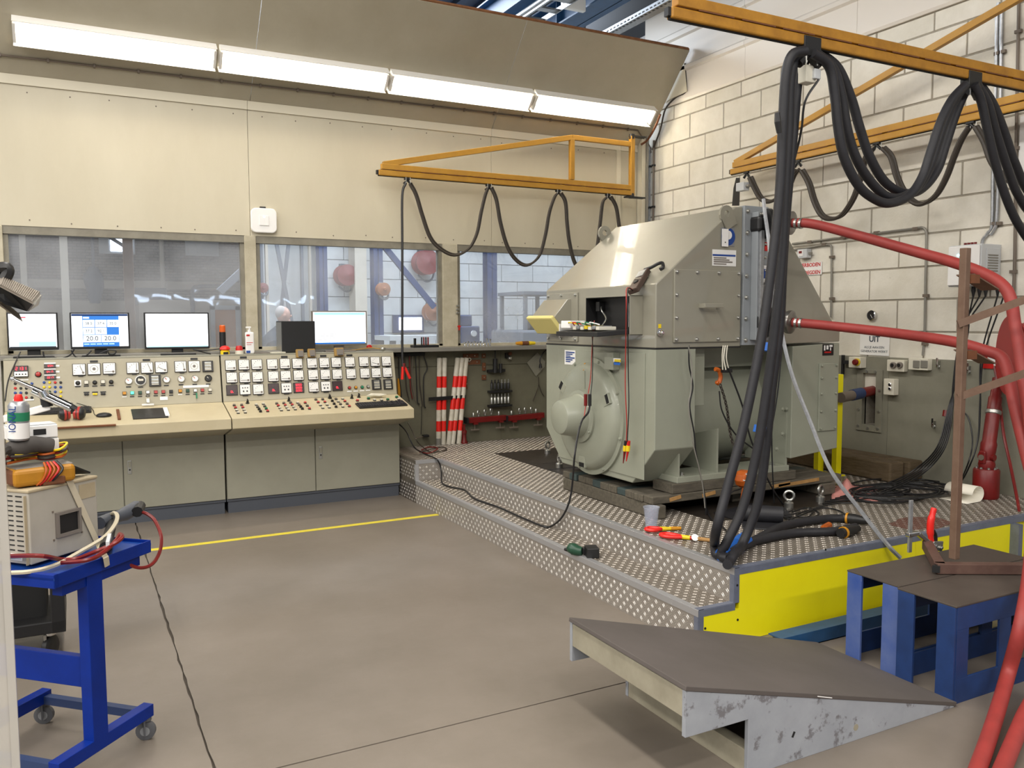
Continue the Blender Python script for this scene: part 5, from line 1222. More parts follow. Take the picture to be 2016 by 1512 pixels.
lead([PX(1153, 799, GX-.17), PX(1150, 822, GX-.2)], 0.003, 'short red wire below the dangling plug', 'bead_red', 'wire', 'wire')
lead([PX(1161, 799, GX-.17), PX(1158, 812, GX-.19), PX(1150, 822, GX-.2), PX(1145, 830, GX-.22), PX(1138, 855, GX-.28), PX(1131, 900, 2.80), PX(1127, 950, 2.84), PX(1120, 990, 2.83), PX(1105, 1020, 2.82), PZ(1085, 1036, Z1+.012), PZ(1070, 1036, Z1+.012), PZ(1030, 1020, Z1+.012), PZ(980, 998, Z1+.012), PZ(935, 982, Z1+.012), PZ(915, 965, Z1+.012), PZ(885, 958, Z1+.012), PZ(870, 950, Z1+.02), PX(869, 930, 2.845), PX(866, 915, 2.845), PZ(858, 903, DECK+.012), PZ(840, 895, DECK+.012), PZ(832, 891, DECK+.012), PX(815, 880, 2.66), PX(800, 850, 2.64), PX(785, 834, 2.63)], 0.007, 'long black cable from the generator front over the steps to the desk', n=8)
lead([PZ(832, 889, DECK+.02), PZ(850, 884, DECK+.012), PZ(872, 880, DECK+.012), PZ(878, 886, DECK+.012), PZ(850, 890, DECK+.012), PZ(838, 884, DECK+.02), PX(822, 870, 2.68), PX(810, 845, 2.66), PX(803, 832, 2.65)], 0.005, 'thin brown lead coiled on the platform beside the desk', 'cable_brown')
lead([PZ(826, 890, DECK+.013), PZ(845, 892, DECK+.013), PZ(862, 883, DECK+.02), PZ(845, 880, DECK+.013), PZ(830, 886, DECK+.013)], 0.006, 'loose orange lead coil on the platform beside the desk', 'red_dark')
# wires hanging at the generator side
Ys = 4.05
for k, (pts, r, m, lab) in enumerate((
    ([(1356, 680), (1357, 720), (1364, 760), (1358, 800), (1366, 850), (1370, 890), (1378, 930), (1388, 980), (1390, 1030), (1388, 1048)], .005, 'cable_black', 'black cable hanging down the left of the generator side'),
    ([(1355, 680), (1362, 720), (1360, 770), (1356, 800), (1364, 870), (1376, 920), (1384, 960), (1388, 1000)], .004, 'conduit', 'thin grey cable beside the left hanging black cable'),
    ([(1424, 680), (1422, 700), (1423, 728)], .004, 'ivory', 'first pale wire below the access panel'),
    ([(1428, 680), (1425, 705), (1429, 728)], .004, 'ivory', 'second pale wire below the access panel'),
    ([(1432, 680), (1430, 705), (1435, 728)], .004, 'ivory', 'third pale wire below the access panel'),
    ([(1434, 725), (1462, 800), (1480, 870), (1520, 960), (1555, 1010)], .006, 'cable_black', 'straight black rope slanting behind the thick cables'),
    ([(1416, 770), (1422, 810), (1448, 855), (1485, 885), (1510, 905)], .005, 'cable_black', 'curved black lead under the orange hook'),
    ([(1540, 680), (1530, 780), (1515, 860), (1500, 900), (1480, 935)], .005, 'cable_black', 'black lead slanting down from the lower red hose'),
    ([(1518, 700), (1519, 800), (1520, 900), (1524, 990)], .005, 'cable_black', 'black lead hanging straight right of the thick cables'),
    ([(1516, 750), (1512, 830), (1490, 862), (1470, 950), (1440, 970), (1420, 1000), (1400, 1040)], .004, 'cable_black', 'thin black lead winding around the thick cables'))):
    lead([PY(x, y, Ys-0.02*(k % 4)) for x, y in pts], r, lab, m)
tag(MB().bx(*(lambda a, b: (a.x, b.x, Ys-.02, Ys+.01, b.z, a.z))(PY(1421, 726, Ys), PY(1438, 733, Ys))).build('connector', 'black', None, bevel=0.003), 'black connector at the end of the pale wires', 'connector')
# chain hoist
t = thing('chain_hoist', PY(1468, 990, 3.98), 'orange lever chain hoist hanging at the generator side', 'hoist')
c = PY(1467, 943, 3.98)
MB().lathe([(0.02, -0.045), (0.052, -0.045), (0.058, -0.03), (0.058, 0.02), (0.05, 0.03), (0.02, 0.032)], c, (0.3, -1, 0), 10).build('hoist_body', 'orange', t, bevel=0.003); MB().lathe([(0.02, 0.03), (0.02, 0.05), (0.01, 0.055)], c, (0.3, -1, 0), 16).build('hub_nut', 'chrome', t, smooth=True)
for k in range(6): a = PI*k/3; bolt(c+V((0.043*math.cos(a), -0.032, 0.043*math.sin(a))), (0.3, -1, 0), t, 'zinc', 0.005)
MB().bar(c+V((0.0, 0, -0.05)), PY(1462, 985, 3.98), 0.03, 0.02, (0, 1, 0)).build('lever', 'orange', t, bevel=0.004)
h2 = PY(1415, 745, 4.08)
MB().tube(cr([h2+V((-0.03, 0, 0.06)), h2+V((0.0, 0, 0.05)), h2+V((0.015, 0, 0.01)), h2+V((0.0, 0, -0.03)), h2+V((-0.02, 0, -0.02))], 6), [0.014]*24+[0.010], 8).build('top_hook', 'orange', t, smooth=True)
lk = None; A = PY(1418, 757, 4.06); B = PY(1445, 875, 4.02); N_ = 22
for k in range(N_):
    p = A.lerp(B, (k+.5)/N_)+V((0.010*math.sin(k*.25), 0, 0)); d = (B-A).normalized(); u = V((0, 1, 0)) if k % 2 else d.cross(V((0, 1, 0))).normalized()
    L = (B-A).length/N_*0.75
    MB().tube([p+d*L*math.cos(a)+u*0.008*math.sin(a) for a in [2*PI*i/10 for i in range(10)]], 0.0035, 5, closed=True).build('chain_link', 'steel_dark', t)
# rubber mat roll, eye bolts, beaker, pliers, drill
t = thing('rubber_mat', PZ(1500, 1030, DECK), 'black rubber mat curled up on the platform under the pallet edge', 'mat')
pts = []
for k in range(26):
    a = -0.2+k*0.30; r = 0.075+0.006*k/4
    pts.append((r*math.cos(a), r*math.sin(a)))
c0 = PZ(1500, 1028, DECK); d = V((0.75, -0.66, 0)).normalized(); e_ = V((0.66, 0.75, 0)).normalized()
q = MB(); L1 = 0.24; vs = []; nn = 22
prof = [(-0.2, 0.004), (-0.14, 0.006), (-0.08, 0.004)]+[(0.048*math.sin(a), 0.05-0.048*math.cos(a)) for a in [2*PI*k/18*0.93 for k in range(19)]]
for s in (-L1/2, L1/2):
    for (u, h) in prof: vs.append(c0+d*s+e_*u+V((0, 0, h)))
for s in (-L1/2, L1/2):
    for (u, h) in prof: vs.append(c0+d*s+e_*u*0.985+V((0, 0, h+0.004)))
m_ = len(prof); fs = []
for i in range(m_-1): fs += [(i, i+1, m_+i+1, m_+i), (2*m_+i, 3*m_+i, 3*m_+i+1, 2*m_+i+1), (i, 2*m_+i, 2*m_+i+1, i+1), (m_+i, m_+i+1, 3*m_+i+1, 3*m_+i)]
fs += [(0, m_, 3*m_, 2*m_), (m_-1, 3*m_-1, 4*m_-1, 2*m_-1)]
q.add(vs, fs); q.build('mat_sheet', 'rubber', t, smooth=True)
tag(MB().slab([PZ(1405, 1010, DECK+.004), PZ(1480, 992, DECK+.004), PZ(1545, 1000, DECK+.02), PZ(1560, 1018, DECK+.006), PZ(1450, 1025, DECK+.004)], (0, 0, 0.004)).build('rubber_sheet', 'rubber', None), 'flat black rubber sheet lying behind the curled mat', 'mat')
for k, (px, py) in enumerate(((1078, 893), (1101, 921), (1553, 1000), (1615, 988))):
    p = PZ(px, py, DECK+.001); t = thing('eye_bolt', p, ['steel eye bolt farthest back on the dark bed plate', 'steel eye bolt beside the pallet front on the bed plate', 'steel eye bolt right of the curled rubber mat', 'steel eye bolt left of the pink rag'][k], 'eye bolt', 'eye bolts on the bed plate')
    MB().lathe([(0.030, 0), (0.030, 0.035), (0.024, 0.042), (0.013, 0.044), (0.013, 0.055)], p, (0, 0, 1), 16).build('shank_nut', 'zinc', t, smooth=True); c = p+V((0, 0, 0.082)); a0 = 0.4+k
    MB().tube([c+V((math.cos(a0)*0.03*math.cos(a), math.sin(a0)*0.03*math.cos(a), 0.03*math.sin(a))) for a in [2*PI*i/20 for i in range(20)]], 0.009, 8, closed=True).build('eye_ring', 'zinc', t, smooth=True)
mat('clear_plastic', '#bcc4d6', 0.12, alpha=0.32)
p = PZ(1282, 1038, DECK); t = thing('plastic_beaker', p, 'translucent plastic measuring beaker on the platform', 'beaker')
hB = 0.115; MB().lathe([(0.001, 0.003), (0.034, 0.003), (0.046, hB), (0.050, hB+0.004), (0.050, hB+0.008), (0.044, hB+.004), (0.032, 0.006), (0.001, 0.006)], p, (0, 0, 1), 32).build('cup', 'clear_plastic', t, smooth=True)
for k, (a, b, lab) in enumerate((((1272, 1042), (1340, 1040), 'red and yellow insulated cable cutter nearer the beaker'), ((1300, 1052), (1402, 1064), 'red and yellow insulated cable cutter with a wooden handle'))):
    A, B = PZ(*a, DECK+.02), PZ(*b, DECK+.012); t = thing('cable_cutter', A, lab, 'cutter', 'insulated cable cutters on the platform')
    d = (B-A); u = V((-d.y, d.x, 0)).normalized()
    for s in (-1, 1): MB().tube(cr([A+d*0.0+u*.004*s, A+d*.10+u*.028*s, A+d*.25+u*.026*s, A+d*.42+u*.006*s], 6), 0.011, 8).build('grip', 'red_bright', t, smooth=True)
    MB().tube([A+d*.40, A+d*.58], [.013, .012], 8).build('yellow_collar', 'yellow', t, smooth=True); MB().tube([A+d*.56, A+d*.72], 0.010, 8).build('red_sleeve', 'red' if k else 'yellow', t, smooth=True)
    MB().tube([A+d*.70, B], [.012, .010], 8).build('handle' if k else 'jaw', 'pallet_fresh' if k else 'amber', t, smooth=True)
    if k: MB().lathe([(0.001, 0.014), (0.020, 0.014), (0.020, 0.017)], A+d*.66, (-.3, -.7, .5), 16).build('white_disc', 'white_plastic', t)
p = PZ(1152, 1092, Z1); t = thing('cordless_drill', p, 'green cordless drill with black battery lying on the lower step', 'drill')
A = PZ(1118, 1082, Z1+.03); B = PZ(1146, 1085, Z1+.03)
MB().tube(cr([A, A.lerp(B, .3)+V((0, 0, .008)), A.lerp(B, .7), B], 4), [.018, .024, .03, .034, .036, .036, .034, .033, .031, .03, .028, .026, .024], 12).build('motor_body', 'dark_green', t, smooth=True)
MB().tube([A, A+(A-B)*0.25], [.014, .008], 12).build('chuck', 'black', t, smooth=True); MB().bar(B, PZ(1160, 1082, Z1+.03), 0.035, 0.04).build('handle', 'black', t, bevel=0.006); MB().box(PZ(1165, 1086, Z1+.032), (0.075, 0.085, 0.062), Matrix.Rotation(-.35, 3, 'Z')).build('battery', 'black', t, bevel=0.006)
q = PZ(1165, 1088, Z1+.03)
# ================================================================== SWING JIBS, CABLES, HOSES
def jib(name, lab, P0, ax, L, zc, m, strut, post, hang):
    # beam along ax from tip P0 (x,y); zc = underside; strut=[(dist, z)...]; post=(dist,z0,z1)
    ax = V(ax); o = V((P0[0], P0[1], 0))
    t = thing(name, o+ax*L+V((0, 0, zc)), lab, 'jib arm', 'yellow swing jib arms')
    def P(d, z): return o+ax*d+V((0, 0, z))
    MB().bar(P(0.0, zc+0.085), P(L, zc+0.085), 0.045, 0.05).build('main_beam', m, t, bevel=0.004)
    MB().bar(P(-0.03, zc+0.028), P(L, zc+0.028), 0.045, 0.052).build('cable_rail', m, t, bevel=0.008)
    MB().bar(P(-0.031, zc+0.020), P(L, zc+0.020), 0.016, 0.045).build('rail_slot', 'black_matt', t)
    MB().box(P(-0.032, zc+0.03), (0.03, 0.03, 0.038)).build('end_stop', 'black', t)
    sd = ax.cross(V((0, 0, 1)))
    for s in (-1, 1):
        k = 0.12
        while k < L-0.1:
            MB().bar(P(k, zc+0.057)+sd*(0.0235*s), P(k+0.21, zc+0.057)+sd*(0.0235*s), 0.003, 0.006).build('weld_gap', 'brown_board', t); k += 0.26
    for (a, b) in zip(strut[:-1], strut[1:]): MB().bar(P(*a), P(*b), 0.04, 0.05).build('strut', m, t, bevel=0.003)
    if post:
        MB().bar(P(post[0], post[1]), P(post[0], post[2]), 0.05, 0.05, ax).build('pivot_post', m, t, bevel=0.004)
        for z in (post[1], post[2]): MB().cyl(P(post[0], z-0.03), P(post[0], z+0.02), 0.03, 12).build('pivot_bearing', 'black', t)
        MB().bar(P(post[0]-0.08, post[1]-0.02), P(post[0]+0.16, post[1]-0.02), 0.06, 0.015).build('bracket', 'black', t); MB().bar(P(post[0]-0.02, post[2]), P(post[0]+0.16, post[2]), 0.06, 0.015).build('bracket', 'black', t)
    return t, P
def trolley(t, p, ax, big=1.0):
    ax = V(ax)
    MB().bar(p+V((0, 0, 0.03))-ax*0.03*big, p+V((0, 0, 0.03))+ax*0.03*big, 0.03*big, 0.05*big).build('trolley', 'black', t, bevel=0.003)
    MB().tube([p-ax*0.035*big+V((0, 0, -0.03*big)), p+V((0, 0, 0.004)), p+ax*0.035*big+V((0, 0, -0.03*big))], 0.012*big, 8).build('cable_saddle', 'black', t)
    for s in (-1, 1): MB().cyl(p+ax*0.02*s*big+V((0, -0.02, 0.03)), p+ax*0.02*s*big+V((0, -0.02, -0.03*big)), 0.003*big, 6).build('clamp_bolt', 'zinc', t)
def tie(p, d, r, m='white_plastic'):
    return None
# --- arm on the back wall
YJ1 = 7.45
j1, _ = jib('jib_arm', 'yellow jib arm along the cream back wall', (2.56, YJ1), (1, 0, 0), 2.80, 2.925, 'jib_yellow', [(0.02, 3.03), (2.04, 3.465), (2.80, 3.465)], (2.79, 2.93, 3.55), None)
MB().bar((4.60, YJ1, 3.04), (4.60, YJ1, 3.45), 0.05, 0.045, (0, 1, 0)).build('strut', 'jib_yellow', j1, bevel=0.003)
hp = [PY(802, 357, YJ1), PY(962, 368, YJ1), PY(1099, 378, YJ1), PY(1197, 386, YJ1)]
for p in hp: trolley(j1, V((p.x, YJ1, 2.90)), (1, 0, 0))
loops = [[(806, 362), (818, 385), (830, 425), (845, 467), (865, 490), (893, 503), (920, 492), (937, 462), (946, 418), (954, 385), (960, 370)],
         [(966, 370), (976, 395), (984, 440), (997, 485), (1015, 513), (1037, 523), (1060, 505), (1072, 465), (1080, 420), (1090, 390), (1097, 381)],
         [(1103, 381), (1112, 400), (1115, 440), (1120, 480), (1131, 520), (1150, 535), (1170, 510), (1180, 440), (1185, 400), (1194, 388)],
         [(1201, 388), (1212, 410), (1218, 450), (1224, 490)]]
for k, lp in enumerate(loops):
    for s in (0, 1):
        tag(MB().tube(cr([PY(x+s*3, y-s*2, YJ1-0.02+0.035*s) for x, y in lp], 5), 0.0115, 8).build('festoon_cable', 'cable_brown', None, smooth=True), (['first', 'second', 'third', 'last'][k]+' hanging loop from the left under the back wall jib, '+['front', 'rear'][s]+' cable'), 'cable', 'festoon cables of the back wall jib')
tag(MB().tube(cr([PY(799, 360, YJ1-.03), PY(792, 385, YJ1-.03), PY(792, 480, YJ1-.05), PY(792, 600, YJ1-.08), PY(792, 692, YJ1-.10), PY(793, 722, YJ1-.11)], 6), 0.012, 8).build('drop_cable', 'cable_black', None, smooth=True), 'black cable hanging straight down from the back wall jib tip', 'cable')
t = thing('jump_clamp', PY(796, 745, YJ1-.11), 'red insulated spring clamp at the end of the hanging cable', 'clamp')
MB().tube([PY(793, 722, YJ1-.11), PY(792, 747, YJ1-.11)], [.012, .014], 8).build('grip', 'red_bright', t, smooth=True); MB().tube([PY(797, 723, YJ1-.11), PY(807, 745, YJ1-.11)], [.012, .014], 8).build('grip', 'red_bright', t, smooth=True); MB().tube([PY(795, 725, YJ1-.11), PY(795, 715, YJ1-.11)], .016, 8).build('jaw', 'red_dark', t)
# --- arm along the block wall
XJ2 = 5.5
j2, _ = jib('jib_arm', 'yellow jib arm running along the white block wall', (XJ2, 6.05), (0, -1, 0), 3.1, 2.945, 'jib_yellow', [(0.02, 3.05), (3.1, 3.78)], None, None)
MB().bar((XJ2, 2.95, 2.9), (XJ2, 2.95, 3.85), 0.05, 0.05, (0, 1, 0)).build('pivot_post', 'jib_yellow', j2, bevel=0.004)
MB().bar((XJ2, 2.95, 3.7), (XW, 2.95, 3.7), 0.06, 0.03).build('bracket', 'black', j2); MB().bar((XJ2, 2.95, 3.0), (XW, 2.95, 3.0), 0.06, 0.03).build('bracket', 'black', j2)
for p in ((1470, 346), (1571, 332), (1726, 292), (1911, 244)):
    q = PX(*p, XJ2); trolley(j2, V((XJ2, q.y, 2.925)), (0, 1, 0))
loops = [[(1474, 350), (1484, 372), (1496, 392), (1512, 398), (1530, 390), (1548, 372), (1560, 345), (1568, 335)],
         [(1576, 336), (1590, 362), (1600, 395), (1614, 423), (1632, 432), (1655, 424), (1677, 392), (1690, 355), (1700, 315), (1715, 294)],
         [(1736, 292), (1752, 310), (1762, 345), (1775, 375), (1795, 398), (1815, 402), (1840, 385), (1860, 350), (1875, 310), (1890, 275), (1906, 250)],
         [(1918, 250), (1935, 280), (1950, 320), (1975, 350), (2005, 360), (2040, 330)]]
for k, lp in enumerate(loops):
    for s in (0, 1):
        tag(MB().tube(cr([PX(x+s*6, y-s*2, XJ2-0.02+0.05*s) for x, y in lp], 5), 0.015, 8).build('festoon_cable', 'cable_brown', None, smooth=True), (['first', 'second', 'third', 'last'][k]+' hanging loop from the left under the block wall jib, '+['front', 'rear'][s]+' cable'), 'cable', 'festoon cables of the block wall jib')
q = PX(1462, 368, XJ2-.05); t = thing('cable_box', q, 'small grey junction box hanging at the block wall jib tip', 'box')
MB().box(q, (0.07, 0.10, 0.075)).build('box_body', 'grey_box', t, bevel=0.004); MB().cyl(q+V((0, -.05, 0)), q+V((0, -.09, 0)), 0.014, 10).build('gland', 'conduit', t)
tag(MB().slab([PX(1449, 350, XJ2), PX(1456, 350, XJ2), PX(1455, 405, XJ2), PX(1441, 405, XJ2), PX(1444, 370, XJ2)], (0.004, 0, 0)).build('strap', 'black', None), 'black strap hanging from the block wall jib tip', 'strap')
# --- arm over the platform front
YJ3 = 3.10
j3, _ = jib('jib_arm', 'large old yellow jib arm reaching over the platform front', (2.455, YJ3), (1, 0, 0), 3.2, 2.945, 'jib_old', [(0.02, 3.06), (3.2, 4.0)], None, None)
MB().bar((5.6, YJ3, 2.9), (5.6, YJ3, 4.0), 0.05, 0.05, (0, 1, 0)).build('pivot_post', 'jib_old', j3); MB().bar((5.6, YJ3, 3.0), (XW, YJ3, 3.0), 0.06, 0.03).build('bracket', 'black', j3)
HX1, HX2 = PY(1592, 98, YJ3).x, PY(1912, 160, YJ3).x
for hx in (HX1, HX2): trolley(j3, V((hx, YJ3, 2.915)), (1, 0, 0), 1.9)
def P3(x, y, dy=0.0): return PY(x, y, YJ3+dy)
RC = 0.0245
lp1 = [[(1600, 105), (1632, 130), (1643, 185), (1650, 250), (1662, 310), (1690, 365), (1722, 392), (1752, 400), (1790, 385), (1815, 350), (1832, 300), (1852, 240), (1875, 195), (1900, 168)],
       [(1606, 104), (1640, 135), (1657, 190), (1668, 255), (1685, 310), (1712, 355), (1745, 386), (1775, 388), (1808, 368), (1830, 330), (1848, 275), (1866, 225), (1886, 188), (1906, 165)],
       [(1612, 103), (1650, 135), (1676, 195), (1692, 250), (1712, 308), (1742, 358), (1780, 380), (1815, 372), (1845, 335), (1862, 285), (1878, 235), (1896, 190), (1912, 163)]]
for k, lp in enumerate(lp1):
    tag(MB().tube(cr([P3(x, y, -0.035+0.035*k) for x, y in lp], 6), RC, 12).build('power_cable', 'rubber', None, smooth=True), 'thick black cable in the big hanging loop, '+['left of three', 'middle of three', 'right of three'][k], 'cable', 'thick black power cables')
lp2 = [[(1918, 166), (1932, 200), (1945, 260), (1962, 330), (1985, 400), (2010, 450), (2045, 490)], [(1922, 164), (1945, 205), (1962, 265), (1985, 335), (2005, 385), (2040, 430)], [(1926, 162), (1955, 205), (1978, 262), (2000, 325), (2035, 390)]]
for k, lp in enumerate(lp2):
    tag(MB().tube(cr([P3(x, y, -0.035+0.035*k) for x, y in lp]+[P3(2120, 520-40*k, 0)], 6), RC, 12).build('power_cable', 'rubber', None, smooth=True), 'thick black cable running off the right edge, '+['lowest of three', 'middle of three', 'highest of three'][k], 'cable', 'thick black power cables')
dr3 = [[(1586, 100), (1560, 108), (1547, 150), (1541, 250), (1535, 380), (1522, 500), (1500, 660), (1466, 830), (1432, 960), (1410, 1045)],
       [(1588, 100), (1568, 110), (1556, 160), (1552, 260), (1546, 370), (1540, 500), (1526, 640), (1508, 780), (1488, 900), (1462, 1000), (1432, 1065)],
       [(1592, 100), (1580, 112), (1570, 165), (1561, 270), (1549, 400), (1541, 520), (1535, 640), (1520, 760), (1508, 880), (1492, 990), (1462, 1070)]]
ends = [[PZ(1407, 1072, DECK+.05), PZ(1412, 1092, DECK+.03), PZ(1440, 1088, DECK+.028), PZ(1475, 1068, DECK+.028), PZ(1560, 1050, DECK+.026), PZ(1640, 1046, DECK+.026), PZ(1685, 1038, DECK+.026)],
        [PZ(1420, 1088, DECK+.045), PZ(1428, 1098, DECK+.03), PZ(1455, 1080, DECK+.030), PZ(1490, 1062, DECK+.028), PZ(1545, 1035, DECK+.026), PZ(1620, 1022, DECK+.028), PZ(1660, 1020, DECK+.028)],
        [PZ(1445, 1092, DECK+.05), PZ(1436, 1106, DECK+.028), PZ(1432, 1112, DECK+.027)]]
for k in range(3):
    pts = []
    for i, (x, y) in enumerate(dr3[k]):
        f = i/(len(dr3[k])-1); pts.append(PY(x, y, YJ3-0.05+0.05*k+0.10*f))
    tag(MB().tube(cr(pts+ends[k], 6), RC, 12).build('power_cable', 'rubber', None, smooth=True), 'thick black cable hanging down to the platform corner, '+['left of three', 'middle of three', 'right of three'][k], 'cable', 'thick black power cables')
# bolted cable ends and blue tape
for k, (a, b, lab) in enumerate((((1660, 1019), (1712, 1026), 'black taped cable end farther from the platform edge'), ((1655, 1050), (1690, 1040), 'black taped cable end nearer the platform edge'))):
    A, B = PZ(*a, DECK+.03), PZ(*b, DECK+.03); t = thing('cable_end', A, lab, 'cable end')
    MB().tube([A, A.lerp(B, .4), B], [.028, .032, .018], 12).build('sleeve', 'black', t, smooth=True); MB().tube([A.lerp(B, .12), A.lerp(B, .2)], .0335, 12).build('band', 'amber', t, smooth=True)
tag(MB().tube([PZ(1622, 1040, DECK+.03), PZ(1632, 1034, DECK+.03)], .02, 10).build('copper_lug', 'orange', None), 'orange copper lug between the cable ends', 'lug')
for k, (p, q, r) in enumerate((((1516, 676), (1513, 692), .031), ((1497, 838), (1494, 852), .031), ((1448, 1076), (1466, 1064), .045), ((1421, 1093), (1426, 1086), .036))):
    y = YJ3+0.05+0.03; A, B = (PY(*p, YJ3+.10), PY(*q, YJ3+.10)) if k < 2 else (PZ(*p, DECK+.035), PZ(*q, DECK+.04))
    tag(MB().tube([A, B], r, 12).build('tape_wrap', 'blue_tape', None, smooth=True), ['blue tape wrap on the hanging cables below the hood', 'blue tape wrap halfway down the hanging cables', 'large blue tape wrap where the cables meet the platform', 'small blue tape wrap at the platform corner'][k], 'tape', 'blue tape wraps')
q = PY(1588, 148, YJ3+.03); t = thing('cable_box', q, 'grey junction box hanging between the thick black cables', 'box')
MB().box(q, (0.07, 0.06, 0.085)).build('box_body', 'ivory', t, bevel=0.005); MB().box(q+V((0.03, -0.035, 0.0)), (0.045, 0.02, 0.05)).build('plug_socket', 'grey_box', t, bevel=0.004)
MB().bar(q+V((0, 0, .04)), V((q.x, YJ3, 2.93)), 0.012, 0.004, (0, 1, 0)).build('hanger_strap', 'black', t)
lead([q+V((.03, -.05, -.03)), PY(1585, 200, YJ3), PY(1577, 260, YJ3+.05), PY(1560, 330, YJ3+.15), PY(1540, 400, YJ3+.3), PY(1532, 470, YJ3+.5)], .006, 'thin black lead hanging from the junction box between the cables')
t = thing('plug', P3(1531, 240, -.06), 'small black plug strapped to the left hanging cable', 'plug'); MB().tube([P3(1530, 222, -.06), P3(1531, 240, -.06), P3(1534, 262, -.06)], [.012, .016, .012], 8).build('plug_body', 'black', t)
lead([PY(1503, 392, 3.95), PY(1506, 420, 3.93), PY(1513, 470, 3.9), PY(1518, 520, 3.85), PY(1526, 580, 3.8), PY(1540, 660, 3.75), PY(1560, 740, 3.68), PY(1595, 830, 3.58), PY(1635, 925, 3.42), PY(1690, 1000, 3.25), PY(1745, 1070, 3.07), PY(1772, 1098, 3.03)], .0125, 'long pale grey hose slanting from the generator top to the platform front', 'galv', 'grey_hose', 'hose', 7)
# --- red hoses
mat('coupling', '#8d8a86', 0.3, 0.9)
RH_ = 0.029
hA = [(HA, None)]+[((x, y), Y) for x, y, Y in ((1600, 441, 3.78), (1690, 464, 3.45), (1790, 492, 3.12), (1878, 517, 2.86), (1940, 540, 2.68), (1974, 562, 2.58), (1990, 590, 2.53), (1998, 640, 2.5), (2012, 730, 2.42), (2030, 850, 2.34), (2036, 980, 2.26), (2028, 1120, 2.12), (2010, 1230, 2.02))]
pA = [HA]+[PY(*p, Y) for p, Y in hA[1:]]+[PZ(1985, 1325, .12), PZ(1962, 1405, .055), PZ(1930, 1500, .041), PZ(1890, 1600, .041), PZ(1820, 1720, .041)]
hB = [((x, y), Y) for x, y, Y in ((1620, 640, 3.72), (1720, 651, 3.40), (1800, 661, 3.12), (1878, 673, 2.86), (1940, 690, 2.68), (1972, 704, 2.60), (1986, 740, 2.54), (1998, 800, 2.46), (2020, 890, 2.36), (2050, 1010, 2.2), (2075, 1150, 2.0))]
pB = [HB_]+[PY(*p, Y) for p, Y in hB]+[PZ(2050, 1330, .12), PZ(2012, 1420, .055), PZ(1975, 1510, .041), PZ(1930, 1620, .041), PZ(1860, 1740, .041)]
for k, (pts, c, lab) in enumerate(((pA, HA, 'upper thick red water hose leaving the generator'), (pB, HB_, 'lower thick red water hose leaving the generator'))):
    t = thing('water_hose', c, lab, 'hose', 'red water hoses'); d = (pts[1]-pts[0]).normalized()
    MB().tube(cr(pts, 7), RH_, 16).build('hose', 'red_hose', t, smooth=True)
    MB().lathe([(0.04, -0.10), (0.072, -0.10), (0.080, -0.085), (0.080, -0.045), (0.066, -0.035), (0.066, -0.015), (0.074, -0.005), (0.074, 0.02), (0.045, 0.03)], c, d, 24).build('coupling_ring', 'coupling', t, smooth=True)
    for a in range(3): u = d.orthogonal().normalized(); w_ = d.cross(u); MB().box(c-d*0.065+(u*math.cos(a*2.1)+w_*math.sin(a*2.1))*0.08, (0.03, 0.03, 0.03)).build('coupling_lug', 'coupling', t, bevel=0.005)
    MB().tube([c+d*0.045, c+d*0.06], RH_+0.004, 16).build('hose_clamp', 'zinc', t); MB().tube([c+d*0.075, c+d*0.09], RH_+0.004, 16).build('hose_clamp', 'zinc', t)
# ================================================================== BROWN STEEL FRAME AND CLAMP
mat('rusty', '#6b5348', 0.6, 0.2, col2='#584038', scale=18)
mat('frame_brown', '#77604f', 0.6, 0.1, col2='#674f40', scale=14)
ZT = 0.42
fb = PZ(1878, 1108, ZT+.03)
ft = thing('hose_stand', (fb.x, fb.y, ZT), 'brown square-tube frame holding the red hoses, standing on the blue stands', 'frame')
fx, fy = fb.x, fb.y
zt = PY(1877, 487, fy).z
MB().bx(fx-0.0175, fx+0.0175, fy-0.0175, fy+0.0175, ZT+.05, zt).build('upright', 'frame_brown', ft, bevel=0.003)
def sqtube(a, b, nm, par, m='rusty', s=0.046):
    return MB().bar(a, b, s, s).build(nm, m, par, bevel=0.002)
j0 = PZ(1842, 1118, ZT+.026)
q1 = PZ(2016, 1119, ZT+.026); dr_ = (q1-j0).normalized()
sqtube(j0, j0+dr_*0.62, 'foot_tube', ft); MB().bar(j0-dr_*0.0005, j0+dr_*0.02, 0.034, 0.034).build('tube_end', 'black_matt', ft)
j2_ = PZ(1825, 1072, ZT+.026); sqtube(j0+dr_*0.02, j2_, 'foot_tube', ft)
MB().bar(j0+(j0-j2_).normalized()*0.013-V((0, 0, 0)), j0+(j0-j2_).normalized()*0.0255, 0.032, 0.032).build('tube_end', 'black_matt', ft)
fx2, fy2 = j0.x+dr_.x*0.60, j0.y+dr_.y*0.60
MB().bx(fx2-0.025, fx2+0.025, fy2-0.025, fy2+0.025, ZT+.05, zt-0.1).build('upright', 'frame_brown', ft, bevel=0.003)
for (ya, yb_) in ((638, 590), (782, 735)):
    a = PY(1886, ya, fy); MB().bar(a, V((fx2, fy2, a.z+0.20)), 0.012, 0.034).build('brace', 'frame_brown', ft)
for y in (549, 699):
    a = PY(1897, y, fy); MB().bx(fx+0.02, fx+0.085, fy-0.02, fy+0.03, a.z-0.02, a.z+0.02).build('bracket', 'brown_board', ft)
    MB().bar(V((fx+0.05, fy+0.03, a.z+0.022)), V((fx+0.24, fy+0.03, a.z-0.045)), 0.09, 0.006).build('hose_shelf', 'frame_brown', ft)
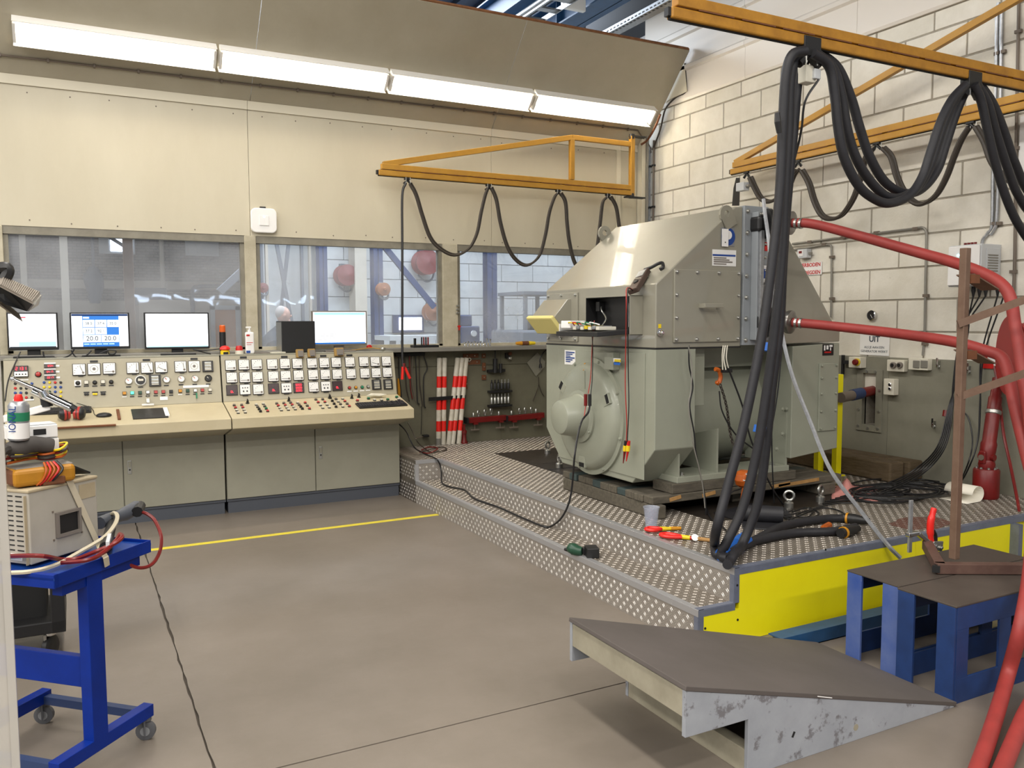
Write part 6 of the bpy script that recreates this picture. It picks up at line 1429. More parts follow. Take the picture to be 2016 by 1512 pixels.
# clamp with red handle
t = thing('lever_clamp', PZ(1792, 1088, ZT), 'lever clamp with red handle gripping the frame foot', 'clamp')
c = j2_+V((0, 0, 0.02)); bx0 = PY(1792, 1040, c.y).x
MB().bx(bx0-0.012, bx0+0.012, c.y-0.006, c.y+0.006, ZT+0.003, PY(1792, 985, c.y).z).build('clamp_rail', 'galv', t, bevel=0.002)
za_ = PY(1792, 1052, c.y).z
MB().bar((bx0-0.02, c.y, za_), (bx0+0.06, c.y, za_), 0.03, 0.022).build('sliding_arm', 'chrome', t, bevel=0.005); MB().bar((bx0+0.055, c.y, za_), PY(1833, 1072, c.y), 0.028, 0.022).build('sliding_arm', 'chrome', t, bevel=0.005)
MB().tube(cr([PY(1836, 1075, c.y), PY(1832, 1055, c.y), PY(1832, 1030, c.y), PY(1836, 1012, c.y), PY(1839, 1000, c.y)], 5), [.014]*6+[.018]*8+[.015]*6+[.012], 10).build('red_handle', 'red_bright', t, smooth=True)
MB().tube(cr([PY(1842, 1070, c.y), PY(1842, 1055, c.y), PY(1838, 1045, c.y)], 4), .009, 8).build('release_trigger', 'black', t)
MB().slab([PY(1830, 1082, c.y-.02), PY(1855, 1086, c.y-.02), PY(1858, 1066, c.y-.02), PY(1840, 1066, c.y-.02)], (0, 0.012, 0)).build('clamp_jaw', 'zinc', t, bevel=0.002)
for p in ((1841, 1074), (1852, 1078)): bolt(PY(*p, c.y-.02), (0, -1, 0), t, 'zinc', 0.009)
# ================================================================== BLUE STANDS, BLUE BEAM, RAMP
mat('stand_blue', '#1d3d75', 0.5, col2='#172f5c', scale=6, spots=(10, .66, '#14223f'))
mat('stand_worn', '#5c6c98', 0.5, col2='#274791', scale=4, amt=0.9, spots=(14, .70, '#8a8a86'))
mat('stand_top', '#5a524b', 0.5, 0.3, col2='#4a423c', scale=5, amt=0.9, spots=(6, .68, '#7a6f64'))
def stand(x0, x1, y0, y1, lab, m1):
    t = thing('steel_stand', ((x0+x1)/2, (y0+y1)/2, 0), lab, 'stand', 'blue welded steel stands')
    MB().bx(x0, x1, y0, y1, ZT-0.008, ZT).build('top_plate', 'stand_top', t, bevel=0.002)
    w2 = 0.085
    for x in (x0, x1-0.012):
        for (a, b) in ((y0+0.004, y0+w2), (y1-w2, y1-0.004)):
            MB().bx(x, x+0.012, a, b, 0.0, ZT-0.008).build('leg_flange', m1 if x == x0 else 'stand_blue', t, bevel=0.001)
    for y in (y0+0.002, y1-0.012):
        for (a, b) in ((x0+0.012, x0+0.09), (x0+0.30, x0+0.38), ((x0+x1)/2+0.12, (x0+x1)/2+0.20), (x1-0.09, x1-0.012)):
            MB().bx(a, b, y, y+0.010, 0.105, ZT-0.105).build('leg_web', 'stand_blue', t)
        MB().bx(x0+0.012, x1-0.012, y, y+0.010, ZT-0.105, ZT-0.008).build('top_rail', 'stand_blue', t, bevel=0.001); MB().bx(x0+0.012, x1-0.012, y, y+0.010, 0.0, 0.105).build('bottom_rail', 'stand_blue', t, bevel=0.001)
    return t
stand(3.205, 4.155, 2.428, 2.712, 'blue steel stand with grey worn legs, nearer the yellow platform front', 'stand_worn')
stand(3.182, 4.13, 2.140, 2.420, 'blue steel stand with dark blue legs, nearer the photographer', 'stand_blue')
t = thing('blue_beam', (4.1, 2.98, 0), 'blue steel beam lying on the floor along the yellow platform front', 'beam')
MB().bx(2.97, 5.3, 2.885, 2.895, 0, 0.062).build('beam_web', 'beam_blue', t); MB().bx(2.97, 5.3, 2.885, 2.97, 0.062, 0.068).build('beam_flange', 'beam_blue', t); MB().bx(2.97, 5.3, 2.885, 2.97, 0, 0.005).build('beam_flange', 'beam_blue', t)
lead([(3.07, 3.03, .016), (3.3, 3.035, .016), (3.6, 3.04, .016), (4.2, 3.045, .016), (5.0, 3.05, .016)], .015, 'dark hose lying behind the blue floor beam', 'cable_brown')
mat('ramp_top', '#5a5350', 0.8, col2='#504a46', scale=3, spots=(7, .72, '#544e49'))
mat('ramp_side', '#a3a7ad', 0.6, col2='#8a8e95', scale=4, amt=0.9, spots=(9, .56, '#6f6e72'))
mat('ramp_ply', '#a59f8c', 0.7, col2='#8d8775', scale=6, spots=(12, .68, '#6a6455'))
RX0, RX1, RX2, RY0, RY1 = 1.762, 2.042, 3.172, 2.128, 2.862
RZ = 0.388
rp = thing('wooden_ramp', (2.4, 2.5, 0), 'grey wooden wedge ramp lying in the foreground', 'ramp')
zb1 = PY(1353, 1452, RY0).z; zb2 = PY(1448, 1427, RY0).z
sl = (RZ-0.012)/(RX2-RX0)
for y in (RY0, RY1-0.018):
    MB().prism([(RX2, 0.0), (RX2, 0.008), (RX0, RZ-0.018), (RX0, zb1), (RX1, zb1+0.0), (RX1, 0.0)], 'y', y, y+0.018).build('side_panel', 'ramp_side', rp, bevel=0.0015)
MB().slab([(RX0-0.004, RY0-0.003, RZ-0.016), (RX2+0.01, RY0-0.003, 0.004), (RX2+0.01, RY1+0.003, 0.004), (RX0-0.004, RY1+0.003, RZ-0.016)], (0.004, 0, 0.016)).build('deck_board', 'ramp_top', rp, bevel=0.002)
MB().bx(RX0+0.002, RX0+0.045, RY0+0.018, RY1-0.018, RZ-0.115, RZ-0.022).build('end_beam', 'ramp_ply', rp, bevel=0.002)
MB().bx(RX1+0.002, RX1+0.055, RY0+0.018, RY1-0.018, 0.0, 0.09).build('cross_beam', 'ramp_ply', rp, bevel=0.002)
MB().bx(RX1+0.45, RX1+0.50, RY0+0.018, RY1-0.018, 0.0, 0.09).build('cross_beam', 'ramp_ply', rp)
p = PY(1685, 1432, RY0); MB().lathe([(0.001, 0), (0.013, 0), (0.013, 0.0012)], (p.x, RY0+.0005, p.z), (0, -1, 0), 20).build('plug_patch', 'ramp_ply', rp)
p = PY(1562, 1446, RY0); MB().box((p.x, RY0-.0003, p.z), (0.010, 0.001, 0.022), Matrix.Rotation(.5, 3, 'Y')).build('scuff_mark', 'black_matt', rp)
for k, (a, b) in enumerate((((1682, 1349), (1719, 1362)), ((1610, 1371), (1638, 1374)))):
    n_ = V((sl, 0, 1)); p0 = V((RX0, 0, RZ)); A, B = PN(*a, p0+V((0, 0, .003)), n_), PN(*b, p0+V((0, 0, .003)), n_)
    tag(MB().bar(A, B, 0.003, 0.002).build('white_strip', 'white_plastic', None), ['thin white strip lying on the ramp', 'thin white strip at the ramp side edge'][k], 'strip')
# ================================================================== THINGS ON THE BACK WALL
# wireless access point
p = PY(518, 435, YB); t = thing('access_point', p, 'white square wireless access point on the cream wall', 'access point')
def rr_(hx, hz, r): return [(p.x+sx*(hx-r)+r*math.cos(a), p.z+sz*(hz-r)+r*math.sin(a)) for sx, sz, a0 in ((1, 1, 0), (-1, 1, PI/2), (-1, -1, PI), (1, -1, 1.5*PI)) for a in [a0+PI/2*k/6 for k in range(7)]]
MB().prism(rr_(.112, .108, .045), 'y', YB-0.042, YB-0.004).build('housing', 'white_plastic', t, smooth=True, bevel=0.008, seg=3)
MB().bx(p.x-0.042, p.x+0.042, YB-0.049, YB-0.043, p.z-0.045, p.z+0.042).build('centre_disc', 'white_plastic', t, bevel=0.012, seg=3); MB().bx(p.x-0.03, p.x+0.02, YB-0.03, YB-0.002, p.z+0.10, p.z+0.122).build('wall_hook', 'black', t)
mat('led', '#ffffff', .4, emit='#ffffff', es=4.0); MB().lathe([(0.001, 0), (0.006, 0), (0.005, 0.003)], (p.x, YB-0.049, p.z+0.03), (0, -1, 0), 10).build('status_light', 'led', t)
# corner post with conduits
t = thing('trim_9', (5.67, 7.64, 0), 'white corner post with a grey edge', 'post', kind='structure'); MB().bx(5.61, 5.66, 7.62, 7.72, 1.3, 3.62).build('post_face', 'cream_trim', t, bevel=0.004); MB().bx(5.66, 5.685, 7.60, 7.70, 1.3, 3.62).build('post_edge', 'conduit', t, bevel=0.004)
for k, (px, r, m) in enumerate(((1274, .010, 'conduit'), (1279, .010, 'galv'), (1286, .012, 'conduit_brown'))):
    q = PX(px, 350, XW-.02); t = thing('conduit', (XW-.02, q.y, 1.3), ['grey conduit nearest the white corner post', 'bright conduit in the room corner', 'brown conduit in the room corner on the blocks'][k], 'conduit', 'corner conduits')
    MB().cyl((XW-.016, q.y, 1.3), (XW-.016, q.y, 3.45+.06*k), r, 8).build('conduit_run', m, t, smooth=True)
    for z in (2.4, 2.85, 3.3): MB().box((XW-.016, q.y, z), (.03, .032, .02)).build('clip', 'black', t)
lead([PX(1287, 290, XW-.03), PX(1300, 255, XW-.03), PX(1310, 215, XW-.03), PX(1330, 192, XW-.03), PX(1347, 183, XW-.03), PX(1351, 170, XW-.03), PX(1348, 125, XW-.03)], .010, 'dark cable running up beside the soffit end', 'cable_brown')
lead([onsoff(1256, 257, .012), PY(1266, 272, 7.62), PY(1278, 286, 7.66), PX(1282, 300, XW-.03)], .008, 'brown cable bend in the room corner under the soffit', 'conduit_brown')
lead([PY(1262, 285, 7.6), PY(1275, 275, 7.55), PY(1290, 250, 7.4), PY(1300, 225, 7.3)], .012, 'rusty pipe bend beside the lamp end', 'brown_board')
# red and white barrier poles
for k, (xt, xb, yb) in enumerate(((865, 861, 872), (875, 871, 873), (901, 881, 873), (910, 889, 872), (918, 901, 871))):
    b = PY(xb+2, yb, 7.66 if k < 2 else 7.63); b.z = DECK; a = PY(xt, 705, YB-.028)
    t = thing('barrier_pole', b, ['red and white barrier pole leftmost on the grey wall', 'red and white barrier pole second from the left', 'slanting red and white barrier pole, left of three', 'slanting red and white barrier pole, middle of three', 'slanting red and white barrier pole, right of three with a ring'][k], 'pole', 'red and white barrier poles')
    fr = [0.0, 0.155, 0.275, 0.405, 0.535, 0.66, 0.79, 1.0] if k != 0 else [0.0, 0.155, 0.275, 0.405, 0.535, 0.66, 0.79, 1.0]
    d = a-b
    for i in range(7): MB().cyl(b+d*fr[i], b+d*fr[i+1], 0.0245, 14).build('pole_section', 'white_dirty' if i % 2 == 0 else 'red_bright', t, smooth=True)
    MB().lathe([(0.0265, -0.035), (0.0265, -0.005), (0.018, 0.004)], a, d, 14).build('end_cap', 'white_dirty', t, smooth=True)
    if k == 0: MB().cyl(b, b+d*0.075, 0.0255, 14).build('grey_foot', 'conduit', t)
    if k == 4: c = a+V((.035, 0, -.015)); MB().tube([c+V((.016*math.cos(w_), 0, .016*math.sin(w_))) for w_ in [2*PI*i/12 for i in range(12)]], .004, 6, closed=True).build('ring', 'white_dirty', t)
a, b = PY(844, 786, YB-.062), PY(917, 781, YB-.062); tag(MB().bar(a, b, 0.008, 0.036).build('retaining_strap', 'black', None), 'black strap holding the barrier poles to the wall', 'strap')
# hanging test leads left of the poles
for k, (xa, ya, pts) in enumerate(((785, 700, [(786, 740), (790, 780), (786, 815)]), (797, 702, [(800, 760), (806, 790)]), (806, 700, [(808, 760), (812, 785)]), (812, 700, [(811, 750), (818, 790)]), (818, 700, [(820, 745), (822, 790), (826, 796)]), (826, 700, [(826, 750), (828, 770), (832, 800)]), (834, 700, [(841, 725), (834, 745), (835, 795), (838, 803)]))):
    lead([PY(xa, ya, YB-.03)]+[PY(x, y, YB-.02-.004*(k % 3)) for x, y in pts], .0055, 'thin '+['black', 'brown', 'dark red', 'grey', 'black', 'brown', 'black'][k]+' test lead hanging behind the desk end, number '+['one', 'two', 'three', 'four', 'five', 'six', 'seven'][k]+' from the left', ['cable_black', 'cable_brown', 'red_dark', 'conduit_brown', 'cable_black', 'cable_brown', 'cable_black'][k], 'test_lead', 'test lead', grp='test leads hanging on the grey wall')
tag(MB().bar(PY(778, 699, YB-.03), PY(835, 697, YB-.03), .05, .03).build('lead_rack', 'black', None), 'black rack holding the hanging test leads', 'rack')
lead([PY(830, 800, YB-.02), PY(830, 830, YB-.02), PY(829, 855, YB-.02)], .003, 'thin wire hanging below the test leads')
t = thing('wall_bracket', PY(836, 862, YB-.03), 'small black holder with a pointed rod low on the grey wall', 'bracket'); MB().box(PY(838, 858, YB-.04), (.06, .05, .022)).build('holder', 'black', t, bevel=.004); MB().cyl(PY(819, 862, YB-.06), PY(848, 857, YB-.03), .005, 6).build('rod', 'conduit_brown', t)
tag(MB().bx(*(lambda a, b: (a.x, b.x, YB-.02, YB, b.z, a.z))(PY(782, 745, YB), PY(787, 780, YB))).build('yellow_strip', 'amber', None), 'yellow strip on the wall behind the desk end', 'strip')
# brown boards
for k, (x0, y0, x1, y1) in enumerate(((912, 696, 942, 705), (917, 708, 946, 718), (949, 696, 956, 705), (950, 714, 956, 730), (949, 738, 957, 748), (917, 745, 920, 766))):
    a, b = PY(x0, y1, YB-.012), PY(x1, y0, YB-.012); t = thing('wall_board', ((a.x+b.x)/2, YB-.01, a.z), ['upper long brown board with two screws', 'lower long brown board with three screws', 'small square brown board, upper', 'narrow upright brown board with a screw', 'small square brown board, lower', 'narrow brown strip beside the barrier poles'][k], 'board', 'brown boards on the grey wall')
    MB().bx(a.x, b.x, YB-.014, YB-.001, a.z, b.z).build('board', 'brown_board', t, bevel=.002)
    for f in ((.25, .75) if b.x-a.x > .1 else (.5,)): MB().cyl((a.x+(b.x-a.x)*f, YB-.014, (a.z+b.z)/2), (a.x+(b.x-a.x)*f, YB-.018, (a.z+b.z)/2), .006, 8).build('screw', 'zinc', t)
# torch / stapler on a bracket
t = thing('crimp_tool', PY(980, 735, YB-.05), 'black tool standing in a wall bracket under the sill', 'tool')
MB().cyl(PY(975, 734, YB-.05), PY(975, 706, YB-.05), .024, 14).build('tool_barrel', 'black', t, smooth=True); MB().cyl(PY(975, 706, YB-.05), PY(975, 684, YB-.05), .006, 8).build('spindle', 'black', t); MB().cyl(PY(986, 734, YB-.05), PY(986, 716, YB-.05), .018, 12).build('side_cup', 'black', t, smooth=True)
MB().bar(PY(960, 731, YB-.03), PY(993, 729, YB-.03), .05, .03).build('bracket', 'black', t, bevel=.003)
t = thing('wall_switch', PY(1002, 703, YB-.03), 'small wall switch with a chrome knob and brown base', 'switch'); MB().box(PY(999, 700, YB-.015), (.045, .03, .055)).build('base', 'black', t); MB().lathe([(.022, 0), (.022, .02), (.014, .03)], PY(1002, 705, YB-.03), (0.3, -1, 0), 14).build('knob', 'zinc', t, smooth=True); MB().lathe([(.018, 0), (.018, .02)], PY(1003, 696, YB-.03), (.2, -1, 0), 12).build('brown_knob', 'brown_board', t)
# rack of plug sockets
t = thing('plug_rack', PY(983, 800, YB-.04), 'black two-shelf rack on the grey wall', 'rack')
for y in (771, 799): MB().bar(PY(962, y+.5, YB-.04), PY(1006, y-1.5, YB-.04), .07, .022).build('shelf', 'black', t, bevel=.003)
for r, (y0, y1) in enumerate(((767, 748), (795, 776))):
    for k in range(6):
        x = 968+k*6.6; yy = -k*.35; b = PY(x, y0+yy, YB-.045); a = PY(x, y1+yy, YB-.045); h = a.z-b.z
        q = thing('test_plug', b, 'small '+('black' if r == 0 else 'silver')+' test plug, '+['first', 'second', 'third', 'fourth', 'fifth', 'sixth'][k]+' from the left on the '+('upper' if r == 0 else 'lower')+' rack shelf', 'plug', 'test plugs in the wall rack')
        MB().lathe([(.0135, 0), (.0135, h*.62), (.009, h*.68)], b, (0, 0, 1), 10).build('plug_body', 'black' if r == 0 else 'zinc', q, smooth=True); MB().lathe([(.0125, h*.6), (.0125, h*.7), (.007, h*.74), (.007, h)], b, (0, 0, 1), 10).build('plug_tip', 'zinc' if r or k > 2 else 'black', q, smooth=True)
# red rails with eye bolts
for k, (x0, y0, x1, y1) in enumerate(((919, 828, 996, 822), (996, 824, 1070, 817))):
    a, b = PY(x0, y0, YB-.05), PY(x1, y1, YB-.05); t = thing('tool_rail', a.lerp(b, .5), ['left red steel rail holding eye bolts', 'right red steel rail holding eye bolts'][k], 'rail', 'red rails on the grey wall')
    MB().bar(a, b, .05, .055).build('rail', 'red_dark', t, bevel=.004); MB().bx(a.x-.012, a.x+.005, YB-.09, YB, a.z-.03, a.z+.03).build('end_bracket', 'black', t)
    for f in (.2, .85): c = a.lerp(b, f); MB().box(c+V((0, -.01, -.035)), (.045, .05, .016)).build('tab', 'red_dark', t); MB().cyl(c+V((0, 0, -.04)), c+V((0, 0, -.10)), .006, 6).build('wing_stem', 'conduit_brown', t); MB().bar(c+V((-.05, 0, -.10)), c+V((.05, 0, -.10)), .02, .016).build('wing_nut', 'conduit_brown', t, bevel=.004)
for k, (x, y) in enumerate(((942, 816), (955, 814), (967, 812), (1023, 811), (1034, 810), (1046, 809))):
    c = PY(x, y, YB-.05); q = thing('eye_bolt', c, 'steel eye bolt stored in the red rails, '+['first', 'second', 'third', 'fourth', 'fifth', 'sixth'][k]+' from the left', 'eye bolt', 'eye bolts in the red rails')
    MB().tube([c+V((.013*math.cos(w_), .008*math.cos(w_), .02+.022*math.sin(w_))) for w_ in [2*PI*i/14 for i in range(14)]], .006, 6, closed=True).build('eye', 'zinc', q, smooth=True); MB().cyl(c+V((0, 0, -.02)), c+V((0, 0, .0)), .010, 8).build('shank', 'zinc', q)
for k, (x, y) in enumerate(((932, 814), (982, 811), (1007, 810), (1055, 806))):
    c = PY(x, y+6, YB-.05); tag(MB().lathe([(.011, 0), (.011, .035), (.007, .04)], c, (0, 0, 1), 10).build('stud', 'zinc', None, smooth=True), 'short steel stud in the red rails, '+['first', 'second', 'third', 'fourth'][k]+' from the left', 'stud', 'studs in the red rails')
# grey plate, cord and plug at the right
t = thing('wall_plate', PY(1056, 720, YB-.02), 'tilted grey metal plate hanging under the sill', 'plate'); MB().slab([PY(1037, 714, YB-.012), PY(1058, 694, YB-.012), PY(1073, 712, YB-.012), PY(1072, 722, YB-.012), PY(1055, 741, YB-.012)], (0, -.004, 0)).build('plate', 'dado', t)
lead([PY(1076, 688, YB-.04), PY(1068, 697, YB-.05), PY(1063, 708, YB-.05), PY(1064, 718, YB-.05)], .006, 'short black cord with a plug beside the grey plate'); t = thing('plug', PY(1064, 727, YB-.05), 'black mains plug hanging beside the grey plate', 'plug'); MB().tube([PY(1064, 716, YB-.05), PY(1064, 724, YB-.05)], [.012, .018], 10).build('plug_body', 'black', t); 
for s in (-1, 1): MB().cyl(PY(1064+s*1.3, 724, YB-.05), PY(1064+s*1.3, 728, YB-.05), .003, 6).build('pin', 'zinc', t)
lead([PY(1060, 742, YB-.02), PY(1060, 760, YB-.02), PY(1055, 775, YB-.02), PY(1049, 790, YB-.02)], .004, 'thin wire hanging below the grey plate', 'cable_brown'); lead([PY(1060, 755, YB-.02), PY(1066, 772, YB-.02), PY(1071, 780, YB-.02)], .004, 'short wire curling right below the grey plate', 'cable_brown')
t = thing('small_jack', PY(914, 872, 7.6), 'small red screw jack standing beside the barrier poles', 'jack'); c = PY(914, 872, 7.62); c.z = DECK; MB().lathe([(.035, 0), (.035, .02), (.022, .04), (.022, .10), (.028, .10), (.028, .13), (.012, .135), (.012, .18), (.018, .19)], c, (0, 0, 1), 14).build('jack_body', 'red_dark', t, smooth=True)
# things on the sill
SZ = 1.345
t = thing('tool_tray', PY(840, 676, 7.6), 'black tray with red rods on the window sill', 'tray'); c = PY(836, 676, 7.6); MB().box((c.x, 7.6, SZ+.012), (.26, .10, .024)).build('tray', 'black', t, bevel=.003); MB().box((c.x-.10, 7.6, SZ+.05), (.02, .02, .08)).build('handle_post', 'black', t)
for k in range(4): MB().cyl((c.x-.03+k*.022, 7.6, SZ+.024), (c.x-.03+k*.022, 7.6, SZ+.10), .008, 8).build('rod', 'red_dark' if k % 2 else 'black', t)
for k in range(9):
    x = 915+k*6.2; c = PY(x, 678, 7.6); hh = .045+.028*(k > 6)+.008*(k % 2)
    q = thing('socket_piece', (c.x, 7.60, SZ), 'small chrome socket on the sill, '+['first', 'second', 'third', 'fourth', 'fifth', 'sixth', 'seventh', 'eighth', 'ninth'][k]+' from the left', 'socket', 'chrome sockets on the window sill')
    MB().lathe([(.011, 0), (.013, hh*.3), (.009, hh*.5), (.012, hh), (.009, hh)], (c.x, 7.60, SZ), (0, 0, 1), 10).build('socket_body', 'chrome', q, smooth=True)
t = thing('yellow_tool', PY(1034, 675, 7.6), 'yellow and brown hand tool lying on the sill', 'tool'); A, B = PY(1016, 674, 7.6), PY(1053, 670, 7.6); A.z = B.z = SZ+.024
MB().tube([A, A.lerp(B, .3)], [.014, .022], 10).build('handle', 'amber', t, smooth=True); MB().tube([A.lerp(B, .3), A.lerp(B, .65)], .022, 10).build('grip', 'brown_board', t, smooth=True); MB().tube([A.lerp(B, .65), B], [.022, .016], 10).build('head', 'yellow', t, smooth=True)
t = thing('red_clip', PY(903, 645, 7.71), 'red clip hanging on the window post', 'clip'); c = PY(904, 645, YB-.02); MB().box(c, (.012, .012, .05)).build('clip_body', 'red', t); MB().box(c+V((0, 0, .012)), (.035, .01, .012)).build('clip_bar', 'red', t)
for k in range(3): tag(MB().box(PY(901, 602+k*7, YB-.02), (.03, .02, .018)).build('spring_clip', 'zinc', None, bevel=.003), 'metal spring clip on the window post, '+['top', 'middle', 'bottom'][k]+' of three', 'clip', 'clips on the window post')
p = PY(727, 683, 7.6); t = thing('red_clamp', (p.x, 7.6, TOPZ), 'red plastic clamp beside the grey monitor', 'clamp'); MB().sph((p.x, 7.6, TOPZ+.03), .03, 12, (1, .6, .9)).build('clamp_body', 'red_bright', t, smooth=True); MB().box((p.x+.03, 7.6, TOPZ+.018), (.04, .02, .014)).build('clamp_tip', 'red', t)
# ================================================================== THINGS ON THE RIGHT WALL
XR = XW-0.006
def run(pts, r, m, lab, x=XR-.012, n=4, clips=()):
    t = thing('wall_conduit', PX(*pts[0], x), lab, 'conduit', 'conduits on the block wall')
    MB().tube(cr([PX(a, b, x) for a, b in pts], n), r, 8).build('conduit_run', m, t, smooth=True)
    for c in clips: MB().box(PX(*c, x), (.022, .045, .022)).build('clip', 'conduit_brown', t)
run([(1560, 480), (1600, 475), (1720, 460), (1800, 450), (1815, 448), (1823, 455), (1824, 475), (1822, 560), (1821, 640), (1819, 675), (1817, 700)], .0095, 'conduit', 'long brown conduit rising to the grey double socket', clips=((1595, 476), (1660, 468), (1726, 458), (1803, 450), (1823, 582), (1821, 677)), n=5)
run([(1560, 492), (1600, 486), (1622, 482), (1634, 483), (1637, 492), (1637, 560), (1636, 625)], .0095, 'conduit', 'short brown conduit bending down behind the generator hood', clips=((1623, 481), (1638, 506), (1638, 588)))
run([(1966, 5), (1963, 30), (1962, 110), (1958, 250), (1955, 330), (1953, 440), (1945, 458), (1936, 470), (1933, 482)], .012, 'galv', 'grey pipe running down into the white control cabinet', clips=((1957, 440), (1964, 105)))
run([(1974, 10), (1972, 40), (1970, 200), (1966, 330), (1962, 430), (1958, 450), (1950, 462)], .012, 'galv', 'second grey pipe beside the control cabinet pipe', clips=((1966, 440), (1974, 102)))
run([(2006, 0), (2003, 150), (2000, 330), (1998, 500), (1994, 620)], .011, 'conduit_brown', 'brown conduit near the right picture edge', clips=((2005, 62), (2003, 172), (2001, 292), (1995, 535)))
# small meter and signs
q = PX(1589, 500, XR); t = thing('panel_meter', q, 'small grey wall meter with a red display', 'meter'); MB().bx(XR-.06, XR, q.y-.05, q.y+.06, q.z-.038, q.z+.04).build('meter_case', 'grey_box', t, bevel=.005); MB().bx(XR-.063, XR-.058, q.y-.01, q.y+.045, q.z-.02, q.z+.035).build('front', 'white_plastic', t); MB().bx(XR-.065, XR-.062, q.y+.002, q.y+.035, q.z+.004, q.z+.024).build('display_window', 'red_dark', t); MB().box((XR-.03, q.y-.065, q.z), (.02, .03, .02)).build('gland', 'conduit', t)
a, b = PX(1570, 541, XR), PX(1618.5, 515, XR); t = thing('warning_sign', a, 'white sign with red Dutch lettering, half hidden by the hood', 'sign'); MB().bx(XR-.003, XR, b.y, a.y+.12, PX(1605, 541, XR).z, PX(1605, 516, XR).z).build('sign_board', 'white_plastic', t)
zc = PX(1605, 528, XR).z; text('lettering', 'G VERBODEN', .045, (XR-.004, b.y+.012, zc+.03), (0, -1, 0), (0, 0, 1), 'red', t, 'RIGHT', bold=.001); text('lettering', 'BEVOEGDEN', .045, (XR-.004, b.y+.012, zc-.036), (0, -1, 0), (0, 0, 1), 'red', t, 'RIGHT', bold=.001)
p = PX(1718, 621, XR); t = thing('pressure_gauge', p, 'round black pressure gauge on the block wall', 'gauge'); MB().lathe([(.001, 0), (.042, 0), (.042, .02), (.036, .025), (.034, .02)], p, (-1, 0, 0), 24).build('gauge_case', 'chrome', t, smooth=True); MB().lathe([(.001, .0205), (.034, .0205), (.034, .021)], p, (-1, 0, 0), 24).build('gauge_face', 'black', t); MB().bar(p+V((-.022, .004, .006)), p+V((-.022, -.015, -.022)), .004, .001, (1, 0, 0)).build('needle', 'white_plastic', t)
a, b = PX(1693, 697, XR), PX(1752, 655, XR); zt_, zb_ = PX(1722, 646, XR).z, PX(1722, 699, XR).z; t = thing('notice_sheet', ((XR), (a.y+b.y)/2, zb_), 'white notice sheet reading UIT on the block wall', 'sign')
MB().slab([(XR-.002, a.y, zb_), (XR-.002, b.y, zb_-.004), (XR-.002, b.y-.004, zt_), (XR-.002, a.y, zt_+.004)], (-.002, 0, 0)).build('sheet', 'paper', t)
yc = (a.y+b.y)/2; zc = (PX(1722, 666, XR).z); zc2 = PX(1722, 685, XR).z; zc3 = PX(1722, 692.5, XR).z
text('lettering', 'WERKPLAATS', .030, (XR-.0045, yc, PX(1722, 656, XR).z), (0, -1, 0), (0, 0, 1), 'screen_ink', t); text('lettering', 'UIT', .066, (XR-.0045, yc, PX(1722, 668, XR).z), (0, -1, 0), (0, 0, 1), 'screen_ink', t, bold=.0015); text('lettering', 'ALS JE AAN EEN', .027, (XR-.0045, yc, PX(1722, 684, XR).z), (0, -1, 0), (0, 0, 1), 'screen_ink', t); text('lettering', 'GENERATOR WERKT', .027, (XR-.0045, yc, PX(1722, 692, XR).z), (0, -1, 0), (0, 0, 1), 'screen_ink', t)
XD = 5.742
def box_at(x0, y0, x1, y1, dpt, nm, m, par, bev=.004, x=XD):
    a, b = PX(x0, y1, x), PX(x1, y0, x); return MB().bx(x-dpt, x, b.y, a.y, a.z, b.z).build(nm, m, par, bevel=bev), a, b
t = thing('stop_switch', PX(1690, 715, XD), 'ivory rotary stop switch with red and yellow knob', 'switch'); o, a, b = box_at(1682, 703, 1706, 723, .07, 'switch_box', 'ivory', t); c = PX(1688, 713, XD-.07); MB().lathe([(.03, 0), (.03, .012), (.022, .014)], c+V((0, 0, 0)), (-1, 0, 0), 18).build('yellow_ring', 'yellow', t); MB().lathe([(.024, .012), (.026, .03), (.02, .04)], c, (-1, 0, 0), 16).build('red_knob', 'red_dark', t, smooth=True)
t = thing('wall_bracket', PX(1660, 718, XD), 'black bracket left of the rotary stop switch', 'bracket'); MB().bar(PX(1660, 699, XD-.03), PX(1659, 737, XD-.03), .02, .02, (1, 0, 0)).build('upright', 'black', t); MB().bar(PX(1660, 713, XD-.03), PX(1682, 713, XD-.03), .02, .03).build('arm', 'black', t)
t = thing('wall_socket', PX(1770, 720, XD), 'grey socket box with two dark round openings', 'socket'); box_at(1754, 709, 1788, 730, .05, 'socket_box', 'ivory', t)
for x in (1760, 1773): c = PX(x, 719, XD-.05); MB().lathe([(.024, 0), (.024, .02), (.017, .022)], c, (-1, 0, 0), 16).build('socket_ring', 'btn_grey', t, smooth=True); MB().lathe([(.001, .0215), (.015, .0215), (.015, .023)], c, (-1, 0, 0), 12).build('socket_hole', 'black', t)
t = thing('wall_socket', PX(1815, 718, XD), 'ivory double socket with two grey flaps', 'socket'); box_at(1797, 706, 1836, 727, .055, 'socket_box', 'ivory', t)
for a, b in ((1798, 1811), (1813, 1827)): box_at(a, 710, b, 724, .008, 'flap', 'conduit', t, .003, XD-.055)
t = thing('push_station', PX(1757, 761, XD), 'ivory push-button box with two round buttons', 'switch'); box_at(1749, 746, 1770, 776, .06, 'switch_box', 'ivory', t)
for y in (757, 765): c = PX(1753, y, XD-.06); MB().lathe([(.014, 0), (.014, .01), (.011, .012)], c, (-1, 0, 0), 14).build('button_ring', 'chrome', t); MB().lathe([(.009, .01), (.009, .016)], c, (-1, 0, 0), 12).build('button', 'black', t)
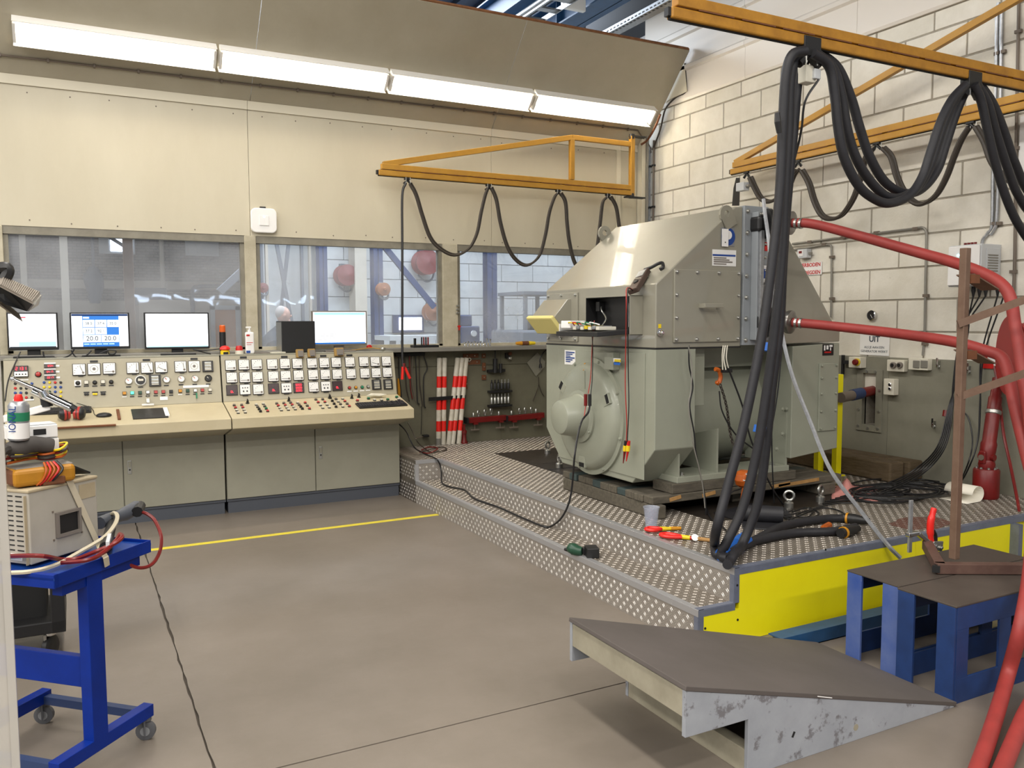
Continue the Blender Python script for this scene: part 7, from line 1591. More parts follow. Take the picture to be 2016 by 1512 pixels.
for k, (x, y) in enumerate(((1851, 712), (1911, 722), (1842, 830))):
    c = PX(x, y, XD); t = thing('wall_hook', c, ['chrome hook right of the double socket', 'chrome hook left of the red hose reel', 'chrome hook low on the grey panel'][k], 'hook', 'chrome hooks on the grey panel')
    MB().tube(cr([c+V((0, .01, -.03)), c+V((-.03, 0, -.045)), c+V((-.055, -.012, -.02)), c+V((-.06, -.016, .03))], 6), .008, 8).build('hook', 'chrome', t, smooth=True); MB().box(c+V((-.003, .012, -.02)), (.006, .03, .05)).build('base_plate', 'zinc', t)
# shaft through the wall opening
t = thing('drive_shaft', PX(1725, 765, XW), 'brown and blue shaft running through the wall opening', 'shaft'); S0 = PY(1655, 783, 4.55); S1 = V((XW+.1, 4.69, PX(1722, 768, XW).z)); dd = S1-S0
MB().cyl(S0, S0+dd*.3, .04, 16).build('shaft_end', 'conduit_brown', t, smooth=True); MB().cyl(S0+dd*.28, S0+dd*.52, .045, 16).build('blue_band', 'far_blue', t, smooth=True); MB().cyl(S0+dd*.5, S1, .04, 16).build('shaft_tube', 'red_dark', t, smooth=True)
tag(MB().bx(XW+.12, XW+.24, HY0-.02, HY1+.02, HZ0-.02, HZ1+.02).build('wall_recess', 'joint_dark', None), 'dark back of the wall opening behind the shaft', 'recess')['kind'] = 'structure'
# control cabinet with cables
t = thing('control_cabinet', PX(1920, 570, XW), 'white control cabinet with a red button on the block wall', 'cabinet')
yl, yr = PX(1862, 530, XW-.26).y, 0
xf_ = XW-.22; a = PX(1866, 565, xf_); b = PX(1933, 484, xf_); yR2 = b.y
MB().bx(xf_, XW, yR2, a.y, a.z, PX(1900, 482, xf_).z).build('cabinet_body', 'grey_box', t, bevel=.005)
MB().bx(xf_-.018, xf_-.002, yR2+.006, a.y-.006, a.z+.008, PX(1900, 482, xf_).z-.008).build('cabinet_door', 'white_plastic', t, bevel=.005)
c = PX(1900, 503, xf_-.018); MB().lathe([(.016, 0), (.018, .012), (.012, .02)], c, (-1, 0, 0), 16).build('red_button', 'red_bright', t, smooth=True); c = PX(1887, 503, xf_-.018); mat('led_cyan', '#9fe8ff', .4, emit='#9fe8ff', es=3); MB().lathe([(.008, 0), (.007, .008)], c, (-1, 0, 0), 12).build('pilot_light', 'led_cyan', t)
ct = PX(1900, 482, xf_).z
sl_ = MB().bx(XW-.17, XW-.03, yR2-.005, yR2, a.z+.06, a.z+.26).build('vent_grille', 'grey_box', t, bevel=.002)
for k in range(7): MB().bx(XW-.155, XW-.045, yR2-.009, yR2-.004, a.z+.10+k*.018, a.z+.108+k*.018).build('vent_slat', 'conduit', t)
for k in range(4): MB().cyl((XW-.14, yR2+.10+k*.025, ct), (XW-.14, yR2+.10+k*.025, ct+.02), .01, 8).build('top_gland', 'red_dark', t)
gl = []
for k in range(7):
    y = a.y-.05-k*.045-(.04 if k > 4 else 0); z = a.z; p = V((XW-.14, y, z)); gl.append(p)
    MB().lathe([(.013, 0), (.015, -.03), (.010, -.05), (.006, -.075)], p, (0, 0, 1), 10).build('cable_gland', 'black', t, smooth=True)
tgt = [(1888, 810), (1890, 815), (1886, 818), (1886, 805), (1884, 812), (1932, 800), (1936, 795)]
mid = [(1905, 650), (1906, 655), (1900, 655), (1895, 650), (1892, 660), (1932, 700), (1937, 700)]
for k, p in enumerate(gl):
    if k < 5:
        pts = [p+V((0, 0, -.07)), PX(*mid[k], XW-.10), PX(1880-k, 760, XW-.09), PX(1868+k*2, 800, XW-.10), PX(1845+k*4, 880, XW-.2), PZ(1800+k*4, 925+k*2, DECK+.10), PZ(1750, 950+k*4, DECK+.02+.008*k), PZ(1700, 962+k*5, DECK+.015), PZ(1665-10*k, 975+k*3, DECK+.015)]
        lab = 'thin black cable looping from the control cabinet to the platform, '+['first', 'second', 'third', 'fourth', 'fifth'][k]+' gland from the left'
    else:
        pts = [p+V((0, 0, -.07)), PX(*mid[k], XW-.08), PX(1935-k, 800, XW-.08), PX(1926, 860, XW-.10), PX(1912, 910, XW-.16), PZ(1885, 955, DECK+.02), PZ(1840, 965, DECK+.015), PZ(1780+k*6, 962, DECK+.015)]
        lab = 'thin black cable hanging straight down right of the frame post, '+['left', 'right'][k-5]+' of two'
    lead(pts, .0055, lab, 'cable_black', 'cable', 'cable', 7, 'control cabinet cables')
tag(MB().cyl(PX(1863, 808, XW-.09), PX(1861, 820, XW-.10), .022, 10).build('cable_tie', 'red_dark', None), 'dark red tie around the bundled cabinet cables', 'tie')
lead([PX(1888, 805, XW-.05), PX(1905, 820, XW-.06), PX(1913, 850, XW-.08), PX(1914, 880, XW-.10), PX(1905, 915, XW-.15), PZ(1890, 950, DECK+.02)], .005, 'curved black wire right of the frame post')
# cable heap on the deck
for k in range(16):
    cx, cyy = 1770+random.uniform(-60, 60), 965+random.uniform(-8, 14); rx, ry = random.uniform(45, 95), random.uniform(8, 17); a0 = random.uniform(0, 6)
    lead([PZ(cx+rx*math.cos(a0+i*.7), cyy+ry*math.sin(a0+i*.7), DECK+.008+.010*(k % 4)+.004*math.sin(i*2+k)) for i in range(8)], .006, 'black cable loop in the heap beside the pink rag', 'cable_black', 'cable', 'cable', 5, 'cable heap on the platform')
for k, pts in enumerate(([(1560, 1005), (1540, 1012), (1555, 1022), (1600, 1005), (1590, 1018), (1570, 1012), (1640, 992), (1680, 990)], [(1545, 1015), (1580, 1008), (1620, 1000), (1650, 1005), (1668, 1018), (1660, 1022)], [(1550, 1020), (1575, 1026), (1600, 1020), (1612, 1010), (1590, 1000), (1560, 1008)], [(1562, 1018), (1545, 1040), (1535, 1052)], [(1390, 1000), (1400, 1020), (1425, 1040), (1432, 1050)], [(1620, 992), (1660, 985), (1720, 975), (1760, 968)])):
    lead([PZ(x, y, DECK+.012) for x, y in pts], .0055, ['tangled black wire around the eye bolt', 'black wire looping toward the cable ends', 'small tangled wire coil beside the eye bolt', 'short black wire pointing to the platform edge', 'curled black wire under the hanging cables', 'black wire leading to the cable heap'][k])
# pink rag
t = thing('pink_rag', PZ(1680, 972, DECK), 'crumpled pink rag on the platform', 'rag'); mat('rag', '#d99a92', .9, col2='#c9847d', scale=25)
def heap(c, pts, m, nm, par):
    n = len(pts); vs = [c+V((x, y, z)) for x, y, z in pts]
    b = bmesh.new()
    for v in vs: b.verts.new(v)
    bmesh.ops.convex_hull(b, input=b.verts); me = MB(); b.verts.index_update(); me.add([v.co.copy() for v in b.verts], [[v.index for v in f.verts] for f in b.faces]); b.free()
    o = me.build(nm, m, par, smooth=True, ang=50); s_ = o.modifiers.new('sub', 'SUBSURF'); s_.levels = 2; s_.render_levels = 2
    return o
def cloth(px0, px1, py0, py1, amp, m, nm, par, seed, zb=DECK, spike=None):
    rnd = random.Random(seed); nx, ny = 16, 10; g_ = []
    ph = [rnd.uniform(0, 6) for _ in range(6)]
    for j in range(ny+1):
        for i in range(nx+1):
            u, v = i/nx, j/ny; edge = min(u, 1-u, v, 1-v)
            h = amp*(0.5+0.35*math.sin(u*9+ph[0]+2*math.sin(v*5+ph[1]))+0.25*math.sin(v*8+ph[2]+u*6))*min(1, edge*5+.15)
            if spike: h += spike[2]*math.exp(-((u-spike[0])**2/.012+(v-spike[1])**2/.08))
            wob = .08*math.sin(u*11+ph[3])*(v-.5)+.05*math.sin(v*9+ph[4])
            p = PZ(px0+(px1-px0)*(u+.4*wob*.5), py0+(py1-py0)*(v+wob), zb); g_.append(p+V((0, 0, .004+max(h, 0))))
    b = MB(); b.add(g_, [(j*(nx+1)+i, j*(nx+1)+i+1, (j+1)*(nx+1)+i+1, (j+1)*(nx+1)+i) for j in range(ny) for i in range(nx)])
    o = b.build(nm, m, par, smooth=True, ang=80); s_ = o.modifiers.new('solid', 'SOLIDIFY'); s_.thickness = .004; return o
cloth(1638, 1728, 958, 986, .022, 'rag', 'cloth', t, 3, spike=(.32, .3, .07))
# white paper roll
t = thing('paper_sheet', PZ(1890, 985, DECK), 'curled white paper sheet on the platform', 'paper'); mat('paper_warm', '#e9e4d5', .8)
c0 = PZ(1897, 984, DECK); d = (PZ(1930, 978, DECK)-PZ(1897, 984, DECK)).normalized(); e_ = V((d.y, -d.x, 0)); L0, r0 = .20, .055
prof = [(-.12, .003), (-.06, .004), (0, .003)]+[(r0*math.sin(a)*1.2, r0-r0*math.cos(a)) for a in [PI*1.5*k/12 for k in range(1, 13)]]
b = MB(); m_ = len(prof)
b.add([c0+e_*s_+d*u+V((0, 0, h)) for s_ in (-L0/2, L0/2) for u, h in prof], [(i, i+1, m_+i+1, m_+i) for i in range(m_-1)]); o = b.build('sheet', 'paper_warm', t, smooth=True, ang=80); o.modifiers.new('solid', 'SOLIDIFY').thickness = .0015
# timber blocks and yellow posts
for k, (x0, x1) in enumerate(((5.40, 5.555), (5.575, 5.73))):
    t = thing('timber_block', ((x0+x1)/2, 4.9, DECK), ['old square timber lying on the platform, nearer the generator', 'old square timber lying against the grey wall panel'][k], 'timber', 'old timbers on the platform'); MB().bx(x0, x1, 4.20-.03*k, 6.1, DECK+.003, DECK+.15).build('beam', 'timber', t, bevel=.012)
for k, (px, py, w2, zt_) in enumerate(((1647, 936, .055, 737), (1612, 930, .06, None))):
    p = PZ(px, py, DECK); z1 = PY(px, zt_, p.y).z if zt_ else .85
    t = thing('guard_post', p, ['tall yellow steel guard post right of the generator', 'yellow steel leg under the generator rear'][k], 'post', 'yellow guard posts'); MB().bx(p.x-w2/2, p.x+w2/2, p.y-.02, p.y+.03, DECK+.008, z1).build('post', 'plat_yellow', t, bevel=.004); MB().bx(p.x-w2, p.x+w2*.7, p.y-.05, p.y+.06, DECK+.001, DECK+.009).build('base_plate', 'plat_yellow', t)
# red cardan shaft standing by the wall
t = thing('cardan_shaft', PZ(1940, 982, DECK), 'red cardan shaft standing upright against the grey panel', 'shaft'); c = PZ(1940, 980, DECK)
MB().lathe([(.078, .002), (.083, .012), (.083, .195), (.075, .205), (.05, .207)], c, (0, 0, 1), 28).build('flange_pot', 'red_dark', t, smooth=True)
for k in range(8): a = PI*k/4; bolt(c+V((.06*math.cos(a), .06*math.sin(a), .206)), (0, 0, 1), t, 'zinc', .008)
jc = c+V((.0, 0, .285)); MB().lathe([(.05, -.08), (.055, -.05), (.045, -.02)], jc, (0, 0, 1), 16).build('lower_yoke', 'red_dark', t, smooth=True)
tp = PX(1965, 745, XW-.06); ax = (tp-jc).normalized()
for s in (-1, 1): MB().box(jc+V((.05*s, 0, 0)), (.022, .05, .09)).build('yoke_arm', 'red_dark', t, bevel=.01); MB().cyl(jc+V((.062*s, 0, 0)), jc+V((.068*s, 0, 0)), .02, 12).build('bearing_cap', 'conduit_brown', t)
MB().lathe([(.03, -.03), (.05, .03), (.052, .09), (.045, .11), (.045, .30), (.050, .305), (.050, .32), (.043, .325), (.043, .42), (.035, .43), (.035, (tp-jc).length)], jc, ax, 20).build('shaft_tube', 'red_dark', t, smooth=True); MB().lathe([(.046, .30), (.051, .305), (.051, .325), (.046, .33)], jc, ax, 20).build('silver_band', 'zinc', t, smooth=True)
MB().cyl(jc+V((0, -.055, 0)), jc+V((0, .055, 0)), .022, 14).build('cross_pin', 'red_dark', t)
# hose reel and its plate
rc = PX(2010, 700, XW-.30); t = thing('hose_reel', rc, 'bright red wall hose reel at the right picture edge', 'reel'); mat('reel_red', '#9c1216', .4); axr = V((-.75, .66, 0)).normalized()
MB().lathe([(.03, -.075), (.26, -.075), (.26, -.068), (.15, -.065), (.15, .065), (.26, .068), (.26, .075), (.03, .075)], rc, axr, 36).build('drum', 'reel_red', t, smooth=True, ang=30)
for k in range(4):
    u = axr.orthogonal().normalized(); w_ = axr.cross(u)
    MB().tube([rc+axr*(-.045+.03*k)+(u*math.cos(a)+w_*math.sin(a))*.20 for a in [2*PI*i/36 for i in range(36)]], .014, 8, closed=True).build('hose_turn', 'red_hose', t, smooth=True)
MB().bar(rc, V((XW, rc.y, rc.z)), .06, .06).build('wall_arm', 'reel_red', t)
q = PX(1960, 712, XD); t2 = thing('red_plate', q, 'red wall plate with a white label under the hose reel', 'plate'); MB().bx(XD-.012, XD, q.y-.07, q.y+.09, q.z-.05, q.z+.08).build('plate', 'red', t2); MB().bx(XD-.015, XD-.011, q.y-.05, q.y+.05, q.z-.005, q.z+.05).build('label', 'white_plastic', t2); MB().cyl(PX(1958, 718, XD-.03), PX(1975, 718, XD-.03), .012, 10).build('nozzle', 'white_plastic', t2)
lead([PX(1958, 722, XD-.03), PX(1965, 760, XD-.05), PX(1975, 850, XD-.10), PX(1990, 920, XD-.2), PX(2003, 985, XD-.35), PX(2010, 1030, XD-.5)], .010, 'thin dark red hose hanging from the red plate', 'red_dark', 'thin_hose', 'hose')
tag(MB().bx(XR-.01, XR, PX(2016, 290, XR).y-.4, PX(2008, 290, XR).y, PX(2010, 345, XR).z, PX(2010, 230, XR).z).build('wall_panel_sign', 'white_plastic', None), 'blank white board cut by the right picture edge', 'board')
# ================================================================== LEFT FOREGROUND
mat('trolley_blue', '#022c8c', .45, spec=.25, col2='#022578', scale=5, spots=(40, .78, '#7f93bf'))
mat('tray_blue', '#1a479c', .28, .1, col2='#143b85', scale=6)
mat('beige_box', '#b3aea3', .5, col2='#a19b8f', scale=5, amt=.9, spots=(9, .70, '#8e8474'))
mat('beige_top', '#b5a88c', .6, col2='#a3957a', scale=5)
U = V((.690, .724, 0)); Vv = V((-.724, .690, 0)); K0 = V((-.068, 3.085, 0))
RU = Matrix((U, Vv, V((0, 0, 1)))).transposed()
tr = thing('trolley', K0+U*.2+Vv*.25, 'bright blue steel trolley on casters at the left edge', 'trolley')
def TB(u0, u1, v0, v1, z0, z1): return MB().box(K0+U*((u0+u1)/2)+Vv*((v0+v1)/2)+V((0, 0, (z0+z1)/2)), (u1-u0, v1-v0, z1-z0), RU)
ZTR = .765
TB(-.02, .44, 0, .62, ZTR-.008, ZTR).build('tray_floor', 'tray_blue', tr)
for a in ((-.02, .0, 0, .62), (.435, .44, 0, .62), (-.02, .44, 0, .004), (-.02, .44, .616, .62)): TB(*a, ZTR-.035, ZTR+.012).build('tray_lip', 'trolley_blue', tr, bevel=.002)
TB(.03, .40, .02, .06, ZTR-.075, ZTR-.03).build('tray_bearer', 'trolley_blue', tr); TB(.03, .40, .55, .59, ZTR-.075, ZTR-.03).build('tray_bearer', 'trolley_blue', tr)
for v in (.015, .50):
    TB(.135, .205, v, v+.045, .13, ZTR-.03).build('column', 'trolley_blue', tr, bevel=.002)
    TB(-.02, .44, v, v+.045, .088, .135).build('foot_bar', 'trolley_blue', tr, bevel=.002)
TB(.155, .185, .06, .50, .315, .425).build('cross_panel', 'trolley_blue', tr, bevel=.002); TB(.40, .43, .06, .50, .088, .12).build('cross_bar', 'far_blue', tr); TB(-.01, .02, .06, .50, .088, .12).build('cross_bar', 'far_blue', tr)
mat('caster_grey', '#55565a', .6); mat('caster_light', '#8b8d90', .5)
for u in (0.0, .42):
    for v in (.038, .522):
        c = K0+U*u+Vv*v+V((0, 0, .036)); axc = (U*.9+Vv*.4).normalized() if u else U
        cs = MB().lathe([(.010, -.013), (.024, -.013), (.036, -.010), (.036, .010), (.024, .013), (.010, .013)], c, axc, 20).build('caster_wheel', 'caster_grey', tr, smooth=True); MB().lathe([(.001, -.0145), (.018, -.0145), (.018, .0145), (.001, .0145)], c, axc, 14).build('hub', 'caster_light', cs)
        for s in (-1, 1): MB().box(c+axc*.018*s+V((0, 0, .02)), (.006, .03, .06)).build('fork_plate', 'caster_grey', cs)
        MB().cyl(c+V((0, 0, .04)), c+V((0, 0, .052)), .022, 12).build('swivel_plate', 'caster_grey', cs)
# power supply box on the tray
B0 = PZ(62, 1113, ZTR+.012); bt = thing('power_supply', B0, 'beige metal power supply box strapped to the blue trolley', 'power supply')
Bh = PY(57, 965, B0.y).z-ZTR-.012; Lb = (PZ(195, 1071, ZTR+.012)-B0).length
Ub = (PZ(195, 1071, ZTR+.012)-B0).normalized(); Vb = V((-Ub.y, Ub.x, 0)); RB = Matrix((Ub, Vb, V((0, 0, 1)))).transposed()
def BB(u0, u1, v0, v1, z0, z1): return MB().box(B0+Ub*((u0+u1)/2)+Vb*((v0+v1)/2)+V((0, 0, (z0+z1)/2)), (u1-u0, v1-v0, z1-z0), RB)
BB(0, Lb, 0, .34, 0, Bh-.004).build('case', 'beige_box', bt, bevel=.004); BB(-.004, Lb+.004, -.004, .344, Bh-.012, Bh).build('lid', 'beige_top', bt, bevel=.004)
wu, wz = Lb*.53, Bh*.44
for a in ((wu-.052, wu+.052, -.012, 0, wz+.034, wz+.044), (wu-.052, wu+.052, -.012, 0, wz-.044, wz-.034), (wu-.052, wu-.042, -.012, 0, wz-.034, wz+.034), (wu+.042, wu+.052, -.012, 0, wz-.034, wz+.034)): BB(*a).build('window_frame', 'btn_grey', bt)
BB(wu-.042, wu+.042, -.003, 0, wz-.034, wz+.034).build('window_glass', 'black', bt)
for du_ in (-.06, .06):
    for dz in (-.05, .05): BB(wu+du_-.003, wu+du_+.003, -.003, 0, wz+dz-.003, wz+dz+.003).build('screw', 'conduit_brown', bt)
for r in range(12):
    for c in range(4): BB(-.002, .0, .03+c*.042, .058+c*.042, .045+r*.017, .0485+r*.017).build('vent_slot', 'black_matt', bt)
BB(-.003, 0, .04, .09, .012, .034).build('label', 'paper', bt); BB(Lb*.72, Lb*.97, -.002, 0, Bh-.075, Bh-.022).build('tape_patch', 'beige_top', bt)
BB(-.010, 0, .01, .012, .0, Bh-.02).build('edge_strip', 'beige_top', bt)
# strap
mat('webbing', '#c3b9a2', .85)
s0 = PN(112, 937, B0, -Vb); st = thing('ratchet_strap', B0, 'beige strap slung diagonally over the power supply box', 'strap')
sp = lambda px, py, l: PN(px, py, B0-Vb*l, -Vb)
MB().slab([sp(128, 943, .006), sp(140, 940, .006), sp(198, 1070, .006), sp(190, 1078, .006)], -Vb*.002).build('strap_band', 'webbing', st)
MB().slab([B0+Ub*(Lb*.52)+V((0, 0, Bh+.002)), B0+Ub*(Lb*.61)+V((0, 0, Bh+.002)), B0+Ub*(Lb*.35)+Vb*.33+V((0, 0, Bh+.002)), B0+Ub*(Lb*.26)+Vb*.33+V((0, 0, Bh+.002))], (0, 0, .002)).build('strap_band', 'webbing', st)
tq = PZ(203, 1090, ZTR+.014)
MB().slab([sp(190, 1078, .006), sp(198, 1070, .006), PZ(213, 1095, ZTR+.016), PZ(203, 1100, ZTR+.016)], (0, 0, .002)).build('strap_band', 'webbing', st); MB().slab([PZ(203, 1100, ZTR+.016), PZ(213, 1095, ZTR+.016), PZ(215, 1112, ZTR-.02), PZ(206, 1117, ZTR-.02)], (.002, -.002, 0)).build('strap_band', 'webbing', st)
# clamp meter, leads on the tray
t = thing('clamp_tool', PZ(220, 1070, ZTR), 'dark grey current clamp lying behind the power supply', 'clamp'); A = PZ(205, 1062, ZTR+.05); 
MB().tube([PZ(208, 1078, ZTR+.03), PZ(221, 1028, ZTR+.05)], [.022, .018], 10).build('handle', 'black', t, smooth=True); MB().bar(PZ(216, 1058, ZTR+.05), PZ(212, 1075, ZTR+.045), .012, .03).build('label_strip', 'grey_box', t)
MB().tube(cr([PZ(196, 1030, ZTR+.06), PZ(215, 1022, ZTR+.06), PZ(245, 1012, ZTR+.06), PZ(275, 995, ZTR+.07)], 5), [.024]*10+[.028]*5+[.016], 10).build('clamp_arm', 'plinth', t, smooth=True); MB().tube([PZ(270, 1008, ZTR+.065), PZ(276, 996, ZTR+.07)], .022, 10).build('clamp_end', 'black', t)
lead([PZ(273, 1006, ZTR+.06), PZ(290, 1012, ZTR+.06), PZ(305, 1025, ZTR+.04), PZ(317, 1055, ZTR+.0), PZ(315, 1085, ZTR-.05), PZ(300, 1110, ZTR-.08), PZ(275, 1118, ZTR-.08), PZ(245, 1108, ZTR-.05)], .007, 'dark red lead looping over the trolley edge', 'red_dark', 'lead_cable', 'cable')
lead([PZ(8, 1095, ZTR+.03), PZ(60, 1092, ZTR+.07)-Vb*.04, PZ(110, 1100, ZTR+.03)-Vb*.02, PZ(150, 1100, ZTR+.025), PZ(190, 1085, ZTR+.03), PZ(225, 1070, ZTR+.05), PZ(240, 1058, ZTR+.06), PZ(236, 1052, ZTR+.06), PZ(228, 1065, ZTR+.05), PZ(200, 1090, ZTR+.03), PZ(170, 1103, ZTR+.025), PZ(120, 1108, ZTR+.022)], .008, 'dark red lead doubled across the trolley tray', 'red_dark', 'lead_cable', 'cable')
lead([PZ(5, 1128, ZTR+.016), PZ(60, 1125, ZTR+.016), PZ(110, 1112, ZTR+.02), PZ(160, 1085, ZTR+.03), PZ(205, 1058, ZTR+.05), PZ(225, 1035, ZTR+.07), PZ(231, 1018, ZTR+.09), PZ(225, 1010, ZTR+.09), PZ(215, 1015, ZTR+.07)], .008, 'pale beige cable curving across the trolley tray', 'webbing', 'lead_cable', 'cable')
# yellow multimeter bundle on top of the box
zB = B0.z+Bh
ym = PZ(75, 938, zB); t = thing('insulation_tester', ym, 'yellow insulation tester lying on the power supply box', 'tester'); mat('tester_yellow', '#b87f14', .45, col2='#a5700f', scale=12)
A, B = PZ(15, 940, zB+.035), PZ(138, 925, zB+.035); dd = (B-A); 
MB().bar(A, B, .13, .062).build('case', 'tester_yellow', t, bevel=.016, seg=3); nrm_ = dd.cross(V((0, 0, 1))).normalized()
MB().bar(A+dd*.06+V((0, 0, .030)), A+dd*.97+V((0, 0, .030)), .10, .008).build('key_field', 'btn_grey', t, bevel=.003); MB().bar(A-dd*.02, A+dd*.10, .11, .055).build('end_bumper', 'brown_board', t, bevel=.012); MB().bar(A+dd*.45+V((0, 0, -.02)), A+dd*.82+V((0, 0, -.02)), .134, .03).build('belly_bumper', 'brown_board', t, bevel=.006)
MB().slab([B+V((-.06, -.05, .03)), B+V((.0, -.03, .02)), PZ(178, 932, zB+.004), PZ(140, 935, zB+.004)], (0, 0, .006)).build('carry_strap', 'black', t)
for k in range(5):
    f = .50+.05*k; c = A+dd*f
    tag(MB().tube(cr([c+nrm_*.05+V((0, 0, .045)), c+nrm_*.072+V((.003*k, 0, .02)), c+nrm_*.074+V((-.012, 0, -.01)), c+nrm_*.066+V((-.03, 0, -.03))], 6), .004, 6).build('wire_loop', ['orange', 'red', 'orange', 'red', 'cable_black'][k], None, smooth=True), 'wire wrapped over the yellow tester, '+['first', 'second', 'third', 'fourth', 'fifth'][k]+' from the left', 'wire', 'wires over the yellow tester')
for k in range(9):
    a0 = random.uniform(-.03, .03)
    tag(MB().tube(cr([A+dd*(-.05+.06*k % .3)+V((0, a0, .045+.004*k)), A+dd*.3+V((0, a0*2+.02, .052+.003*k)), A+dd*.6+V((0, -a0, .05+.003*k)), A+dd*(.85+.02*(k % 4))+V((0, -.02+a0, .052+.004*k)), A+dd*(.92+.02*(k % 3))+V((.0, .02, .065+.004*k)), A+dd*.7+V((0, .04, .06+.004*k))], 6), .0045, 6).build('test_lead', ['red_dark', 'orange', 'cable_brown', 'yellow', 'cable_black'][k % 5], None, smooth=True), 'tangled test lead lying on top of the yellow tester', 'test lead', 'tangled leads on the tester')
mat('glove_grey', '#4c4844', .75, col2='#3f3b38', scale=12)
t = thing('work_glove', PZ(60, 890, zB+.07), 'dark grey work glove lying on the tester leads', 'glove'); gA = A+dd*.02+V((0, 0, .093))
MB().tube(cr([gA, gA+dd*.2+V((0, 0, .008)), gA+dd*.42+V((0, 0, .012)), gA+dd*.7], 5), [.022, .026, .03, .034, .036, .038, .036, .034, .032, .03, .03, .028, .028, .028, .028, .026], 12).build('palm', 'glove_grey', t, smooth=True)
for k, (a, l) in enumerate(((-.5, .10), (-.2, .13), (.1, .13), (.4, .11), (1.0, .08))):
    q = gA+dd*.05; dv = V((-math.cos(a)*.8, -math.sin(a), .0)).normalized(); MB().tube(cr([q, q+dv*l*.5+V((0, 0, .006)), q+dv*l+V((0, 0, -.012))], 4), [.016]*8+[.010], 8).build('finger', 'glove_grey', t, smooth=True)
sc_ = gA+dd*.18+V((.0, -.01, .035)); t = thing('spray_can', sc_, 'white and blue spray can with red cap leaning on the glove', 'spray can'); axs = V((.04, -.05, 1)).normalized(); hs_ = .135
MB().lathe([(.031, 0), (.033, .004), (.033, hs_*.88), (.026, hs_*.97), (.016, hs_)], sc_, axs, 24).build('can_body', 'galv', t, smooth=True); MB().lathe([(.0336, hs_*.5), (.0336, hs_*.72)], sc_, axs, 24).build('blue_band', 'green', t, smooth=True); MB().lathe([(.0336, hs_*.05), (.0336, hs_*.45)], sc_, axs, 24).build('white_band', 'white_plastic', t, smooth=True); MB().lathe([(.014, hs_), (.014, hs_*1.08), (.010, hs_*1.16)], sc_, axs, 14).build('red_cap', 'red_bright', t, smooth=True)
vd = (EYE-sc_).normalized(); vd.z = 0; vd.normalize(); rr = V((-vd.y, vd.x, 0))
text('lettering', 'IONAL', .030, sc_+axs*(hs_*.55)+vd*.0325-rr*.018, axs, -rr, 'blue_paint', t)
for k, (du_, dz, w_, h_, lab) in enumerate(((.60, .075, .10, .045, 'white carton with green print behind the spray can'), (.52, .125, .12, .045, 'white and black carton stacked behind the spray can'))):
    c = A+dd*du_+V((-.03, .06, dz+.02)); t = thing('carton', c, lab, 'carton'); MB().box(c, (w_*1.3, .10, h_), Matrix.Rotation(.25, 3, 'Z')).build('box', 'white_plastic', t, bevel=.003); R_ = Matrix.Rotation(.25, 3, 'Z'); MB().box(c+R_ @ V((.02, -.051, 0)), (.04, .002, .02), R_).build('print', 'green' if k == 0 else 'black', t)
    MB().box(c+R_ @ V((0, 0, h_/2+.002)), (w_*1.25, .09, .003), R_).build('print', 'grey_box', t)
# chrome articulated arm standing behind
sa = A+dd*.05+V((0, .12, .15)); Ya = sa.y+.1
t = thing('chrome_arm', PY(95, 800, Ya), 'chrome and white articulated arm with a black joint above the trolley', 'arm')
MB().bar(PY(5, 826, Ya), PY(98, 800, Ya), .022, .026).build('base_arm', 'white_plastic', t, bevel=.004); MB().cyl(PY(93, 800, Ya), PY(90, 779, Ya), .020, 16).build('joint_knob', 'black', t, smooth=True)
MB().tube([PY(24, 746, Ya-.02), PY(90, 775, Ya-.02), PY(140, 800, Ya-.02)], [.007, .011, .014], 10).build('chrome_rod', 'chrome', t, smooth=True); MB().tube([PY(62, 770, Ya-.03), PY(140, 806, Ya-.03)], .011, 10).build('chrome_rod', 'chrome', t, smooth=True); MB().tube([PY(82, 770, Ya-.03), PY(88, 780, Ya-.03)], .019, 12).build('collar', 'chrome', t, smooth=True); MB().sph(PY(25, 746, Ya-.02), .010, 10).build('tip', 'chrome', t, smooth=True); MB().tube([PY(138, 800, Ya-.03), PY(148, 806, Ya-.03)], .013, 8).build('end_cap', 'black', t)
MB().cyl(PY(2, 827, Ya)+V((0, 0, .015)), V((PY(2, 827, Ya).x, Ya, ZTR)), .012, 10).build('stand_rod', 'zinc', t)
# ribbed lamp head at the left edge
Yl = 2.6
t = thing('work_lamp', PY(20, 560, Yl), 'grey ribbed work lamp head hanging in at the left edge', 'lamp'); mat('rib_grey', '#8c8378', .45, .3)
P = lambda x, y, d=0: PY(x, y, Yl+d)
top = [(-30, 540), (8, 549), (45, 568), (79, 581)]; 
prof = [(-60, 528), (6, 549), (79, 580), (73, 598), (53, 613)]
MB().slab([P(-40, 545), P(6, 549), P(79, 580), P(76, 592), P(66, 604), P(53, 613)], (0, .02, 0)).build('side_plate', 'black', t)
MB().slab([P(-40, 560, -.13), P(5, 562, -.13), P(64, 598, -.13), P(53, 613, -.10), P(10, 600, -.13)], (0, .01, 0)).build('side_plate', 'black', t)
MB().slab([P(-40, 545), P(6, 549), P(79, 580), P(64, 599, -.13), P(0, 565, -.13), P(-40, 560, -.13)], (0, 0, .004)).build('top_shell', 'rib_grey', t)
for k in range(19):
    f = (k+.5)/19; a = P(6+73*f, 549+31*f); b = P(0+64*f, 565+34*f, -.13); MB().bar(a+V((0, 0, .006)), b+V((0, 0, .006)), .0035, .004).build('rib', 'rib_grey', t)
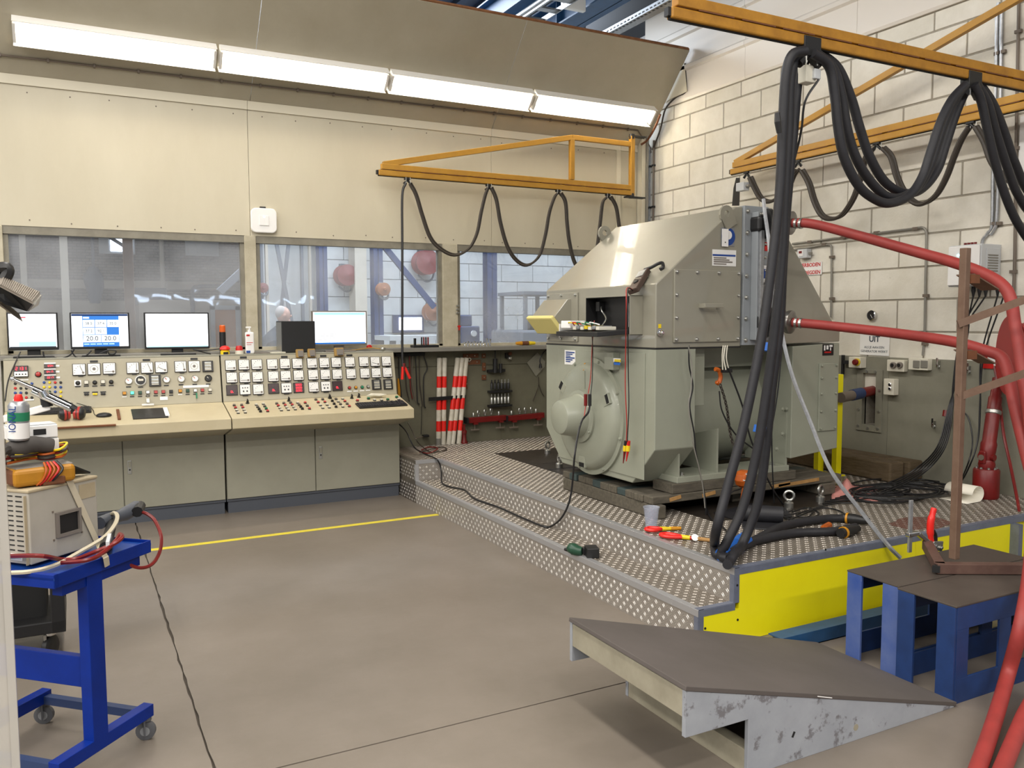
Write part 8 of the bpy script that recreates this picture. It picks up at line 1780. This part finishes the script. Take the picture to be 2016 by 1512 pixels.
MB().slab([P(79, 580), P(64, 599, -.13), P(53, 613, -.10), P(73, 600)], (.004, 0, 0)).build('front_rim', 'zinc', t); MB().slab([P(-40, 575, -.1), P(2, 600, -.1), P(45, 634, -.08), P(38, 618, -.02), P(5, 590)], (0, .006, 0)).build('barn_door', 'conduit_brown', t)
MB().tube(cr([P(-2, 528), P(13, 528), P(14, 538), P(4, 552), P(-8, 552)], 4), .016, 8).build('mount', 'black', t, smooth=True)
MB().cyl(P(-8, 540), P(-90, 540), .014, 8).build('support_arm', 'black', t)
# black cart behind the trolley
cc = PZ(100, 1297, 0); t = thing('tool_cart', (-.45, cc.y+.1, 0), 'black wheeled tool cart behind the blue trolley', 'cart')
xr = PY(130, 1230, cc.y).x; zb_ = PY(110, 1240, cc.y).z
MB().bx(xr-.60, xr, cc.y-.05, cc.y+.40, zb_, zb_+.06).build('bottom_shelf', 'black', t, bevel=.006); MB().bx(xr-.60, xr-.02, cc.y-.03, cc.y+.38, zb_+.45, .70).build('top_shelf', 'black', t, bevel=.006); MB().bx(xr-.55, xr-.08, cc.y+.05, cc.y+.38, zb_+.06, zb_+.45).build('drawer_block', 'black_matt', t)
for x in (xr-.06, xr-.60): MB().bx(x, x+.06, cc.y-.05, cc.y+.01, zb_, .70).build('corner_post', 'black', t, bevel=.004); MB().bx(x, x+.06, cc.y+.34, cc.y+.40, zb_, .70).build('corner_post', 'black', t, bevel=.004)
for x in (cc.x, cc.x-.48):
    for y in (cc.y+.02, cc.y+.33):
        c = V((x, y, .055)); w_ = MB().lathe([(.015, -.018), (.045, -.018), (.055, -.010), (.055, .010), (.045, .018), (.015, .018)], c, (.85, -.5, 0), 20).build('caster_wheel', 'black', t, smooth=True)
        MB().lathe([(.028, .058), (.032, .07), (.032, zb_-.055)], c, (0, 0, 1), 16).build('swivel', 'chrome', w_, smooth=True); MB().box(c+V((-.02, -.01, .03)), (.012, .04, .07)).build('fork_plate', 'zinc', w_)
# clear plastic partition edge
mat('acrylic', '#c9c5bd', .12, alpha=.55); Yq = 1.75
xq = PY(26, 1250, Yq).x
t = thing('acrylic_panel', (xq-.2, Yq, 0), 'scratched clear plastic panel edge along the left picture border', 'panel')
MB().bx(xq-.5, xq, Yq, Yq+.006, .03, 2.1).build('sheet', 'acrylic', t); MB().bx(xq-.012, xq+.001, Yq-.004, Yq+.01, .03, 2.1).build('edge_profile', 'acrylic', t); MB().bx(xq-.5, xq-.35, Yq-.15, Yq+.15, 0, .03).build('foot', 'zinc', t)
